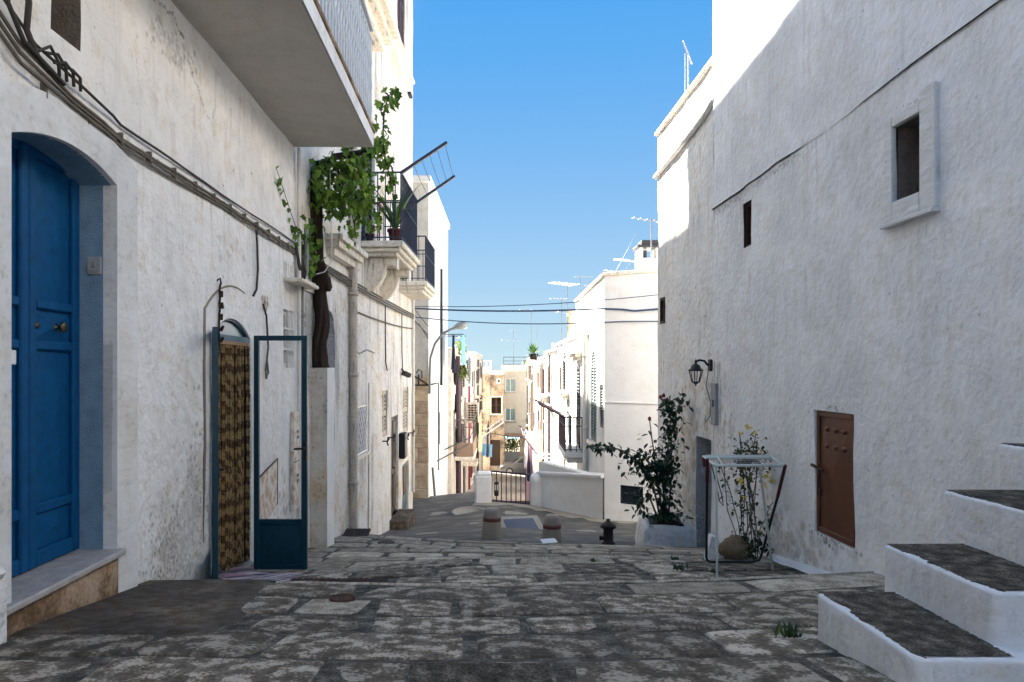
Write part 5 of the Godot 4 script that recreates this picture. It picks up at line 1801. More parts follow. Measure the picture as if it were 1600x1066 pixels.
	obj("frame", b, M.plastic_white, t2)
	b = B.new()
	for k in 5: b.tube([c0.lerp(c1, 0.1 + 0.2 * k), c0.lerp(c1, 0.1 + 0.2 * k) + Vector3(0, 0.1, -1.2)], 0.015, 4)
	obj("wires", b, M.cable_pale, t2)
	cloth("sheet", "tan sheet hung along the side of the left iron balcony", L.p(31.8, -2.2, 0.95), L.p(33.4, -2.1, 0.95), 1.6, M.cloth_tan, 6)
	cloth("garment", "dark clothes hung beyond the tan sheet over the lower street", L.p(35.0, -2.9, 1.2), L.p(36.3, -2.9, 1.2), 1.5, M.cloth_navy, 7)
	cloth("garment", "small blue garment on the line near the dark house door", Vector3(0.1, -4.3, -40), Vector3(0.7, -4.35, -40), 0.7, M.cloth_blue, 9)
	line("clothesline", "long sagging clotheslines across the lower street", "clothesline", [sag(L.p(36, -3.2, 0.9), Vector3(3.1, -3.5, -36), 0.15), sag(L.p(46, -5.0, 0.5), Vector3(3.3, -5.0, -46), 0.2)], 0.02, M.cable)

func end_houses():
	# the two houses that close the view
	var f := Frame.new(Vector3(0.0, 0, -66.0), Vector3(1, 0, 0), Vector3(0, 0, 1))
	var t := thing("ochre_house", "old ochre stone house with soot round its shuttered window", "house", Vector3(1.2, -9.3, -68))
	var b := B.new()
	wall(b, f, -1.0, 2.28, -10.2, -0.65, [{"u": [1.05, 2.0], "v": [-4.3, -2.75], "depth": 0.25}, {"u": [0.95, 1.9], "v": [-9.2, -6.75], "depth": 0.3}, {"u": [1.66, 1.86], "v": [-1.35, -1.1], "depth": 0.2}], 0.5, 0.03)
	obj("wall", b, M.orange_wall, t)
	b = B.new()
	shell(b, f, -1.0, 2.28, -10.2, -0.65, 8.0)
	obj("roof", b, M.orange_wall, t)
	shutter(t, f, 1.05, 2.0, -4.3, -2.75, -0.12, M.dark_wood, 0.1)
	b = B.new()
	for s in [[0.93, 1.05, -4.42, -2.63], [2.0, 2.12, -4.42, -2.63], [1.05, 2.0, -2.75, -2.63], [1.05, 2.0, -4.42, -4.3]]: fbox(b, f, s[0], s[1], s[2], s[3], 0.0, 0.08)
	obj("window_surround", b, M.trim, t)
	b = B.new()
	fbox(b, f, 1.56, 1.66, -1.45, -1.0, 0.0, 0.03)
	fbox(b, f, 1.86, 1.96, -1.45, -1.0, 0.0, 0.03)
	fbox(b, f, 1.66, 1.86, -1.1, -1.0, 0.0, 0.03)
	fbox(b, f, 1.66, 1.86, -1.45, -1.35, 0.0, 0.03)
	obj("attic_surround", b, M.bright, t)
	b = B.new()
	fbox(b, f, 0.95, 1.9, -9.2, -6.75, -0.3, -0.2)
	var door := obj("door", b, M.dark_wood, t)
	b = B.new()
	for k in 2:
		for v in [[-9.1, -8.4], [-8.3, -7.6], [-7.5, -6.9]]: fbox(b, f, 1.0 + k * 0.45, 1.4 + k * 0.45, v[0], v[1], -0.2, -0.17)
	obj("panels", b, M.dark_wood, door)
	cornice(t, f, -1.0, 2.35, -5.6, 0.5, 0.25, M.orange_wall)
	cornice(t, f, -1.0, 2.3, -0.6, 0.3, 0.2, M.orange_wall)
	cornice(t, f, -1.0, 1.0, -1.6, 0.4, 0.25, M.orange_wall)
	b = B.new()
	fbox(b, f, 0.2, 0.95, -9.6, -0.7, 0.0, 0.12, 0.02)
	obj("pilaster", b, M.orange_wall, t)
	t = thing("roof_chimney", "square whitewashed chimney on the roof of the ochre house", "chimney", Vector3(0.6, -0.6, -67))
	b = B.new()
	b.box(Vector3(0.6, -0.35, -67.0), Vector3(1.0, 1.0, 0.9), 0.03)
	obj("stack", b, M.white, t)
	b = B.new()
	for x in [0.18, 0.6, 1.02]: b.box(Vector3(x, 0.38, -66.65), Vector3(0.14, 0.46, 0.14))
	for x in [0.18, 1.02]: b.box(Vector3(x, 0.38, -67.35), Vector3(0.14, 0.46, 0.14))
	b.box(Vector3(0.6, 0.66, -67.0), Vector3(1.1, 0.1, 1.0), 0.02)
	obj("vents", b, M.white, t)
	# the grey flat-roofed block
	f = Frame.new(Vector3(0.0, 0, -69.0), Vector3(1, 0, 0), Vector3(0, 0, 1))
	t = thing("grey_block", "plain grey block with aluminium windows and a railed roof terrace", "house", Vector3(4, -9.6, -72))
	b = B.new()
	var holes := [{"u": [2.5, 3.45], "v": [-2.35, -1.05], "depth": 0.2}, {"u": [2.5, 3.45], "v": [-5.2, -3.95], "depth": 0.2}]
	wall(b, f, 2.29, 5.4, -6.4, 0.25, holes, 0.6, 0.01)
	obj("wall", b, M.grey_wall, t)
	b = B.new()
	fbox(b, f, 2.31, 5.4, -6.4, 0.22, -7.0, -0.6)
	obj("rooms", b, M.grey_wall, t)
	for h in holes: cased_window(t, f, h.u[0], h.u[1], h.v[0], h.v[1], -0.08, M.plastic_white, M.glass_teal, 1)
	for h in holes:
		b = B.new()
		fbox(b, f, h.u[0] - 0.05, h.u[1] + 0.1, h.v[0] - 0.12, h.v[0], 0.0, 0.12)
		obj("sill", b, M.plastic_grey, t)
	b = B.new()
	fbox(b, f, 2.15, 5.5, -0.35, 0.3, 0.001, 0.3, 0.02)
	obj("roof_band", b, M.trim, t)
	railing(t, [f.p(2.3, 0.3, 0.2), f.p(5.3, 0.3, 0.2)], 0.75, 0.8, 0.04, M.rail_blue, [0.5])
	b = B.new()
	fbox(b, f, 2.29, 5.4, -6.7, -6.4, -0.5, 0.25, 0.03)
	obj("ledge", b, M.terracotta, t)
	b = B.new()
	fbox(b, f, 2.29, 2.5, -9.9, -6.7, -0.4, 0.0)
	fbox(b, f, 3.9, 5.4, -9.9, -6.7, -0.4, 0.0)
	obj("gate_posts", b, M.orange_wall, t)
	b = B.new()
	fbox(b, f, 2.5, 3.9, -9.9, -8.2, -0.1, -0.05)
	tag(obj("sheet_gate", b, M.galvanised), "grey sheet metal gate below the shrubs beside the ochre house", "gate")
	var r := RandomNumberGenerator.new()
	r.seed = 61
	t = thing("garden_shrub", "bright green shrub showing above the sheet metal gate", "shrub", Vector3(3.2, -9.0, -71))
	b = B.new()
	for k in 5: b.tube([Vector3(3.2, -9.8, -71), Vector3(2.6 + 0.3 * k, -8.0, -71 + 0.1 * k)], 0.04, 5)
	obj("stems", b, M.stem, t)
	var Lf := []
	var col := []
	for i in 700:
		Lf.append(Transform3D(rand_basis(r, 0.7, 0.22), Vector3(3.2, -7.6, -70.8) + Vector3(r.randfn() * 0.55, r.randfn() * 0.42, r.randfn() * 0.4)))
		col.append(Color(0.09, 0.17, 0.03).lerp(Color(0.26, 0.36, 0.07), r.randf()))
	multi("leaves", leaf_mesh(false), M.leaf, Lf, col, t)
	t = thing("terrace_plants", "green plants behind the railing of the roof terrace", "plant", Vector3(4.9, 0.3, -69.5))
	Lf = []
	col = []
	for i in 200:
		Lf.append(Transform3D(rand_basis(r, 0.7, 0.25), Vector3(4.9, 0.55, -69.6) + Vector3(r.randfn() * 0.3, r.randfn() * 0.15, r.randfn() * 0.2)))
		col.append(Color(0.04, 0.1, 0.02).lerp(Color(0.12, 0.22, 0.05), r.randf()))
	multi("leaves", leaf_mesh(false), M.leaf, Lf, col, t)
	antenna(Vector3(3.3, 0.3, -69.5), 3.4, "television antenna on the railed roof terrace of the grey block", [[0.98, 1.6, 5, 0.5, 0.3, 0.0], [0.7, 1.8, 4, 0.6, 2.8, 0.05]])
	# car parked along the cross street
	parked_car()

func parked_car():
	var t := thing("parked_car", "silver hatchback parked on the cross street before the sheet metal gate", "car", Vector3(3.9, lower(61.5), -61.5))
	var o := Vector3(1.72, -9.17, -61.3)
	# side outline of the body, front to the left
	var body := PackedVector2Array([Vector2(0.02, 0.28), Vector2(0.0, 0.5), Vector2(0.1, 0.68), Vector2(0.45, 0.84), Vector2(1.15, 0.95), Vector2(3.9, 0.99), Vector2(4.1, 0.9), Vector2(4.14, 0.45), Vector2(4.05, 0.26)])
	var hull := B.new()
	var ring := func(p: Vector2, s: float) -> Vector3: return o + Vector3(p.x, p.y, 0) + Vector3(0, 0, s)
	hull.smooth()
	var secs := [[-0.84, 0.93], [-0.8, 0.99], [-0.4, 1.01], [0.4, 1.01], [0.8, 0.99], [0.84, 0.93]]
	var mid := Vector2(2.05, 0.6)
	for i in secs.size() - 1:
		for k in body.size():
			var a: Vector2 = mid + (body[k] - mid) * secs[i][1]
			var c: Vector2 = mid + (body[(k + 1) % body.size()] - mid) * secs[i][1]
			var a2: Vector2 = mid + (body[k] - mid) * secs[i + 1][1]
			var c2: Vector2 = mid + (body[(k + 1) % body.size()] - mid) * secs[i + 1][1]
			hull.quad(ring.call(a, secs[i][0]), ring.call(c, secs[i][0]), ring.call(c2, secs[i + 1][0]), ring.call(a2, secs[i + 1][0]))
	hull.flat()
	for s in [0, 5]:
		for k in range(1, body.size() - 1): hull.tri(ring.call(mid + (body[0] - mid) * secs[s][1], secs[s][0]), ring.call(mid + (body[k] - mid) * secs[s][1], secs[s][0]), ring.call(mid + (body[k + 1] - mid) * secs[s][1], secs[s][0]))
	obj("body", hull, M.car_paint, t)
	var cab := PackedVector2Array([Vector2(1.05, 0.93), Vector2(1.75, 1.36), Vector2(2.2, 1.48), Vector2(3.2, 1.47), Vector2(3.75, 1.2), Vector2(4.0, 0.96)])
	var g := B.new()
	g.smooth()
	for i in cab.size() - 1:
		for s in [[-0.78, -0.62, 0], [0.62, 0.78, 1]]:
			pass
		var a := cab[i]
		var c := cab[i + 1]
		var ins := func(p: Vector2, s: float) -> Vector3: return o + Vector3(p.x, p.y, s * (0.8 - 0.3 * (p.y - 0.93)))
		g.quad(ins.call(a, -1), ins.call(c, -1), ins.call(c, 1), ins.call(a, 1))
	g.flat()
	for s in [-1, 1]:
		var ins := func(p: Vector2) -> Vector3: return o + Vector3(p.x, p.y, s * (0.8 - 0.3 * (p.y - 0.93)))
		for k in range(1, cab.size() - 1): g.tri(ins.call(cab[0]), ins.call(cab[k]), ins.call(cab[k + 1]))
	obj("cabin", g, M.car_paint, t)
	g = B.new()
	for s in [-1, 1]:
		var ins := func(x: float, y: float) -> Vector3: return o + Vector3(x, y, s * (0.815 - 0.3 * (y - 0.93)))
		g.quad(ins.call(1.35, 1.0), ins.call(2.3, 1.0), ins.call(2.3, 1.38), ins.call(1.85, 1.34))
		g.quad(ins.call(2.38, 1.0), ins.call(3.2, 1.02), ins.call(3.1, 1.38), ins.call(2.38, 1.39))
		g.tri(ins.call(3.28, 1.03), ins.call(3.7, 1.05), ins.call(3.2, 1.35))
	var ws := func(x: float, y: float, s: float) -> Vector3: return o + Vector3(x - 0.015, y + 0.015, s * (0.7 - 0.3 * (y - 0.93)))
	g.quad(ws.call(1.12, 0.975, -1), ws.call(1.12, 0.975, 1), ws.call(1.72, 1.34, 1), ws.call(1.72, 1.34, -1))
	obj("windows", g, M.glass_dark, t)
	for x in [0.82, 3.35]:
		for s in [-1, 1]:
			var w := B.new()
			var ax := Basis(Vector3(1, 0, 0), Vector3(0, 0, s), Vector3(0, 1, 0))
			w.lathe(o + Vector3(x, 0.3, s * 0.66), [Vector2(0.2, 0), Vector2(0.31, 0.02), Vector2(0.32, 0.1), Vector2(0.31, 0.19), Vector2(0.22, 0.2)], 18, ax)
			var tyre := obj("wheel", w, M.rubber, t)
			w = B.new()
			w.lathe(o + Vector3(x, 0.3, s * 0.66), [Vector2(0.22, 0.19), Vector2(0.2, 0.17), Vector2(0.08, 0.19), Vector2(0, 0.2)], 14, ax)
			obj("rim", w, M.steel, tyre)
	var m := B.new()
	m.blob(o + Vector3(1.5, 1.02, 0.92), Vector3(0.07, 0.07, 0.1), wob, 0.0, 8)
	obj("mirror", m, M.car_paint, t)
	for s in [-1, 1]:
		m = B.new()
		m.blob(o + Vector3(0.22, 0.68, s * 0.62), Vector3(0.2, 0.09, 0.16), wob, 0.0, 8)
		obj("headlight", m, M.tank, t)

# ---- right side ----
func right_row():
	var R := Frame.new(Vector3(2.1325, 0, 0), Vector3(0.0345, 0, -1), Vector3(-1, 0, 0.0345))
	# corner house
	var t := thing("corner_house", "smooth white two storey corner house behind the low parapet wall", "house", Vector3(4, -3.3, -17))
	var b := B.new()
	wall(b, R, 15.0, 21.0, -6.0, 1.95, [{"u": [16.3, 17.35], "v": [-1.75, 0.4], "depth": 0.1, "arch": 0.5}, {"u": [15.12, 15.72], "v": [-1.32, -0.37], "depth": 0.1}], 0.4, 0.006)
	obj("street_wall", b, M.bright, t)
	var Cf := Frame.new(Vector3(2.65, 0, -15.0), Vector3(0.835, 0, 0.55), Vector3(-0.55, 0, 0.835))
	b = B.new()
	wall(b, Cf, 0.0, 2.6, -4.5, 1.95, [{"u": [0.36, 0.86], "v": [-2.85, -2.46], "depth": 0.12}], 0.4, 0.005)
	obj("front_wall", b, M.bright, t)
	b = B.new()
	var a := Cf.p(2.6, 0, 0)
	b.prism(PackedVector2Array([Vector2(2.66, 15.03), Vector2(a.x, -a.z + 0.02), Vector2(8.5, 14.0), Vector2(8.5, 21.0), Vector2(2.88, 21.0)]), Vector3(0, 1.9, 0), Vector3(1, 0, 0), Vector3(0, 0, -1), Vector3(0, -0.1, 0))
	b.quad(Vector3(2.87, -6, -21), Vector3(8.5, -6, -21), Vector3(8.5, 1.95, -21), Vector3(2.87, 1.95, -21))
	b.quad(Vector3(8.5, -6, -13), Vector3(8.5, -6, -21), Vector3(8.5, 1.95, -21), Vector3(8.5, 1.95, -13))
	obj("roof", b, M.bright, t)
	b = B.new()
	fbox(b, Cf, -0.02, 2.6, 1.951, 2.03, -0.25, 0.05, 0.01)
	obj("parapet_cap", b, M.trim, t)
	b = B.new()
	fbox(b, R, 15.06, 21.0, 1.95, 2.028, -0.25, 0.05, 0.01)
	obj("parapet_cap", b, M.trim, t)
	b = B.new()
	fbox(b, Cf, 0.02, 2.5, -0.745, -0.71, 0.0, 0.03, 0.006)
	obj("string_course", b, M.bright, t)
	# arched louvred window, narrow shutter, hatch
	var sh := B.new()
	var sl := B.new()
	for l in 2:
		var u0 := 16.3 + l * 0.525
		fbox(sh, R, u0, u0 + 0.07, -1.75, 0.0, -0.06, -0.01)
		fbox(sh, R, u0 + 0.45, u0 + 0.52, -1.75, 0.0, -0.06, -0.01)
		for y in [-1.75, -0.9]: fbox(sh, R, u0 + 0.07, u0 + 0.45, y, y + 0.09, -0.06, -0.01)
		var y := -1.62
		while y < 0.36:
			var half := 0.525 if y < -0.1 else sqrt(maxf(0.0, 0.525 * 0.525 - pow((y + 0.1) * 1.05, 2)))
			var x0 := maxf(u0 + 0.03, 16.825 - half)
			var x1 := minf(u0 + 0.49, 16.825 + half)
			if x1 > x0: sl.box(R.p((x0 + x1) / 2, y, -0.035), Vector3(x1 - x0, 0.05, 0.012), 0.0, R.bas() * Basis(Vector3.RIGHT, -0.75))
			y += 0.075
	var ao := obj("arched_shutter", sh, M.shutter_green, t)
	stuff(obj("slats", sl, M.shutter_green, ao))
	shutter(t, R, 15.12, 15.72, -1.32, -0.37, -0.02, M.shutter_dark, 0.06, 1)
	b = B.new()
	fbox(b, R, 16.2, 17.45, -1.85, -1.752, 0.0, 0.1, 0.01)
	obj("window_sill", b, M.trim, t)
	b = B.new()
	fbox(b, Cf, 0.36, 0.86, -2.85, -2.46, -0.1, -0.06)
	var gh := obj("vent_grille", b, M.shutter_dark, t)
	gh.set_meta("label", "dark square louvred vent")
	b = B.new()
	for k in 9: fbox(b, Cf, 0.38, 0.84, -2.83 + k * 0.04, -2.81 + k * 0.04, -0.06, -0.045)
	for u in [0.36, 0.83]: fbox(b, Cf, u, u + 0.03, -2.85, -2.46, -0.06, -0.01)
	for v in [-2.85, -2.49]: fbox(b, Cf, 0.39, 0.83, v, v + 0.03, -0.06, -0.01)
	obj("louvres", b, M.shutter_dark, gh)
	b = B.new()
	fbox(b, R, 15.2, 15.28, -2.6, -2.4, 0.0, 0.03)
	obj("bell_plate", b, M.plastic_grey, t)
	# parapet wall and gate piers
	t = thing("parapet_wall", "low white parapet wall with a coping between gate and corner house", "wall", Vector3(2.0, -3.4, -16))
	var W := Frame.new(Vector3(2.62, 0, -15.0), Vector3(-0.43, 0, -1).normalized(), Vector3(-1, 0, 0.43))
	b = B.new()
	wall(b, W, 0.0, 2.9, -4.2, -2.35, [], 0.3, 0.008)
	b.quad(W.p(0, -2.35, 0), W.p(2.9, -2.35, 0), W.p(2.9, -2.35, -0.2), W.p(0, -2.35, -0.2))
	b.quad(W.p(2.9, -6, -0.2), W.p(0, -6, -0.2), W.p(0, -2.35, -0.2), W.p(2.9, -2.35, -0.2))
	obj("wall", b, M.bright, t)
	b = B.new()
	b.prism(PackedVector2Array([Vector2(-0.25, 0), Vector2(0.05, 0), Vector2(0.05, 0.06), Vector2(-0.02, 0.1), Vector2(-0.2, 0.1), Vector2(-0.25, 0.06)]), W.p(0.0, -2.35, 0), W.N, Vector3(0, 1, 0), W.p(2.95, -2.68, 0) - W.p(0, -2.35, 0))
	obj("coping", b, M.bright, t)
	t = thing("gate_pier", "rounded white pier where the parapet wall meets the gate", "pier", Vector3(1.45, -3.45, -17.8), "white piers of the iron gate")
	b = B.new()
	b.smooth()
	b.lathe(Vector3(1.5, -3.6, -17.75), [Vector2(0.24, 0), Vector2(0.235, 0.7), Vector2(0.25, 0.75), Vector2(0.24, 0.86), Vector2(0.17, 0.95), Vector2(0, 0.99)], 20)
	obj("shaft", b, M.bright, t)
	t = thing("gate_pier", "square white pier with a flat cap on the left of the gate", "pier", Vector3(0.1, -3.45, -18), "white piers of the iron gate")
	b = B.new()
	b.box(Vector3(0.08, -3.2, -18.05), Vector3(0.44, 0.94, 0.4), 0.05)
	obj("shaft", b, M.bright, t)
	b = B.new()
	b.box(Vector3(0.1, -2.71, -18.05), Vector3(0.38, 0.1, 0.36), 0.045)
	obj("cap", b, M.bright, t)
	t = thing("iron_gate", "low dark iron bar gate between the two white piers", "gate", Vector3(0.8, -3.4, -18))
	railing(t, [Vector3(0.3, -3.44, -18.0), Vector3(1.28, -3.5, -17.8)], 0.8, 0.115, 0.026, M.purple_iron)
	b = B.new()
	b.box(Vector3(0.42, -3.1, -18.03), Vector3(0.11, 0.36, 0.06), 0.01)
	var sg := obj("meter", b, M.black, t)
	b = B.new()
	b.box(Vector3(0.42, -3.06, -17.99), Vector3(0.08, 0.14, 0.02))
	obj("meter_face", b, M.plastic_white, sg)
	# first row house with the dark balcony
	var G := Frame.new(Vector3(2.1325 - 0.07, 0, 0), Vector3(0.0345, 0, -1), Vector3(-1, 0, 0.0345))
	t = row_house("white row house with the dark iron balcony next to the corner house", G, 17.85, 27.2, -7.0, 0.85, M.bright, [{"u": [19.1, 19.9], "v": [-2.2, 0.05], "depth": 0.12}, {"u": [18.6, 19.5], "v": [-5.6, -3.0], "depth": 0.15}, {"u": [22.5, 23.2], "v": [-2.2, -0.4], "depth": 0.1}])
	shutter(t, G, 19.1, 19.9, -2.2, 0.05, 0.03, M.shutter_dark, 0.09)
	shutter(t, G, 22.5, 23.2, -2.2, -0.4, -0.02, M.shutter_green, 0.09)
	b = B.new()
	fbox(b, G, 18.6, 19.5, -5.6, -3.0, -0.15, -0.1)
	obj("door", b, M.shutter_green, t)
	cornice(t, G, 18.6, 20.3, 0.45, 0.25, 0.25, M.trim, "window_hood")
	cornice(t, G, 20.6, 27.2, 0.32, 0.12, 0.06, M.bright, "string_course")
	clutter(t, G, 23.4, 27.2, -7.0, 0.85, 15, [M.shutter_green, M.terracotta, M.shutter_dark])
	cornice(t, G, 22.2, 23.6, -0.75, 0.25, 0.3, M.trim, "window_hood")
	b = B.new()
	fbox(b, G, 18.35, 20.6, -2.35, -2.2, -0.02, 0.5, 0.02)
	fbox(b, G, 18.45, 20.5, -2.5, -2.351, -0.02, 0.42, 0.02)
	var bal := obj("balcony", b, M.bright, t)
	railing(bal, [G.p(18.4, -2.2, 0.03), G.p(18.4, -2.2, 0.47), G.p(20.55, -2.2, 0.47), G.p(20.55, -2.2, 0.03)], 0.9, 0.14, 0.022, M.purple_iron, [0.75])
	b = B.new()
	fbox(b, G, 18.42, 18.9, -2.17, -1.25, 0.3, 0.34)
	obj("green_screen", b, M.shutter_green, bal)
	pipe("downpipe", "cream downpipe with a bent top on the corner house", "pipe", [G.p(17.75, 0.85, -0.1), G.p(17.75, 0.84, 0.0), G.p(17.75, 0.7, 0.03), G.p(17.75, -3.6, 0.03)], 0.05, M.pipe_white, [G.p(17.75, 0.3, 0.03), G.p(17.75, -1.5, 0.03)])
	b = B.new()
	b.bar(G.p(18.45, -1.3, 0.47), G.p(19.0, -0.95, 1.15), 0.045)
	b.bar(G.p(20.4, -1.3, 0.47), G.p(20.9, -0.95, 1.15), 0.045)
	tag(obj("washing_bracket", b, M.purple_iron), "two dark clothes arms slanting out from the dark iron balcony", "clothesline")
	b = B.new()
	b.tube([G.p(20.0, -3.0, 0.06), G.p(18.3, -4.2, 0.06)], 0.02, 5)
	b.tube([G.p(20.0, -3.0, 0.06), G.p(20.0, -4.6, 0.06)], 0.02, 5)
	b.tube([G.p(19.2, -3.6, 0.06), G.p(19.2, -4.8, 0.06)], 0.02, 5)
	tag(obj("stair_rail", b, M.pipe_white), "thin pale stair rail below the dark iron balcony", "handrail")
	t = thing("roof_chimney", "tall slender ochre chimney pipe above the first white row house", "chimney", G.p(22.8, 0.9, -0.9))
	b = B.new()
	b.lathe(Vector3(2.98, 0.8, -23.0), [Vector2(0.11, 0), Vector2(0.11, 0.85), Vector2(0.15, 0.87), Vector2(0.15, 0.92), Vector2(0.11, 0.94), Vector2(0.11, 1.0), Vector2(0.16, 1.03), Vector2(0.13, 1.1), Vector2(0, 1.12)], 12)
	obj("flue", b, M.ashlar_0, t)
	# second with the white balcony and washing
	t = row_house("white row house with the white railed balcony full of washing", G, 27.2, 34.9, -8.0, 0.68, M.bright, [{"u": [28.6, 29.5], "v": [-4.1, -1.9], "depth": 0.12}, {"u": [32.0, 32.8], "v": [-4.1, -2.2], "depth": 0.12}, {"u": [31.0, 31.6], "v": [-0.9, -0.2], "depth": 0.1}], 7.0, 0.12)
	shutter(t, G, 28.6, 29.5, -4.1, -1.9, -0.03, M.shutter_green, 0.1)
	shutter(t, G, 32.0, 32.8, -4.1, -2.2, -0.03, M.terracotta, 0.1)
	cased_window(t, G, 31.0, 31.6, -0.9, -0.2, -0.05, M.trim, M.glass_dark)
	b = B.new()
	fbox(b, G, 25.2, 30.4, -4.3, -4.1, -0.02, 0.92, 0.02)
	bal = obj("balcony", b, M.trim, t)
	railing(bal, [G.p(25.3, -4.1, 0.03), G.p(25.3, -4.1, 0.88), G.p(30.3, -4.1, 0.88)], 1.0, 0.24, 0.03, M.plastic_white, [0.85])
	b = B.new()
	fbox(b, G, 25.25, 30.35, -4.08, -3.2, 0.9, 0.93)
	obj("balcony_sheet", b, M.cloth_white, bal)
	clutter(t, G, 29.6, 34.9, -8.0, 0.68, 16, [M.shutter_green, M.terracotta, M.shutter_dark])
	cornice(t, G, 33.0, 34.9, -1.3, 0.4, 0.4, M.bright, "window_hood")
	cornice(t, G, 30.0, 31.5, -1.6, 0.3, 0.3, M.terracotta, "window_hood")
	b = B.new()
	b.bar(G.p(25.3, -3.1, 0.88), G.p(26.4, -2.5, 1.4), 0.045)
	b.bar(G.p(29.8, -3.1, 0.88), G.p(30.6, -2.5, 1.4), 0.045)
	for k in 4: b.tube([G.p(25.6 + 0.2 * k, -2.95 + 0.12 * k, 1.0 + 0.11 * k), G.p(30.0 + 0.15 * k, -2.95 + 0.12 * k, 1.0 + 0.11 * k)], 0.012, 4)
	tag(obj("clothes_airer", b, M.purple_iron), "clothesline arms leaning out from the white railed balcony", "clothesline")
	cloth("sheet", "long pale pink sheet hanging from the right hand clothesline", Vector3(1.88, -2.55, -28.4), Vector3(2.26, -2.6, -28.8), 3.0, M.cloth_pink, 2)
	cloth("sheet", "tan cloth hanging beside the long pink sheet", Vector3(2.2, -2.5, -28.0), Vector3(2.5, -2.5, -28.6), 2.4, M.cloth_tan, 5)
	cloth("garment", "dark garment hanging next to the white railed balcony", G.p(26.4, -2.9, 1.15), G.p(27.0, -2.9, 1.15), 1.3, M.cloth_navy, 8)
	cloth("garment", "white garment among the washing on the right", G.p(27.6, -2.85, 1.2), G.p(28.4, -2.85, 1.2), 1.1, M.cloth_white, 9)
	b = B.new()
	b.box(G.p(25.9, -3.75, 0.5), Vector3(0.5, 0.6, 0.4), 0.02)
	tag(obj("storage_box", b, M.dark_wood), "dark box standing on the white railed balcony", "box")
	# third and fourth
	t = row_house("white row house with the palm and air conditioners on its roof", G, 34.9, 47.0, -9.0, 0.5, M.bright, [{"u": [37.0, 37.9], "v": [-4.4, -2.2], "depth": 0.15}, {"u": [41.0, 42.0], "v": [-4.4, -2.0], "depth": 0.15}])
	shutter(t, G, 37.0, 37.9, -4.4, -2.2, -0.03, M.red_paint, 0.12)
	shutter(t, G, 41.0, 42.0, -4.4, -2.0, -0.03, M.shutter_purple, 0.12)
	b = B.new()
	fbox(b, G, 36.0, 39.5, -4.7, -4.5, 0.0, 0.9)
	bal = obj("balcony", b, M.trim, t)
	railing(bal, [G.p(36.05, -4.5, 0.05), G.p(36.05, -4.5, 0.85), G.p(39.4, -4.5, 0.85)], 1.0, 0.4, 0.035, M.plastic_white)
	clutter(t, G, 35.0, 47.0, -9.0, 0.5, 17, [M.red_paint, M.shutter_purple, M.terracotta])
	t = row_house("last white row house on the right before the cross street", G, 47.0, 64.0, -10.5, 0.75, M.cream, [{"u": [50.0, 51.2], "v": [-5.0, -2.6], "depth": 0.15}, {"u": [56.0, 57.2], "v": [-5.0, -2.6], "depth": 0.15}])
	shutter(t, G, 50.0, 51.2, -5.0, -2.6, -0.03, M.shutter_purple, 0.12)
	shutter(t, G, 56.0, 57.2, -5.0, -2.6, -0.03, M.dark_wood, 0.12)
	clutter(t, G, 47.0, 64.0, -10.5, 0.75, 18, [M.dark_wood, M.shutter_purple])
	b = B.new()
	b.box(G.p(35.6, 0.9, -0.8), Vector3(0.9, 0.7, 0.4), 0.03)
	var ac := tag(obj("air_conditioner", b, M.tank), "pale air conditioner on the roof beside the palm", "air conditioner")
	b = B.new()
	for s in [[-0.1, 0.12], [-0.1, -0.18]]:
		b.lathe(G.p(35.6, 0.9 + s[1], -0.8) + Vector3(s[0], 0, 0.2), [Vector2(0.14, 0), Vector2(0.14, 0.02), Vector2(0, 0.02)], 14, Basis(Vector3.RIGHT, PI / 2))
	obj("fan", b, M.black, ac)
	# palm in a pot on the roof
	t = thing("potted_palm", "green fan palm standing on the roof of the third white house", "palm", Vector3(3.05, 0.6, -40))
	b = B.new()
	b.lathe(Vector3(3.05, 0.45, -40), [Vector2(0.2, 0), Vector2(0.28, 0.35), Vector2(0.3, 0.35), Vector2(0, 0.33)], 12)
	obj("pot", b, M.black, t)
	b = B.new()
	var r := RandomNumberGenerator.new()
	r.seed = 71
	for k in 60:
		var an := r.randf() * TAU
		var el := r.randf_range(-0.25, 1.4)
		var l := r.randf_range(0.55, 0.75)
		var dir := Vector3(cos(an) * cos(el), sin(el), sin(an) * cos(el))
		var side := dir.cross(Vector3.UP).normalized()
		var c := Vector3(3.05, 0.85, -40)
		b.col = Color(0.05, 0.12, 0.04).lerp(Color(0.14, 0.24, 0.08), r.randf())
		var tip := c + dir * l - Vector3(0, l * 0.2 * cos(el), 0)
		b.tri(c - side * 0.015, c + side * 0.015, tip - side * 0.045)
		b.tri(c.lerp(tip, 0.6) - side * 0.05, c.lerp(tip, 0.6) + side * 0.05, tip)
		b.quad(c, c.lerp(tip, 0.6) - side * 0.05, tip, c.lerp(tip, 0.6) + side * 0.05)
	stuff(obj("fronds", b, M.leaf, t))
	# aerials and the roof structures above the corner house
	antenna(Vector3(3.05, 0.85, -24.5), 2.1, "television antenna with white V arms between row house and corner house", [[0.98, 0.9, 7, 0.7, 2.7, 0.05]], true)
	antenna(Vector3(2.9, 0.85, -25.0), 1.6, "thin mast with bristling antenna left of the ochre chimney pipe", [[1.0, 0.6, 6, 0.3, 2.9, 0.0], [0.7, 0.8, 3, 0.4, 2.9, 0.1]])
	antenna(Vector3(3.2, 1.2, -22.5), 1.75, "tall antenna with one long boom behind the corner house parapet", [[0.98, 0.55, 6, 0.25, 0.1, 0.0], [0.35, 0.5, 4, 0.3, 0.1, 0.0]])
	antenna(Vector3(3.05, 1.3, -19.5), 1.1, "small television antenna on the left part of the corner house roof", [[0.9, 0.5, 4, 0.2, 0.2, 0.0]])
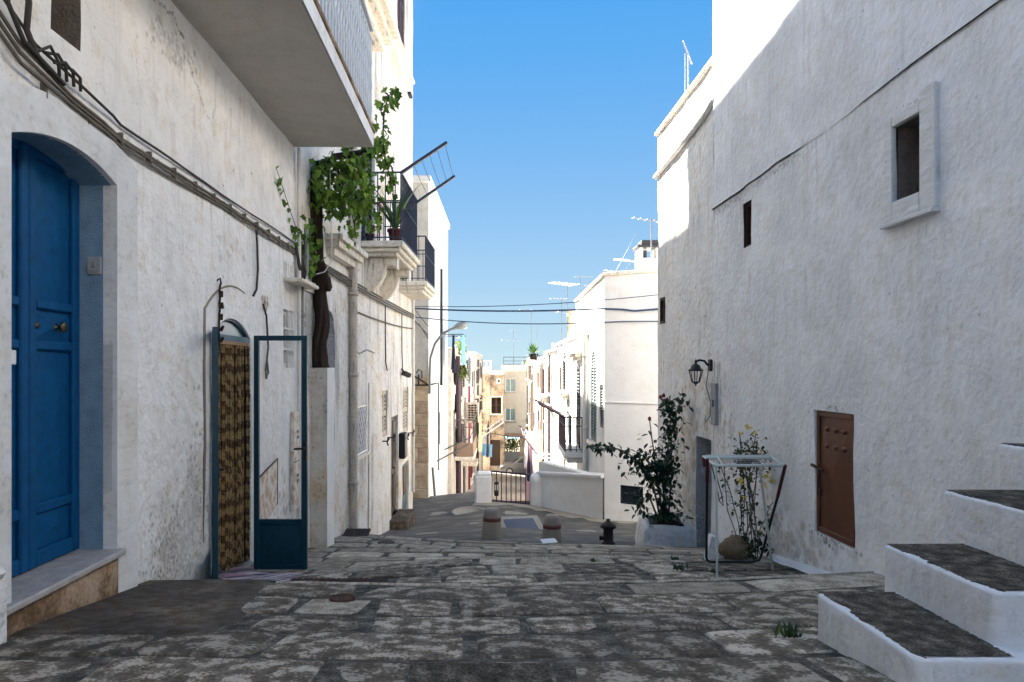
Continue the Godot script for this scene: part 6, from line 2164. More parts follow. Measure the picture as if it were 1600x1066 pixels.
	antenna(Vector3(3.3, 1.9, -16.8), 0.42, "low television antenna on the front part of the corner house roof", [[0.9, 0.5, 5, 0.25, 2.8, 0.1]])
	antenna(Vector3(2.83, 0.6, -35.0), 1.6, "bare iron mast above the second white row house", [])
	antenna(Vector3(3.5, 0.8, -48.0), 3.2, "far television antenna behind the roof palm", [[0.98, 1.2, 4, 0.4, 2.9, 0.0]])
	t = thing("roof_chimney", "white chimney with a dark cap on the corner house roof", "chimney", Vector3(3.85, 1.95, -16.0))
	b = B.new()
	b.box(Vector3(3.85, 2.2, -16.2), Vector3(0.46, 0.6, 0.46), 0.01)
	for s in [-1, 1]: b.box(Vector3(3.85 + s * 0.19, 2.62, -16.2), Vector3(0.08, 0.24, 0.44))
	obj("stack", b, M.white, t)
	b = B.new()
	b.box(Vector3(3.85, 2.76, -16.2), Vector3(0.56, 0.06, 0.56), 0.01)
	b.box(Vector3(3.88, 2.85, -16.2), Vector3(0.4, 0.12, 0.4), 0.01)
	b.box(Vector3(3.78, 2.6, -16.2), Vector3(0.09, 0.2, 0.1))
	obj("cap", b, M.iron, t)
	b = B.new()
	b.box(Vector3(3.3, 2.52, -16.4), Vector3(0.36, 0.03, 0.06), 0.005, Basis(Vector3.BACK, -0.08))
	for k in 8: b.tube([Vector3(3.14 + 0.045 * k, 2.53 - 0.004 * k, -16.5), Vector3(3.14 + 0.045 * k, 2.53 - 0.004 * k, -16.3)], 0.008, 4)
	b.tube([Vector3(3.47, 2.5, -16.4), Vector3(3.62, 2.45, -16.3)], 0.012, 4)
	tag(obj("rooftop_aerial", b, M.antenna_pale), "white comb shaped aerial fixed to the chimney with a dark cap", "antenna", "aerials on the roofs")
	antenna(Vector3(3.7, 2.5, -15.2), 0.72, "grey boom antenna sticking out above the chimney with a dark cap", [[0.95, 0.6, 5, 0.22, 2.95, 0.1]])
	line("guy_wires", "two guy wires on the corner house roof", "wire", [[Vector3(3.0, 1.98, -16.2), Vector3(3.6, 3.1, -16.2)], [Vector3(3.1, 1.98, -16.0), Vector3(3.6, 2.6, -16.1)]], 0.006, M.antenna)

func street_things():
	# bollards
	for k in 2:
		var c: Vector3 = [Vector3(0.18, terrace(3, 0.18, 10.55), -10.55), Vector3(1.06, terrace(3, 1.06, 10.35) - 0.06, -10.35)][k]
		var t := thing("stone_bollard", ["larger tapered stone bollard with a red band, left of the two", "smaller tapered stone bollard with a red band, near the iron hydrant"][k], "bollard", c, "stone bollards at the end of the paving")
		var b := B.new()
		b.lathe(c, [Vector2(0.165, -0.1), Vector2(0.155, 0.02), Vector2(0.125, 0.36), Vector2(0.115, 0.42), Vector2(0.09, 0.45), Vector2(0.02, 0.455), Vector2(0.0, 0.455)], 24)
		obj("shaft", b, M.bollard, t)
		b = B.new()
		b.lathe(c, [Vector2(0.134, 0.268), Vector2(0.137, 0.27), Vector2(0.133, 0.322), Vector2(0.129, 0.324)], 24)
		obj("red_band", b, M.red_band, t)
	# hydrant
	var h := Vector3(1.84, terrace(3, 1.84, 10.1), -10.1)
	var t := thing("fire_hydrant", "small dark brown cast iron hydrant on the road", "hydrant", h)
	var b := B.new()
	b.lathe(h, [Vector2(0.1, -0.05), Vector2(0.1, 0.05), Vector2(0.075, 0.06), Vector2(0.072, 0.24), Vector2(0.085, 0.25), Vector2(0.085, 0.27)], 16)
	obj("barrel", b, M.hydrant, t)
	b = B.new()
	b.lathe(h, [Vector2(0.115, 0.262), Vector2(0.118, 0.285), Vector2(0.095, 0.32), Vector2(0.05, 0.345), Vector2(0.03, 0.36), Vector2(0.03, 0.385), Vector2(0.0, 0.39)], 16)
	obj("cap", b, M.hydrant, t)
	b = B.new()
	b.lathe(h + Vector3(-0.06, 0.12, 0.02), [Vector2(0.03, 0), Vector2(0.03, 0.05), Vector2(0.036, 0.05), Vector2(0.036, 0.07), Vector2(0, 0.075)], 10, Basis(Vector3(0, 1, 0), Vector3(-1, 0, 0), Vector3(0, 0, 1)))
	obj("outlet", b, M.hydrant, t)
	# metal lids in the road
	b = B.new()
	var tilt := Basis(Vector3.RIGHT, 0.144)
	var y := terrace(3, 0.75, 12.6)
	b.box(Vector3(0.75, y + 0.005, -12.6), Vector3(0.78, 0.03, 1.1), 0.005, tilt * Basis(Vector3.UP, 0.12))
	var fr := tag(obj("manhole_plate", b, M.patch), "square blue grey manhole plate in a pale concrete frame on the road", "manhole")
	b = B.new()
	b.box(Vector3(0.75, y + 0.02, -12.6), Vector3(0.56, 0.012, 0.78), 0.003, tilt * Basis(Vector3.UP, 0.12))
	obj("plate", b, M.rail_blue, fr)
	b = B.new()
	y = terrace(3, -0.25, 16.2)
	b.lathe(Vector3(-0.25, y + 0.004, -16.2), [Vector2(0.42, -0.02), Vector2(0.42, 0.012), Vector2(0.36, 0.014), Vector2(0.36, 0.008), Vector2(0, 0.01)], 24, Basis(Vector3.RIGHT, 0.08))
	tag(obj("manhole_cover", b, M.patch), "round grey manhole cover on the road towards the left pier", "manhole")
	b = B.new()
	b.box(Vector3(0.86, terrace(2, 0.86, 8.8) + 0.03, -8.8), Vector3(0.2, 0.012, 0.11), 0.003, Basis(Vector3.UP, 0.3) * Basis(Vector3.RIGHT, 0.25))
	tag(obj("white_card", b, M.plastic_white), "small white card lying at the edge of the paving by the bollards", "card")

func right_houses():
	var f := Frame.new(Vector3(2.65, 0, 0), Vector3(0, 0, -1), Vector3(-1, 0, 0))
	var t := thing("whitewashed_house", "big whitewashed house on the right with the framed window and the brown hatch", "house", Vector3(2.7, -1.4, -5))
	var D := Dirt.new(1024, 1.5, 8.0, -2.6, 4.2, 41)
	for i in 90: D.drip(D.r.randf_range(5.2, 8.0), D.r.randf_range(1.74, 1.82), D.r.randf_range(0.1, 0.8), 0.025, D.r.randf_range(0.05, 0.3))
	for i in 40: D.drip(D.r.randf_range(6.3, 8.0), 1.8, D.r.randf_range(0.05, 0.35), 0.03, D.r.randf_range(0.2, 0.6))
	for i in 80: D.drip(D.r.randf_range(4.4, 8.0), D.r.randf_range(2.2, 3.6), D.r.randf_range(0.4, 1.6), 0.035, D.r.randf_range(0.03, 0.16))
	for i in 50: D.drip(D.r.randf_range(3.5, 8.0), D.r.randf_range(-0.6, 1.2), D.r.randf_range(0.3, 1.2), 0.04, D.r.randf_range(0.02, 0.1), 0.15)
	for i in 30: D.drip(D.r.randf_range(7.75, 8.0), D.r.randf_range(-0.6, 0.1), D.r.randf_range(0.2, 0.9), 0.03, D.r.randf_range(0.15, 0.5), 0.3)
	for i in 60: D.dot(D.r.randf_range(3.2, 8.0), D.r.randf_range(-1.5, 4.0), D.r.randf_range(0.005, 0.014), D.r.randf_range(0.2, 0.7))
	for k in 900:  # shadow line under the ledge painted in, with its grime
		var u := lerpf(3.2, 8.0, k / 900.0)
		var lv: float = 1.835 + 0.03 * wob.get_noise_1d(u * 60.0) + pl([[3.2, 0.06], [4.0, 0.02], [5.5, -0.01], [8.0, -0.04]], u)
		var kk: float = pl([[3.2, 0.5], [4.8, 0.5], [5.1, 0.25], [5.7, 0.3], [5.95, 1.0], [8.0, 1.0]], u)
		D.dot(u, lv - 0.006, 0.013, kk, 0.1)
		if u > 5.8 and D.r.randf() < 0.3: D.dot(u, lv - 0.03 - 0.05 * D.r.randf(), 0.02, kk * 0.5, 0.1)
	for k in 40: D.patch(D.r.randf_range(3.2, 7.8), D.r.randf_range(-1.2, 3.6), 0.3, 0.3, 10, 0.09, 0.1, 0.22)
	D.patch(6.2, -1.5, 0.9, 0.25, 200, 0.35, 0.5, 0.06)
	D.patch(7.6, -0.9, 0.3, 0.7, 160, 0.3, 0.6, 0.05)
	D.patch(5.3, -1.31, 0.35, 0.05, 60, 0.9, 0.6, 0.02)
	D.patch(5.3, -0.31, 0.35, 0.03, 30, 0.7, 0.4, 0.015)
	D.patch(4.35, 1.62, 0.2, 0.04, 30, 0.5, 0.1, 0.015)
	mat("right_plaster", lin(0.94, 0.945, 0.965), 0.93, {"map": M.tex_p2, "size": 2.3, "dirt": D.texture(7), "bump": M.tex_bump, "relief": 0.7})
	var old := B.new()
	var brown := B.new()
	var b := B.new()
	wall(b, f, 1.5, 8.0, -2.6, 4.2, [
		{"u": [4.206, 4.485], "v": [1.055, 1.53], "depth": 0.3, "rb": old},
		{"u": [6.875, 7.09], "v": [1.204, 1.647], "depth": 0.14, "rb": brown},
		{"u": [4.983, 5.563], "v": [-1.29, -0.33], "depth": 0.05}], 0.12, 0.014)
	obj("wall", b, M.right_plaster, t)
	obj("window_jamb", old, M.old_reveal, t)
	obj("small_window_jamb", brown, M.brown_frame, t)
	b = B.new()
	wall(b, f, -6.0, 1.5, -2.6, 4.2, [], 0.8, 0.01)
	shell(b, f, -6.0, 8.0, -2.6, 4.2, 6.0)
	obj("roof", b, M.white, t)
	b = B.new()
	fbox(b, f, -6.0, 8.03, 4.201, 4.25, -0.2, 0.03, 0.01)
	obj("parapet_cap", b, M.trim, t)
	# window: dark backing plates, stick, raised frame and sill
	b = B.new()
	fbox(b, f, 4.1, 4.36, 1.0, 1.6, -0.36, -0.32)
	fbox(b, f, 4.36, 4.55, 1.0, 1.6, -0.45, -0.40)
	obj("dark_backing", b, M.dark_backing, t)  # two plates coloured as the darkness inside the window
	b = B.new()
	b.bar(f.p(4.2, 1.27, -0.15), f.p(4.36, 1.29, -0.24), 0.022)
	obj("wooden_stick", b, M.wood, t)
	b = B.new()
	for s in [[4.06, 4.206, 0.93, 1.66], [4.485, 4.57, 0.93, 1.6]]: fbox(b, f, s[0], s[1], s[2], s[3], -0.02, 0.028, 0.006)
	fbox(b, f, 4.206, 4.485, 1.53, 1.6, -0.02, 0.0275, 0.006)
	fbox(b, f, 4.206, 4.485, 0.93, 1.055, -0.02, 0.0275, 0.006)
	obj("window_surround", b, M.right_trim, t)
	b = B.new()
	fbox(b, f, 4.05, 4.59, 0.9, 0.929, -0.02, 0.05, 0.006)
	obj("window_sill", b, M.right_trim, t)
	b = B.new()
	for s in [[6.875, 6.91], [7.055, 7.09]]: fbox(b, f, s[0], s[1], 1.204, 1.647, -0.12, -0.03)
	for s in [[1.204, 1.235], [1.615, 1.647]]: fbox(b, f, 6.91, 7.055, s[0], s[1], -0.12, -0.03)
	var sw := obj("small_window", b, M.brown_frame, t)
	b = B.new()
	fbox(b, f, 6.9, 7.07, 1.22, 1.63, -0.11, -0.1)
	obj("pane", b, M.glass_dark, sw)
	# brown hatch
	b = B.new()
	fbox(b, f, 4.99, 5.556, -1.28, -0.335, -0.045, -0.02, 0.004)
	var hat := obj("hatch", b, M.brown_hatch, t)
	hat.set_meta("label", "brown painted metal hatch with a latch")
	b = B.new()
	for s in [[4.99, 5.03, -1.28, -0.335], [5.516, 5.556, -1.28, -0.335]]: fbox(b, f, s[0], s[1], s[2], s[3], -0.021, -0.006, 0.004)
	for s in [[5.03, 5.516, -1.28, -1.24], [5.03, 5.516, -0.375, -0.335]]: fbox(b, f, s[0], s[1], s[2], s[3], -0.0215, -0.0065, 0.004)
	obj("frame", b, M.brown_hatch, hat)
	b = B.new()
	var m := f.p(5.27, -0.75, -0.004)
	var k4 := [f.p(5.03, -1.24, -0.0195), f.p(5.516, -1.24, -0.0195), f.p(5.516, -0.375, -0.0195), f.p(5.03, -0.375, -0.0195)]
	for i in 4: b.tri(k4[i], k4[(i + 1) % 4], m)
	obj("panel", b, M.brown_hatch, hat)
	for row in 2:
		for c in 3:
			b = B.new()
			b.blob(f.p(5.14 + c * 0.13, -0.47 - row * 0.13, -0.012), Vector3(0.012, 0.02, 0.036), wob, 0.0, 10)
			obj("vent_boss", b, M.brown_hatch, hat)
	b = B.new()
	b.tube([f.p(5.6, -0.77, 0.01), f.p(5.5, -0.78, 0.012), f.p(5.42, -0.79, 0.015)], 0.013, 6)
	b.tube([f.p(5.44, -0.8, 0.02), f.p(5.42, -0.86, 0.025), f.p(5.45, -0.93, 0.025), f.p(5.47, -0.86, 0.025), f.p(5.44, -0.8, 0.02)], 0.006, 5)
	fbox(b, f, 5.43, 5.47, -0.99, -0.93, 0.005, 0.03, 0.004)
	obj("latch", b, M.rust_iron, hat)
	# the ledge where the upper wall stands proud
	b = B.new()
	b.smooth()
	var n := 60
	var prof := func(i: int) -> Array:
		var u := lerpf(3.2, 7.99, float(i) / n)
		var v := 1.835 + 0.03 * wob.get_noise_1d(u * 60.0) + pl([[3.2, 0.06], [4.0, 0.02], [5.5, -0.01], [8.0, -0.04]], u)
		var w: float = pl([[3.2, 0.02], [4.6, 0.014], [5.2, 0.002], [5.7, 0.003], [6.0, 0.018], [8.0, 0.022]], u)
		var D2 := 0.014 * (wob.get_noise_2d(u * 60.0 + f.o.x * 991.0, v * 60.0) + 0.5 * wob.get_noise_2d(u * 210.0 + f.o.x * 77.0, v * 210.0))
		return [f.p(u, v, D2 - 0.02), f.p(u, v, D2 + w * 0.8), f.p(u, v + 0.018, D2 + w * 0.7), f.p(u, v + 0.05, D2 - 0.01)]
	for i in n:
		var a: Array = prof.call(i)
		var c: Array = prof.call(i + 1)
		for k in 2: b.quad(a[k + 1], c[k + 1], c[k + 2], a[k + 2])
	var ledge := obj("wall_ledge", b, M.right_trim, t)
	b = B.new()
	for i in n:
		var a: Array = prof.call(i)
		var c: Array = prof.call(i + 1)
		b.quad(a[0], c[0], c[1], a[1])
	obj("shaded_grimy_underside", b, M.ledge_shade_grime, ledge)  # face coloured dark for the shade beneath the ledge, grime included
	# the lower house with the string course
	t = thing("lower_house", "lower whitewashed house with a string course and the narrow doorway", "house", Vector3(2.7, -2.1, -9.5))
	var f2 := Frame.new(Vector3(2.68, 0, 0), Vector3(0, 0, -1), Vector3(-1, 0, 0))
	var E := Dirt.new(512, 8.0, 10.6, -3.0, 3.5, 51)
	for i in 60: E.drip(E.r.randf_range(8.0, 10.6), E.r.randf_range(-0.5, 2.9), E.r.randf_range(0.2, 1.2), 0.03, E.r.randf_range(0.05, 0.25), 0.3)
	for i in 260: E.dot(E.r.randf_range(8.0, 10.6), E.r.randf_range(-2.2, 1.0), E.r.randf_range(0.008, 0.025), E.r.randf_range(0.3, 0.8), 0.4)
	E.patch(9.2, -1.2, 0.9, 1.0, 260, 0.3, 0.8, 0.09)
	E.patch(8.2, -0.4, 0.3, 0.5, 120, 0.3, 0.8, 0.05)
	mat("lower_plaster", lin(0.94, 0.93, 0.915), 0.93, {"map": M.tex_p1, "size": 2.9, "dirt": E.texture(9), "bump": M.tex_bump, "relief": 1.0})
	var grey := B.new()
	b = B.new()
	wall(b, f2, 8.0, 10.6, -3.0, 3.5, [
		{"u": [8.16, 8.73], "v": [-2.4, -0.84], "depth": 0.5, "rb": grey},
		{"u": [10.2, 10.44], "v": [0.65, 1.03], "depth": 0.12}], 0.12, 0.02)
	obj("wall", b, M.lower_plaster, t)
	obj("doorway_jamb", grey, M.reveal_grey, t)
	b = B.new()
	shell(b, f2, 8.0, 10.6, -3.0, 3.5, 6.0)
	obj("roof", b, M.white, t)
	b = B.new()
	fbox(b, f2, 8.1, 8.8, -2.5, -0.8, -0.56, -0.5)
	obj("plank_door", b, M.dark_wood, t)
	b = B.new()
	for s in [[10.2, 10.24], [10.4, 10.44]]: fbox(b, f2, s[0], s[1], 0.65, 1.03, -0.1, 0.012)
	for s in [[0.65, 0.69], [0.99, 1.03]]: fbox(b, f2, 10.24, 10.4, s[0], s[1], -0.1, 0.012)
	sw = obj("small_window", b, M.rust_iron, t)
	b = B.new()
	fbox(b, f2, 10.22, 10.42, 0.67, 1.01, -0.09, -0.08)
	obj("pane", b, M.glass_dark, sw)
	b = B.new()
	fbox(b, f2, 8.001, 10.66, 3.501, 3.56, -0.3, 0.04, 0.012)
	obj("parapet_cap", b, M.trim, t)
	b = B.new()
	b.tube([f2.p(8.0, 3.06, 0.02), f2.p(8.25, 2.99, 0.03), f2.p(8.7, 2.95, 0.03), f2.p(9.6, 2.92, 0.03), f2.p(10.64, 2.88, 0.03)], 0.036, 8)
	obj("string_course", b, M.lower_plaster, t)
	t = thing("roof_pole", "thin forked antenna pole on the roof of the lower whitewashed house", "antenna", Vector3(2.78, 3.5, -9.4))
	b = B.new()
	b.tube([Vector3(2.78, 3.4, -9.4), Vector3(2.78, 4.18, -9.4)], 0.01, 6)
	b.tube([Vector3(2.74, 3.4, -9.4), Vector3(2.74, 4.2, -9.4)], 0.006, 6)
	obj("mast", b, M.galvanised, t)
	b = B.new()
	b.bar(Vector3(2.68, 4.32, -9.3), Vector3(2.86, 4.1, -9.5), 0.018)
	obj("boom", b, M.galvanised, t)

func steps():
	var t := thing("stone_steps", "four whitewashed steps with dark worn treads climbing to the right", "steps", Vector3(2.0, -1.1, -2.8))
	var X := [1.43, 1.77, 2.13, 2.52, 2.72]
	var H := [-0.955, -0.775, -0.564, -0.37]
	var far := [3.0, 3.1, 3.25, 3.44]
	var near := [2.3, 2.42, 2.47, 2.52]
	var r := RandomNumberGenerator.new()
	r.seed = 9
	for i in 4:
		var b := B.new()
		# near face, worn corner and riser as one skin with a rounded nosing
		var per := []
		for k in 16: per.append([lerpf(2.72, X[i] + 0.05, k / 16.0), near[i], 0.0, -1.0])
		for k in 7:
			var an := k / 6.0 * PI / 2
			per.append([X[i] + 0.05 - 0.05 * sin(an), near[i] + 0.05 - 0.05 * cos(an), -sin(an), -cos(an)])
		for k in range(1, 19): per.append([X[i], lerpf(near[i] + 0.05, far[i] - 0.03, k / 18.0), -1.0, 0.0])
		for k in 4:
			var an := (k + 1) / 4.0 * PI / 2
			per.append([X[i] + 0.03 - 0.03 * cos(an), far[i] - 0.03 + 0.03 * sin(an), -cos(an), sin(an)])
		per.append([2.72, far[i], 0.0, 1.0])
		var e := 0.014
		var rows := [[-1.6, 0.0], [-1.3, 0.0]]
		for k in 12: rows.append([lerpf(minf(-1.2, H[i] - 0.25), H[i] - e, k / 11.0), 0.0])
		for k in range(1, 4): rows.append([H[i] - e + e * sin(k * PI / 6), e - e * cos(k * PI / 6)])
		rows.append([H[i], 0.09])
		var P := func(k: int, j: int) -> Vector3:
			var w: Array = per[k]
			var y: float = rows[j][0]
			var g: float = 0.007 * wob.get_noise_3d(w[0] * 160, y * 160, w[1] * 160) + 0.006 * wob.get_noise_3d(w[0] * 420, y * 420 + i * 99, w[1] * 420)
			var ins: float = rows[j][1] - g
			return Vector3(w[0] - w[2] * ins, y + (0.4 * g if j > 12 else 0.0), -(w[1] - w[3] * ins))
		b.smooth()
		for k in per.size() - 1:
			for j in rows.size() - 1: b.quad(P.call(k, j), P.call(k + 1, j), P.call(k + 1, j + 1), P.call(k, j + 1))
		b.flat()
		b.quad(Vector3(X[i] + 0.05, H[i] - 0.004, -near[i] - 0.05), Vector3(2.7, H[i] - 0.004, -near[i] - 0.05), Vector3(2.7, H[i] - 0.004, -far[i] + 0.01), Vector3(X[i] + 0.05, H[i] - 0.004, -far[i] + 0.01))
		var st := obj("step", b, M.step_white, t)
		# the tread, its rim eaten away in bites
		b = B.new()
		var x1: float = X[i + 1] + 0.03 if i < 3 else 2.7
		var bite := func(k: float) -> float: return 0.01 + 0.035 * maxf(0.0, wob.get_noise_2d(k * 60.0, i * 50.0) + 0.05) + 0.016 * absf(wob.get_noise_2d(k * 500.0, i * 80.0)) + r.randf_range(0, 0.002)
		var N := 80
		var L := []
		for k in N + 1:
			var d := lerpf(near[i] + 0.012, far[i] - 0.006, float(k) / N)
			var s0 := maxf(0.0, 0.05 - (d - near[i])) * 0.6
			L.append([X[i] + bite.call(float(k) / N * 6.0) + s0, x1 - (0.035 + 0.02 * absf(wob.get_noise_2d(k * 30.0, 7.0)) if i < 3 else 0.0), d])
		for k in N:
			var p: Array = L[k]
			var n: Array = L[k + 1]
			b.smooth()
			var w := 10
			for j in w:
				var T := func(c: Array, t: float) -> Vector3:
					var x := lerpf(c[0], c[1], t)
					var z: float = c[2]
					if k < 1 and c == p: z += bite.call(7.0 + x * 5.0) * 0.8
					return Vector3(x, H[i] + 0.003 + 0.003 * wob.get_noise_2d(x * 200, z * 200), -z)
				b.quad(T.call(p, float(j) / w), T.call(p, float(j + 1) / w), T.call(n, float(j + 1) / w), T.call(n, float(j) / w))
			b.flat()
			b.quad(Vector3(p[0], H[i] + 0.003, -p[2]), Vector3(n[0], H[i] + 0.003, -n[2]), Vector3(n[0], H[i] - 0.006, -n[2]), Vector3(p[0], H[i] - 0.006, -p[2]))
		obj("tread", b, M.tread, st)

func right_things():
	var f := Frame.new(Vector3(2.65, 0, 0), Vector3(0, 0, -1), Vector3(-1, 0, 0))
	# wall lantern
	var c := Vector3(2.49, -0.06, -8.12)
	var t := thing("wall_lantern", "black wall lantern with clear panes on the right hand house", "lantern", c)
	var b := B.new()
	b.lathe(c, [Vector2(0.0, -0.15), Vector2(0.012, -0.145), Vector2(0.008, -0.13), Vector2(0.03, -0.118), Vector2(0.048, -0.105), Vector2(0.048, -0.098), Vector2(0.0, -0.098)], 6)
	b.lathe(c, [Vector2(0.085, 0.022), Vector2(0.088, 0.034), Vector2(0.06, 0.055), Vector2(0.052, 0.085), Vector2(0.02, 0.105), Vector2(0.012, 0.125), Vector2(0.018, 0.135), Vector2(0.008, 0.15), Vector2(0.0, 0.17)], 6)
	for k in 6:
		var a := TAU * k / 6
		b.bar(c + Vector3(cos(a) * 0.045, -0.1, -sin(a) * 0.045), c + Vector3(cos(a) * 0.078, 0.026, -sin(a) * 0.078), 0.009)
	obj("frame", b, M.iron, t)
	b = B.new()
	for k in 6:
		var a := TAU * k / 6
		var a2 := TAU * (k + 1) / 6
		b.quad(c + Vector3(cos(a) * 0.044, -0.098, -sin(a) * 0.044), c + Vector3(cos(a2) * 0.044, -0.098, -sin(a2) * 0.044), c + Vector3(cos(a2) * 0.076, 0.024, -sin(a2) * 0.076), c + Vector3(cos(a) * 0.076, 0.024, -sin(a) * 0.076))
	obj("panes", b, M.glass, t)
	b = B.new()
	b.tube([c + Vector3(0, 0.13, 0), c + Vector3(0.04, 0.15, 0), c + Vector3(0.1, 0.14, 0), c + Vector3(0.13, 0.1, 0.0), Vector3(2.655, 0.02, -8.12)], 0.014, 6)
	b.box(Vector3(2.655, 0.03, -8.12), Vector3(0.03, 0.14, 0.09), 0.01)
	obj("bracket", b, M.iron, t)
	line("lantern_wire", "thin grey wire looping down from the wall lantern", "wire", [[Vector3(2.63, -0.03, -8.1), Vector3(2.6, -0.2, -8.1), Vector3(2.64, -0.4, -8.05), Vector3(2.64, -0.55, -8.08), Vector3(2.61, -0.63, -8.15), Vector3(2.63, -0.56, -8.2)]], 0.007, M.pipe_grey)
	b = B.new()
	fbox(b, f, 7.84, 8.0, -0.64, -0.17, -0.01, 0.03, 0.008)
	var mb := tag(obj("meter_cabinet", b, M.plastic_grey), "narrow grey meter cabinet on the wall beside the lantern", "meter box")
	b = B.new()
	fbox(b, f, 7.9, 7.93, -0.44, -0.36, 0.029, 0.036)
	obj("lock", b, M.black, mb)
	# planter with the rose
	t = thing("masonry_planter", "whitewashed masonry planter built against the right hand wall", "planter", Vector3(2.3, -2.15, -8.7))
	b = B.new()
	var nz := wob
	b.smooth()
	var pts := [Vector2(2.03, 8.77), Vector2(2.4, 8.74), Vector2(2.7, 8.75), Vector2(2.7, 9.3), Vector2(2.4, 9.34), Vector2(2.06, 9.3)]
	for i in pts.size():
		var p: Vector2 = pts[i]
		var q2: Vector2 = pts[(i + 1) % pts.size()]
		for k in 6:
			for j in 5:
				var G := func(kk: int, jj: int) -> Vector3:
					var w := p.lerp(q2, kk / 6.0)
					var cen := Vector2(2.38, 9.03)
					var bulge := 0.025 * nz.get_noise_3d(w.x * 160, jj * 50, w.y * 160)
					var y: float = [-2.6, -2.3, -2.12, -2.03, -1.98, -2.0][jj] + (w.y - 8.75) * 0.12 + 0.035 * nz.get_noise_2d(w.x * 200, w.y * 200)
					var inset: float = [0.0, 0.0, 0.02, 0.03, 0.07, 0.12][jj]
					w = w + (cen - w).normalized() * (inset + bulge)
					return Vector3(w.x, y, -w.y)
				b.quad(G.call(k, j), G.call(k + 1, j), G.call(k + 1, j + 1), G.call(k, j + 1))
	obj("walls", b, M.rough_white, t)
	b = B.new()
	b.blob(Vector3(2.4, -2.06, -9.03), Vector3(0.26, 0.1, 0.2), nz, 0.2, 14)
	obj("soil", b, M.soil, t)
	var r := RandomNumberGenerator.new()
	r.seed = 81
	t = thing("climbing_rose", "dark leaved rose bush growing from the whitewashed planter", "rose bush", Vector3(2.3, -1.9, -8.7))
	var canes := [
		[Vector3(2.3, -1.9, -8.7), Vector3(2.27, -1.4, -8.68), Vector3(2.33, -0.9, -8.65), Vector3(2.36, -0.5, -8.65), Vector3(2.28, -0.32, -8.62)],
		[Vector3(2.34, -1.9, -8.72), Vector3(2.38, -1.3, -8.7), Vector3(2.37, -0.8, -8.68), Vector3(2.46, -0.42, -8.68), Vector3(2.53, -0.28, -8.68)],
		[Vector3(2.24, -1.9, -8.66), Vector3(2.12, -1.4, -8.62), Vector3(2.0, -1.16, -8.6), Vector3(1.75, -0.98, -8.56), Vector3(1.5, -0.9, -8.52), Vector3(1.33, -0.92, -8.5)],
		[Vector3(2.22, -1.9, -8.7), Vector3(2.05, -1.5, -8.6), Vector3(1.98, -1.62, -8.55), Vector3(1.9, -1.78, -8.5)],
		[Vector3(2.28, -1.9, -8.74), Vector3(2.2, -1.3, -8.7), Vector3(2.13, -0.85, -8.7), Vector3(2.1, -0.6, -8.7)],
		[Vector3(2.32, -1.9, -8.6), Vector3(2.2, -1.25, -8.55), Vector3(1.95, -1.02, -8.5), Vector3(1.82, -1.2, -8.45)]]
	var L := []
	var col := []
	for k in canes.size():
		b = B.new()
		var rad := []
		for i in canes[k].size(): rad.append(0.014 * (1.0 - 0.75 * i / canes[k].size()))
		b.tube(canes[k], rad, 5)
		obj("cane", b, M.stem, t)
		for i in range(0, canes[k].size() - 1):
			var cnt: int = [60, 46, 34, 12, 5, 46][k]
			if i == 0: cnt = cnt / 3
			for s in cnt:
				var p: Vector3 = canes[k][i].lerp(canes[k][i + 1], s / float(cnt))
				var sp := 0.07 if k != 2 or i < 2 else 0.045
				if k == 0 and i > 1: sp = 0.055
				if k == 4: sp = 0.03
				L.append(Transform3D(rand_basis(r, 0.6, r.randf_range(0.06, 0.1)), p + Vector3(r.randfn(), r.randfn() * 0.7, r.randfn()) * sp))
				col.append(Color(0.012, 0.03, 0.012).lerp(Color(0.05, 0.085, 0.03), r.randf() * r.randf()))
	for s in 330:
		L.append(Transform3D(rand_basis(r, 0.6, r.randf_range(0.06, 0.1)), Vector3(2.2, -1.25, -8.62) + Vector3(r.randfn() * 0.15, r.randfn() * 0.2, r.randfn() * 0.1)))
		col.append(Color(0.012, 0.03, 0.012).lerp(Color(0.05, 0.085, 0.03), r.randf() * r.randf()))
	for s in 110:
		L.append(Transform3D(rand_basis(r, 0.4, r.randf_range(0.05, 0.09)), Vector3(2.32, -1.82, -8.66) + Vector3(r.randfn() * 0.13, absf(r.randfn()) * 0.05, r.randfn() * 0.1)))
		col.append(Color(0.015, 0.035, 0.012).lerp(Color(0.06, 0.1, 0.03), r.randf()))
	multi("leaves", leaf_mesh(false), M.dark_leaf, L, col, t)
	t.position += Vector3(0.07, -0.07, -0.3)
	for p in [Vector3(2.26, -0.28, -8.62), Vector3(2.22, -0.3, -8.62), Vector3(2.1, -0.58, -8.7), Vector3(2.3, -0.33, -8.6)]:
		b = B.new()
		b.blob(p, Vector3(0.024, 0.022, 0.024), nz, 1.0, 8)
		obj("rose_bloom", b, M.red_paint, t).position = -Vector3(2.3, -1.9, -8.7)
	# the yellow flowers and their stone
	t = thing("yellow_flower_plant", "tall thin stemmed plant with yellow flowers behind the drying rack", "plant", Vector3(2.5, -1.7, -6.45))
	L = []
	col = []
	var FL := []
	var FC := []
	for k in 14:
		var base := Vector3(2.47 + r.randf_range(-0.1, 0.1), -1.72, -6.42 + r.randf_range(-0.08, 0.08))
		var top := base + Vector3(r.randf_range(-0.26, 0.16), r.randf_range(0.45, 1.15), r.randf_range(-0.1, 0.15))
		if k == 0: top = Vector3(2.2, -0.85, -6.35)
		if k < 8 and k > 0: top = Vector3(2.44 + r.randf_range(-0.12, 0.12), r.randf_range(-0.9, -0.56), -6.4)
		var cane := []
		for i in 7:
			var s := i / 6.0
			cane.append(base.lerp(top, s) + Vector3(r.randf_range(-0.012, 0.012), 0, 0) + Vector3(0.05 * sin(s * PI) * (1 if k % 2 else -1), 0, 0))
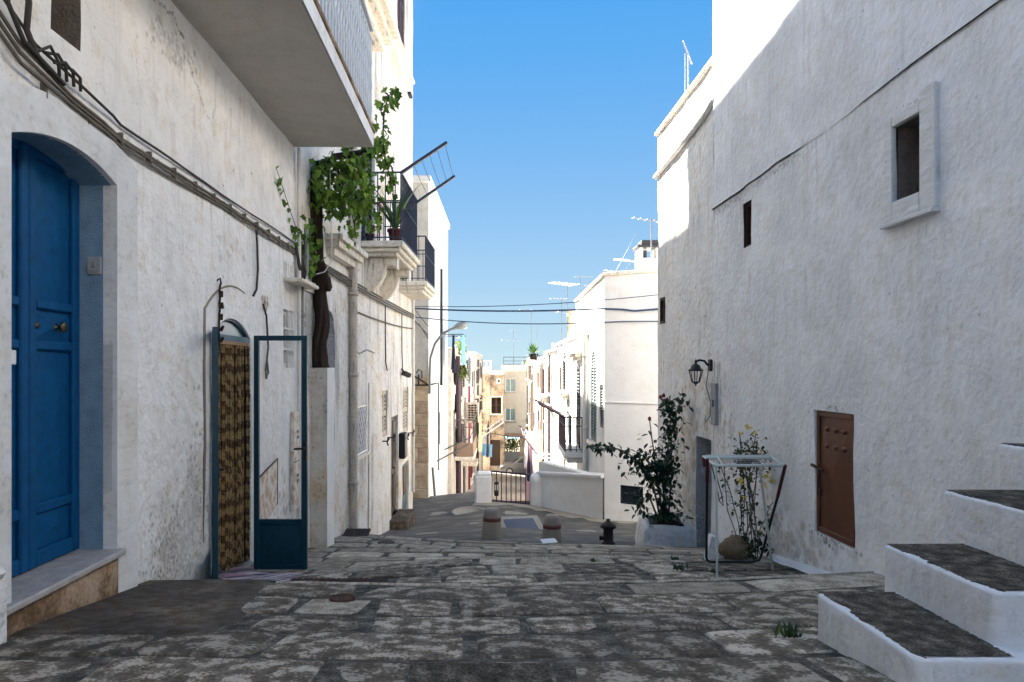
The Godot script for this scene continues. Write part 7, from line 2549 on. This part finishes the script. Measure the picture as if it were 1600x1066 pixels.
		b = B.new()
		b.tube(cane, 0.0042, 4)
		obj("stem", b, M.stem, t)
		for s in 22:
			var p: Vector3 = cane[1 + r.randi_range(0, 4)].lerp(cane[6], r.randf())
			L.append(Transform3D(rand_basis(r, 0.5, r.randf_range(0.025, 0.055)), p + Vector3(r.randfn(), r.randfn(), r.randfn()) * 0.03))
			col.append(Color(0.03, 0.045, 0.015).lerp(Color(0.12, 0.12, 0.03), r.randf() * r.randf()))
		if k % 2 == 0:
			for s in r.randi_range(8, 18):
				FL.append(Transform3D(rand_basis(r, -0.4, 0.024), top + Vector3(r.randfn(), r.randfn(), r.randfn()) * 0.014))
				FC.append(Color(0.75, 0.58, 0.05))
	for s in 300:
		L.append(Transform3D(rand_basis(r, 0.5, r.randf_range(0.025, 0.05)), Vector3(2.46, -0.82, -6.4) + Vector3(r.randfn() * 0.085, r.randfn() * 0.09, r.randfn() * 0.06)))
		col.append(Color(0.04, 0.045, 0.015).lerp(Color(0.13, 0.1, 0.03), r.randf()))
	for s in 190:
		L.append(Transform3D(rand_basis(r, 0.5, r.randf_range(0.03, 0.07)), Vector3(2.48, -1.66, -6.42) + Vector3(r.randfn() * 0.1, absf(r.randfn()) * 0.09, r.randfn() * 0.08)))
		col.append(Color(0.015, 0.022, 0.01).lerp(Color(0.05, 0.06, 0.02), r.randf()))
	for p in [Vector3(2.42, -0.54, -6.35), Vector3(2.56, -0.98, -6.3), Vector3(2.62, -1.02, -6.3), Vector3(2.55, -1.05, -6.3), Vector3(2.34, -1.02, -6.3)]:
		for s in 30:
			FL.append(Transform3D(rand_basis(r, -0.4, 0.026), p + Vector3(r.randfn(), r.randfn(), r.randfn()) * 0.014))
			FC.append(Color(0.75, 0.58, 0.05))
	multi("leaves", leaf_mesh(false), M.leaf, L, col, t)
	multi("petals", leaf_mesh(false), M.flower, FL, FC, t)
	b = B.new()
	b.blob(Vector3(2.28, -1.63, -6.33), Vector3(0.125, 0.1, 0.12), nz, 0.8, 20)
	tag(obj("boulder", b, M.boulder), "rough brown stone lying at the foot of the yellow flowers", "stone")
	b = B.new()
	b.prism(PackedVector2Array([Vector2(-0.1, -0.06), Vector2(0.1, -0.06), Vector2(0.02, 0.2), Vector2(-0.04, 0.22), Vector2(-0.07, 0.1)]), Vector3(2.13, -1.74, -6.35), Vector3.RIGHT, Vector3.UP, Vector3(0.02, 0, -0.14))
	tag(obj("painted_stone", b, M.rough_white), "white painted wedge of stone beside the brown stone", "stone")
	# drying rack
	t = thing("drying_rack", "folding metal clothes drying rack with red leg tops", "drying rack", Vector3(2.1, -1.6, -5.65))
	var A := Vector3(1.88, -0.742, -5.92)
	var Bc := Vector3(2.44, -0.742, -5.92)
	var C := Vector3(2.31, -0.745, -5.37)
	var Dd := Vector3(1.79, -0.745, -5.37)
	b = B.new()
	for s in [[A, Bc], [Bc, C], [C, Dd], [Dd, A]]: b.tube([s[0], s[1]], 0.011, 7)
	b.tube([A.lerp(Dd, 0.2), Bc.lerp(C, 0.2)], 0.014, 7)
	b.tube([Dd.lerp(C, 0.12), A.lerp(Bc, 0.2)], 0.009, 6)
	obj("top_frame", b, M.rack_metal, t)
	for k in 4:
		b = B.new()
		b.tube([A.lerp(Dd, 0.34 + 0.17 * k), Bc.lerp(C, 0.34 + 0.17 * k)], 0.0016, 4)
		obj("wire", b, M.steel, t)
	for s in [[Dd + Vector3(0.02, 0, -0.02), Vector3(1.785, ground_at(1.785, 5.3), -5.3)], [Dd.lerp(C, 0.66), Vector3(2.36, ground_at(2.36, 5.67), -5.67)]]:
		b = B.new()
		b.tube([s[0], s[1]], 0.009, 7)
		obj("leg", b, M.rack_metal, t)
	var g0 := Vector3(1.945, ground_at(1.945, 6.05) + 0.02, -6.05)
	var g1 := Vector3(2.42, ground_at(2.42, 6.05) + 0.02, -6.05)
	var p0 := A.lerp(Dd, 0.6) + Vector3(-0.02, 0.0, 0)
	var p1 := C + Vector3(0.02, 0, 0)
	b = B.new()
	b.tube([p0.lerp(g0, 0.2), g0 + Vector3(0, 0.04, 0), g0 + Vector3(0.01, 0.012, 0), g0 + Vector3(0.04, 0, 0), g1 - Vector3(0.08, 0, 0), g1 + Vector3(-0.02, 0.015, 0), g1 + Vector3(0.0, 0.06, 0), p1.lerp(g1, 0.3)], 0.011, 7)
	obj("black_leg", b, M.iron, t)
	for s in [[p0 + Vector3(0, 0.02, 0), p0.lerp(g0, 0.2)], [p1, p1.lerp(g1, 0.3)], [A + Vector3(0.0, 0.02, 0), A + Vector3(0.005, -0.09, 0)]]:
		b = B.new()
		b.tube([s[0], s[1]], 0.0135, 7)
		obj("red_sleeve", b, M.red_sleeve, t)
	b = B.new()
	b.tube([Dd.lerp(A, 0.3), Dd.lerp(A, 0.3) + Vector3(0.03, -0.15, 0.02), Dd.lerp(A, 0.3) + Vector3(0.06, -0.3, 0.02), Dd.lerp(A, 0.3) + Vector3(0.09, -0.34, 0.02), Dd.lerp(A, 0.3) + Vector3(0.08, -0.26, 0.02), Dd.lerp(A, 0.3) + Vector3(0.04, -0.12, 0.02)], 0.004, 4)
	obj("cord", b, M.cable, t)
	# weeds in the joints
	for s in [["tuft of dark weeds at the foot of the lowest step", 1.32, 3.02, 0.05, 26], ["small green weed in the paving before the drying rack", 1.62, 5.75, 0.05, 26], ["tiny weed in the paving to the left of the planter", 1.0, 6.2, 0.03, 14], ["low weed on the paving edge under the drying rack", 1.85, 5.6, 0.035, 16], ["sparse weeds along the joint near the boulder", 1.75, 6.3, 0.035, 18]]:
		var w := B.new()
		var gy := ground_at(s[1], s[2])
		for k in int(s[4]):
			var an := r.randf() * TAU
			var bs := Vector3(s[1] + r.randfn() * s[3] * 0.5, gy - 0.01, -s[2] + r.randfn() * s[3] * 0.4)
			var tip := bs + Vector3(cos(an) * s[3] * 0.7, s[3] * r.randf_range(0.5, 1.5), sin(an) * s[3] * 0.7)
			var sd := Vector3(-sin(an), 0, cos(an)) * 0.005
			w.col = Color(0.02, 0.04, 0.012).lerp(Color(0.06, 0.1, 0.03), r.randf())
			var md := bs.lerp(tip, 0.55) + Vector3(0, s[3] * 0.12, 0)
			w.quad(bs - sd, bs + sd, md + sd * 1.4, md - sd * 1.4)
			w.tri(md - sd * 1.4, md + sd * 1.4, tip)
		stuff(tag(obj("weed", w, M.leaf), s[0], "weed", "weeds in the paving joints"))
	# paint spilled along the foot of the wall
	b = B.new()
	for k in 16:
		var u0 := lerpf(5.0, 6.6, k / 16.0)
		var u1 := lerpf(5.0, 6.6, (k + 1) / 16.0)
		var w0 := 0.05 + 0.05 * absf(nz.get_noise_1d(u0 * 300)) + 0.04 * sstep(6.6, 5.8, u0)
		var w1 := 0.05 + 0.05 * absf(nz.get_noise_1d(u1 * 300)) + 0.04 * sstep(6.6, 5.8, u1)
		b.quad(Vector3(2.65, ground_at(2.6, u0) + 0.05, -u0), Vector3(2.65 - w0, ground_at(2.6, u0) + 0.014, -u0), Vector3(2.65 - w1, ground_at(2.6, u1) + 0.014, -u1), Vector3(2.65, ground_at(2.6, u1) + 0.05, -u1))
	obj("paint_rim", b, M.rough_white, get_node("pavement"))

func _ready():
	# camera: level, with a shifted lens
	var cam := Camera3D.new()
	cam.name = "camera"
	add_child(cam)
	cam.projection = Camera3D.PROJECTION_FRUSTUM
	cam.near = 0.05
	cam.far = 20000.0
	cam.size = 0.05 * 1066.0 / 1100.0
	cam.frustum_offset = Vector2(0.05 * 50.0 / 1100.0, 0.05 * 42.0 / 1100.0)
	cam.current = true
	# sky, exposure
	var env := Environment.new()
	env.background_mode = Environment.BG_SKY
	var sky := ProceduralSkyMaterial.new()
	sky.sky_top_color = lin(0.0022, 0.0275, 0.07)
	sky.sky_horizon_color = lin(0.0495, 0.066, 0.072)
	sky.sky_curve = 0.17
	sky.sun_angle_max = 24.0
	sky.sun_curve = 0.5
	sky.ground_horizon_color = lin(0.0485, 0.063, 0.07)
	sky.ground_bottom_color = lin(0.0485, 0.0485, 0.0485)
	env.sky = Sky.new()
	env.sky.sky_material = sky
	env.ambient_light_source = Environment.AMBIENT_SOURCE_SKY
	env.tonemap_mode = Environment.TONE_MAPPER_LINEAR
	env.tonemap_exposure = 12.8
	env.sdfgi_enabled = true
	env.ssao_enabled = true
	env.ssil_enabled = true
	var we := WorldEnvironment.new()
	we.name = "environment"
	we.environment = env
	add_child(we)
	# sun ahead on the left, over the roofs
	var sun := DirectionalLight3D.new()
	sun.name = "sun"
	sun.light_energy = 1.6
	sun.light_color = Color(1.0, 0.955, 0.89)
	sun.light_angular_distance = 0.5
	sun.shadow_enabled = true
	add_child(sun)
	var el := deg_to_rad(37.0)
	sun.basis = Basis.looking_at(Vector3(cos(el) * 0.4716, -sin(el), cos(el) * 0.8818), Vector3.UP)
	rng.seed = 1
	wob.seed = 17
	wob.frequency = 0.01
	wob.fractal_octaves = 3
	materials()
	paving()
	road()
	left_house()
	tall_house()
	right_houses()
	corner_tower()
	right_row()
	left_row()
	end_houses()
	steps()
	left_wall_things()
	vine()
	tall_house_things()
	street_things()
	right_things()
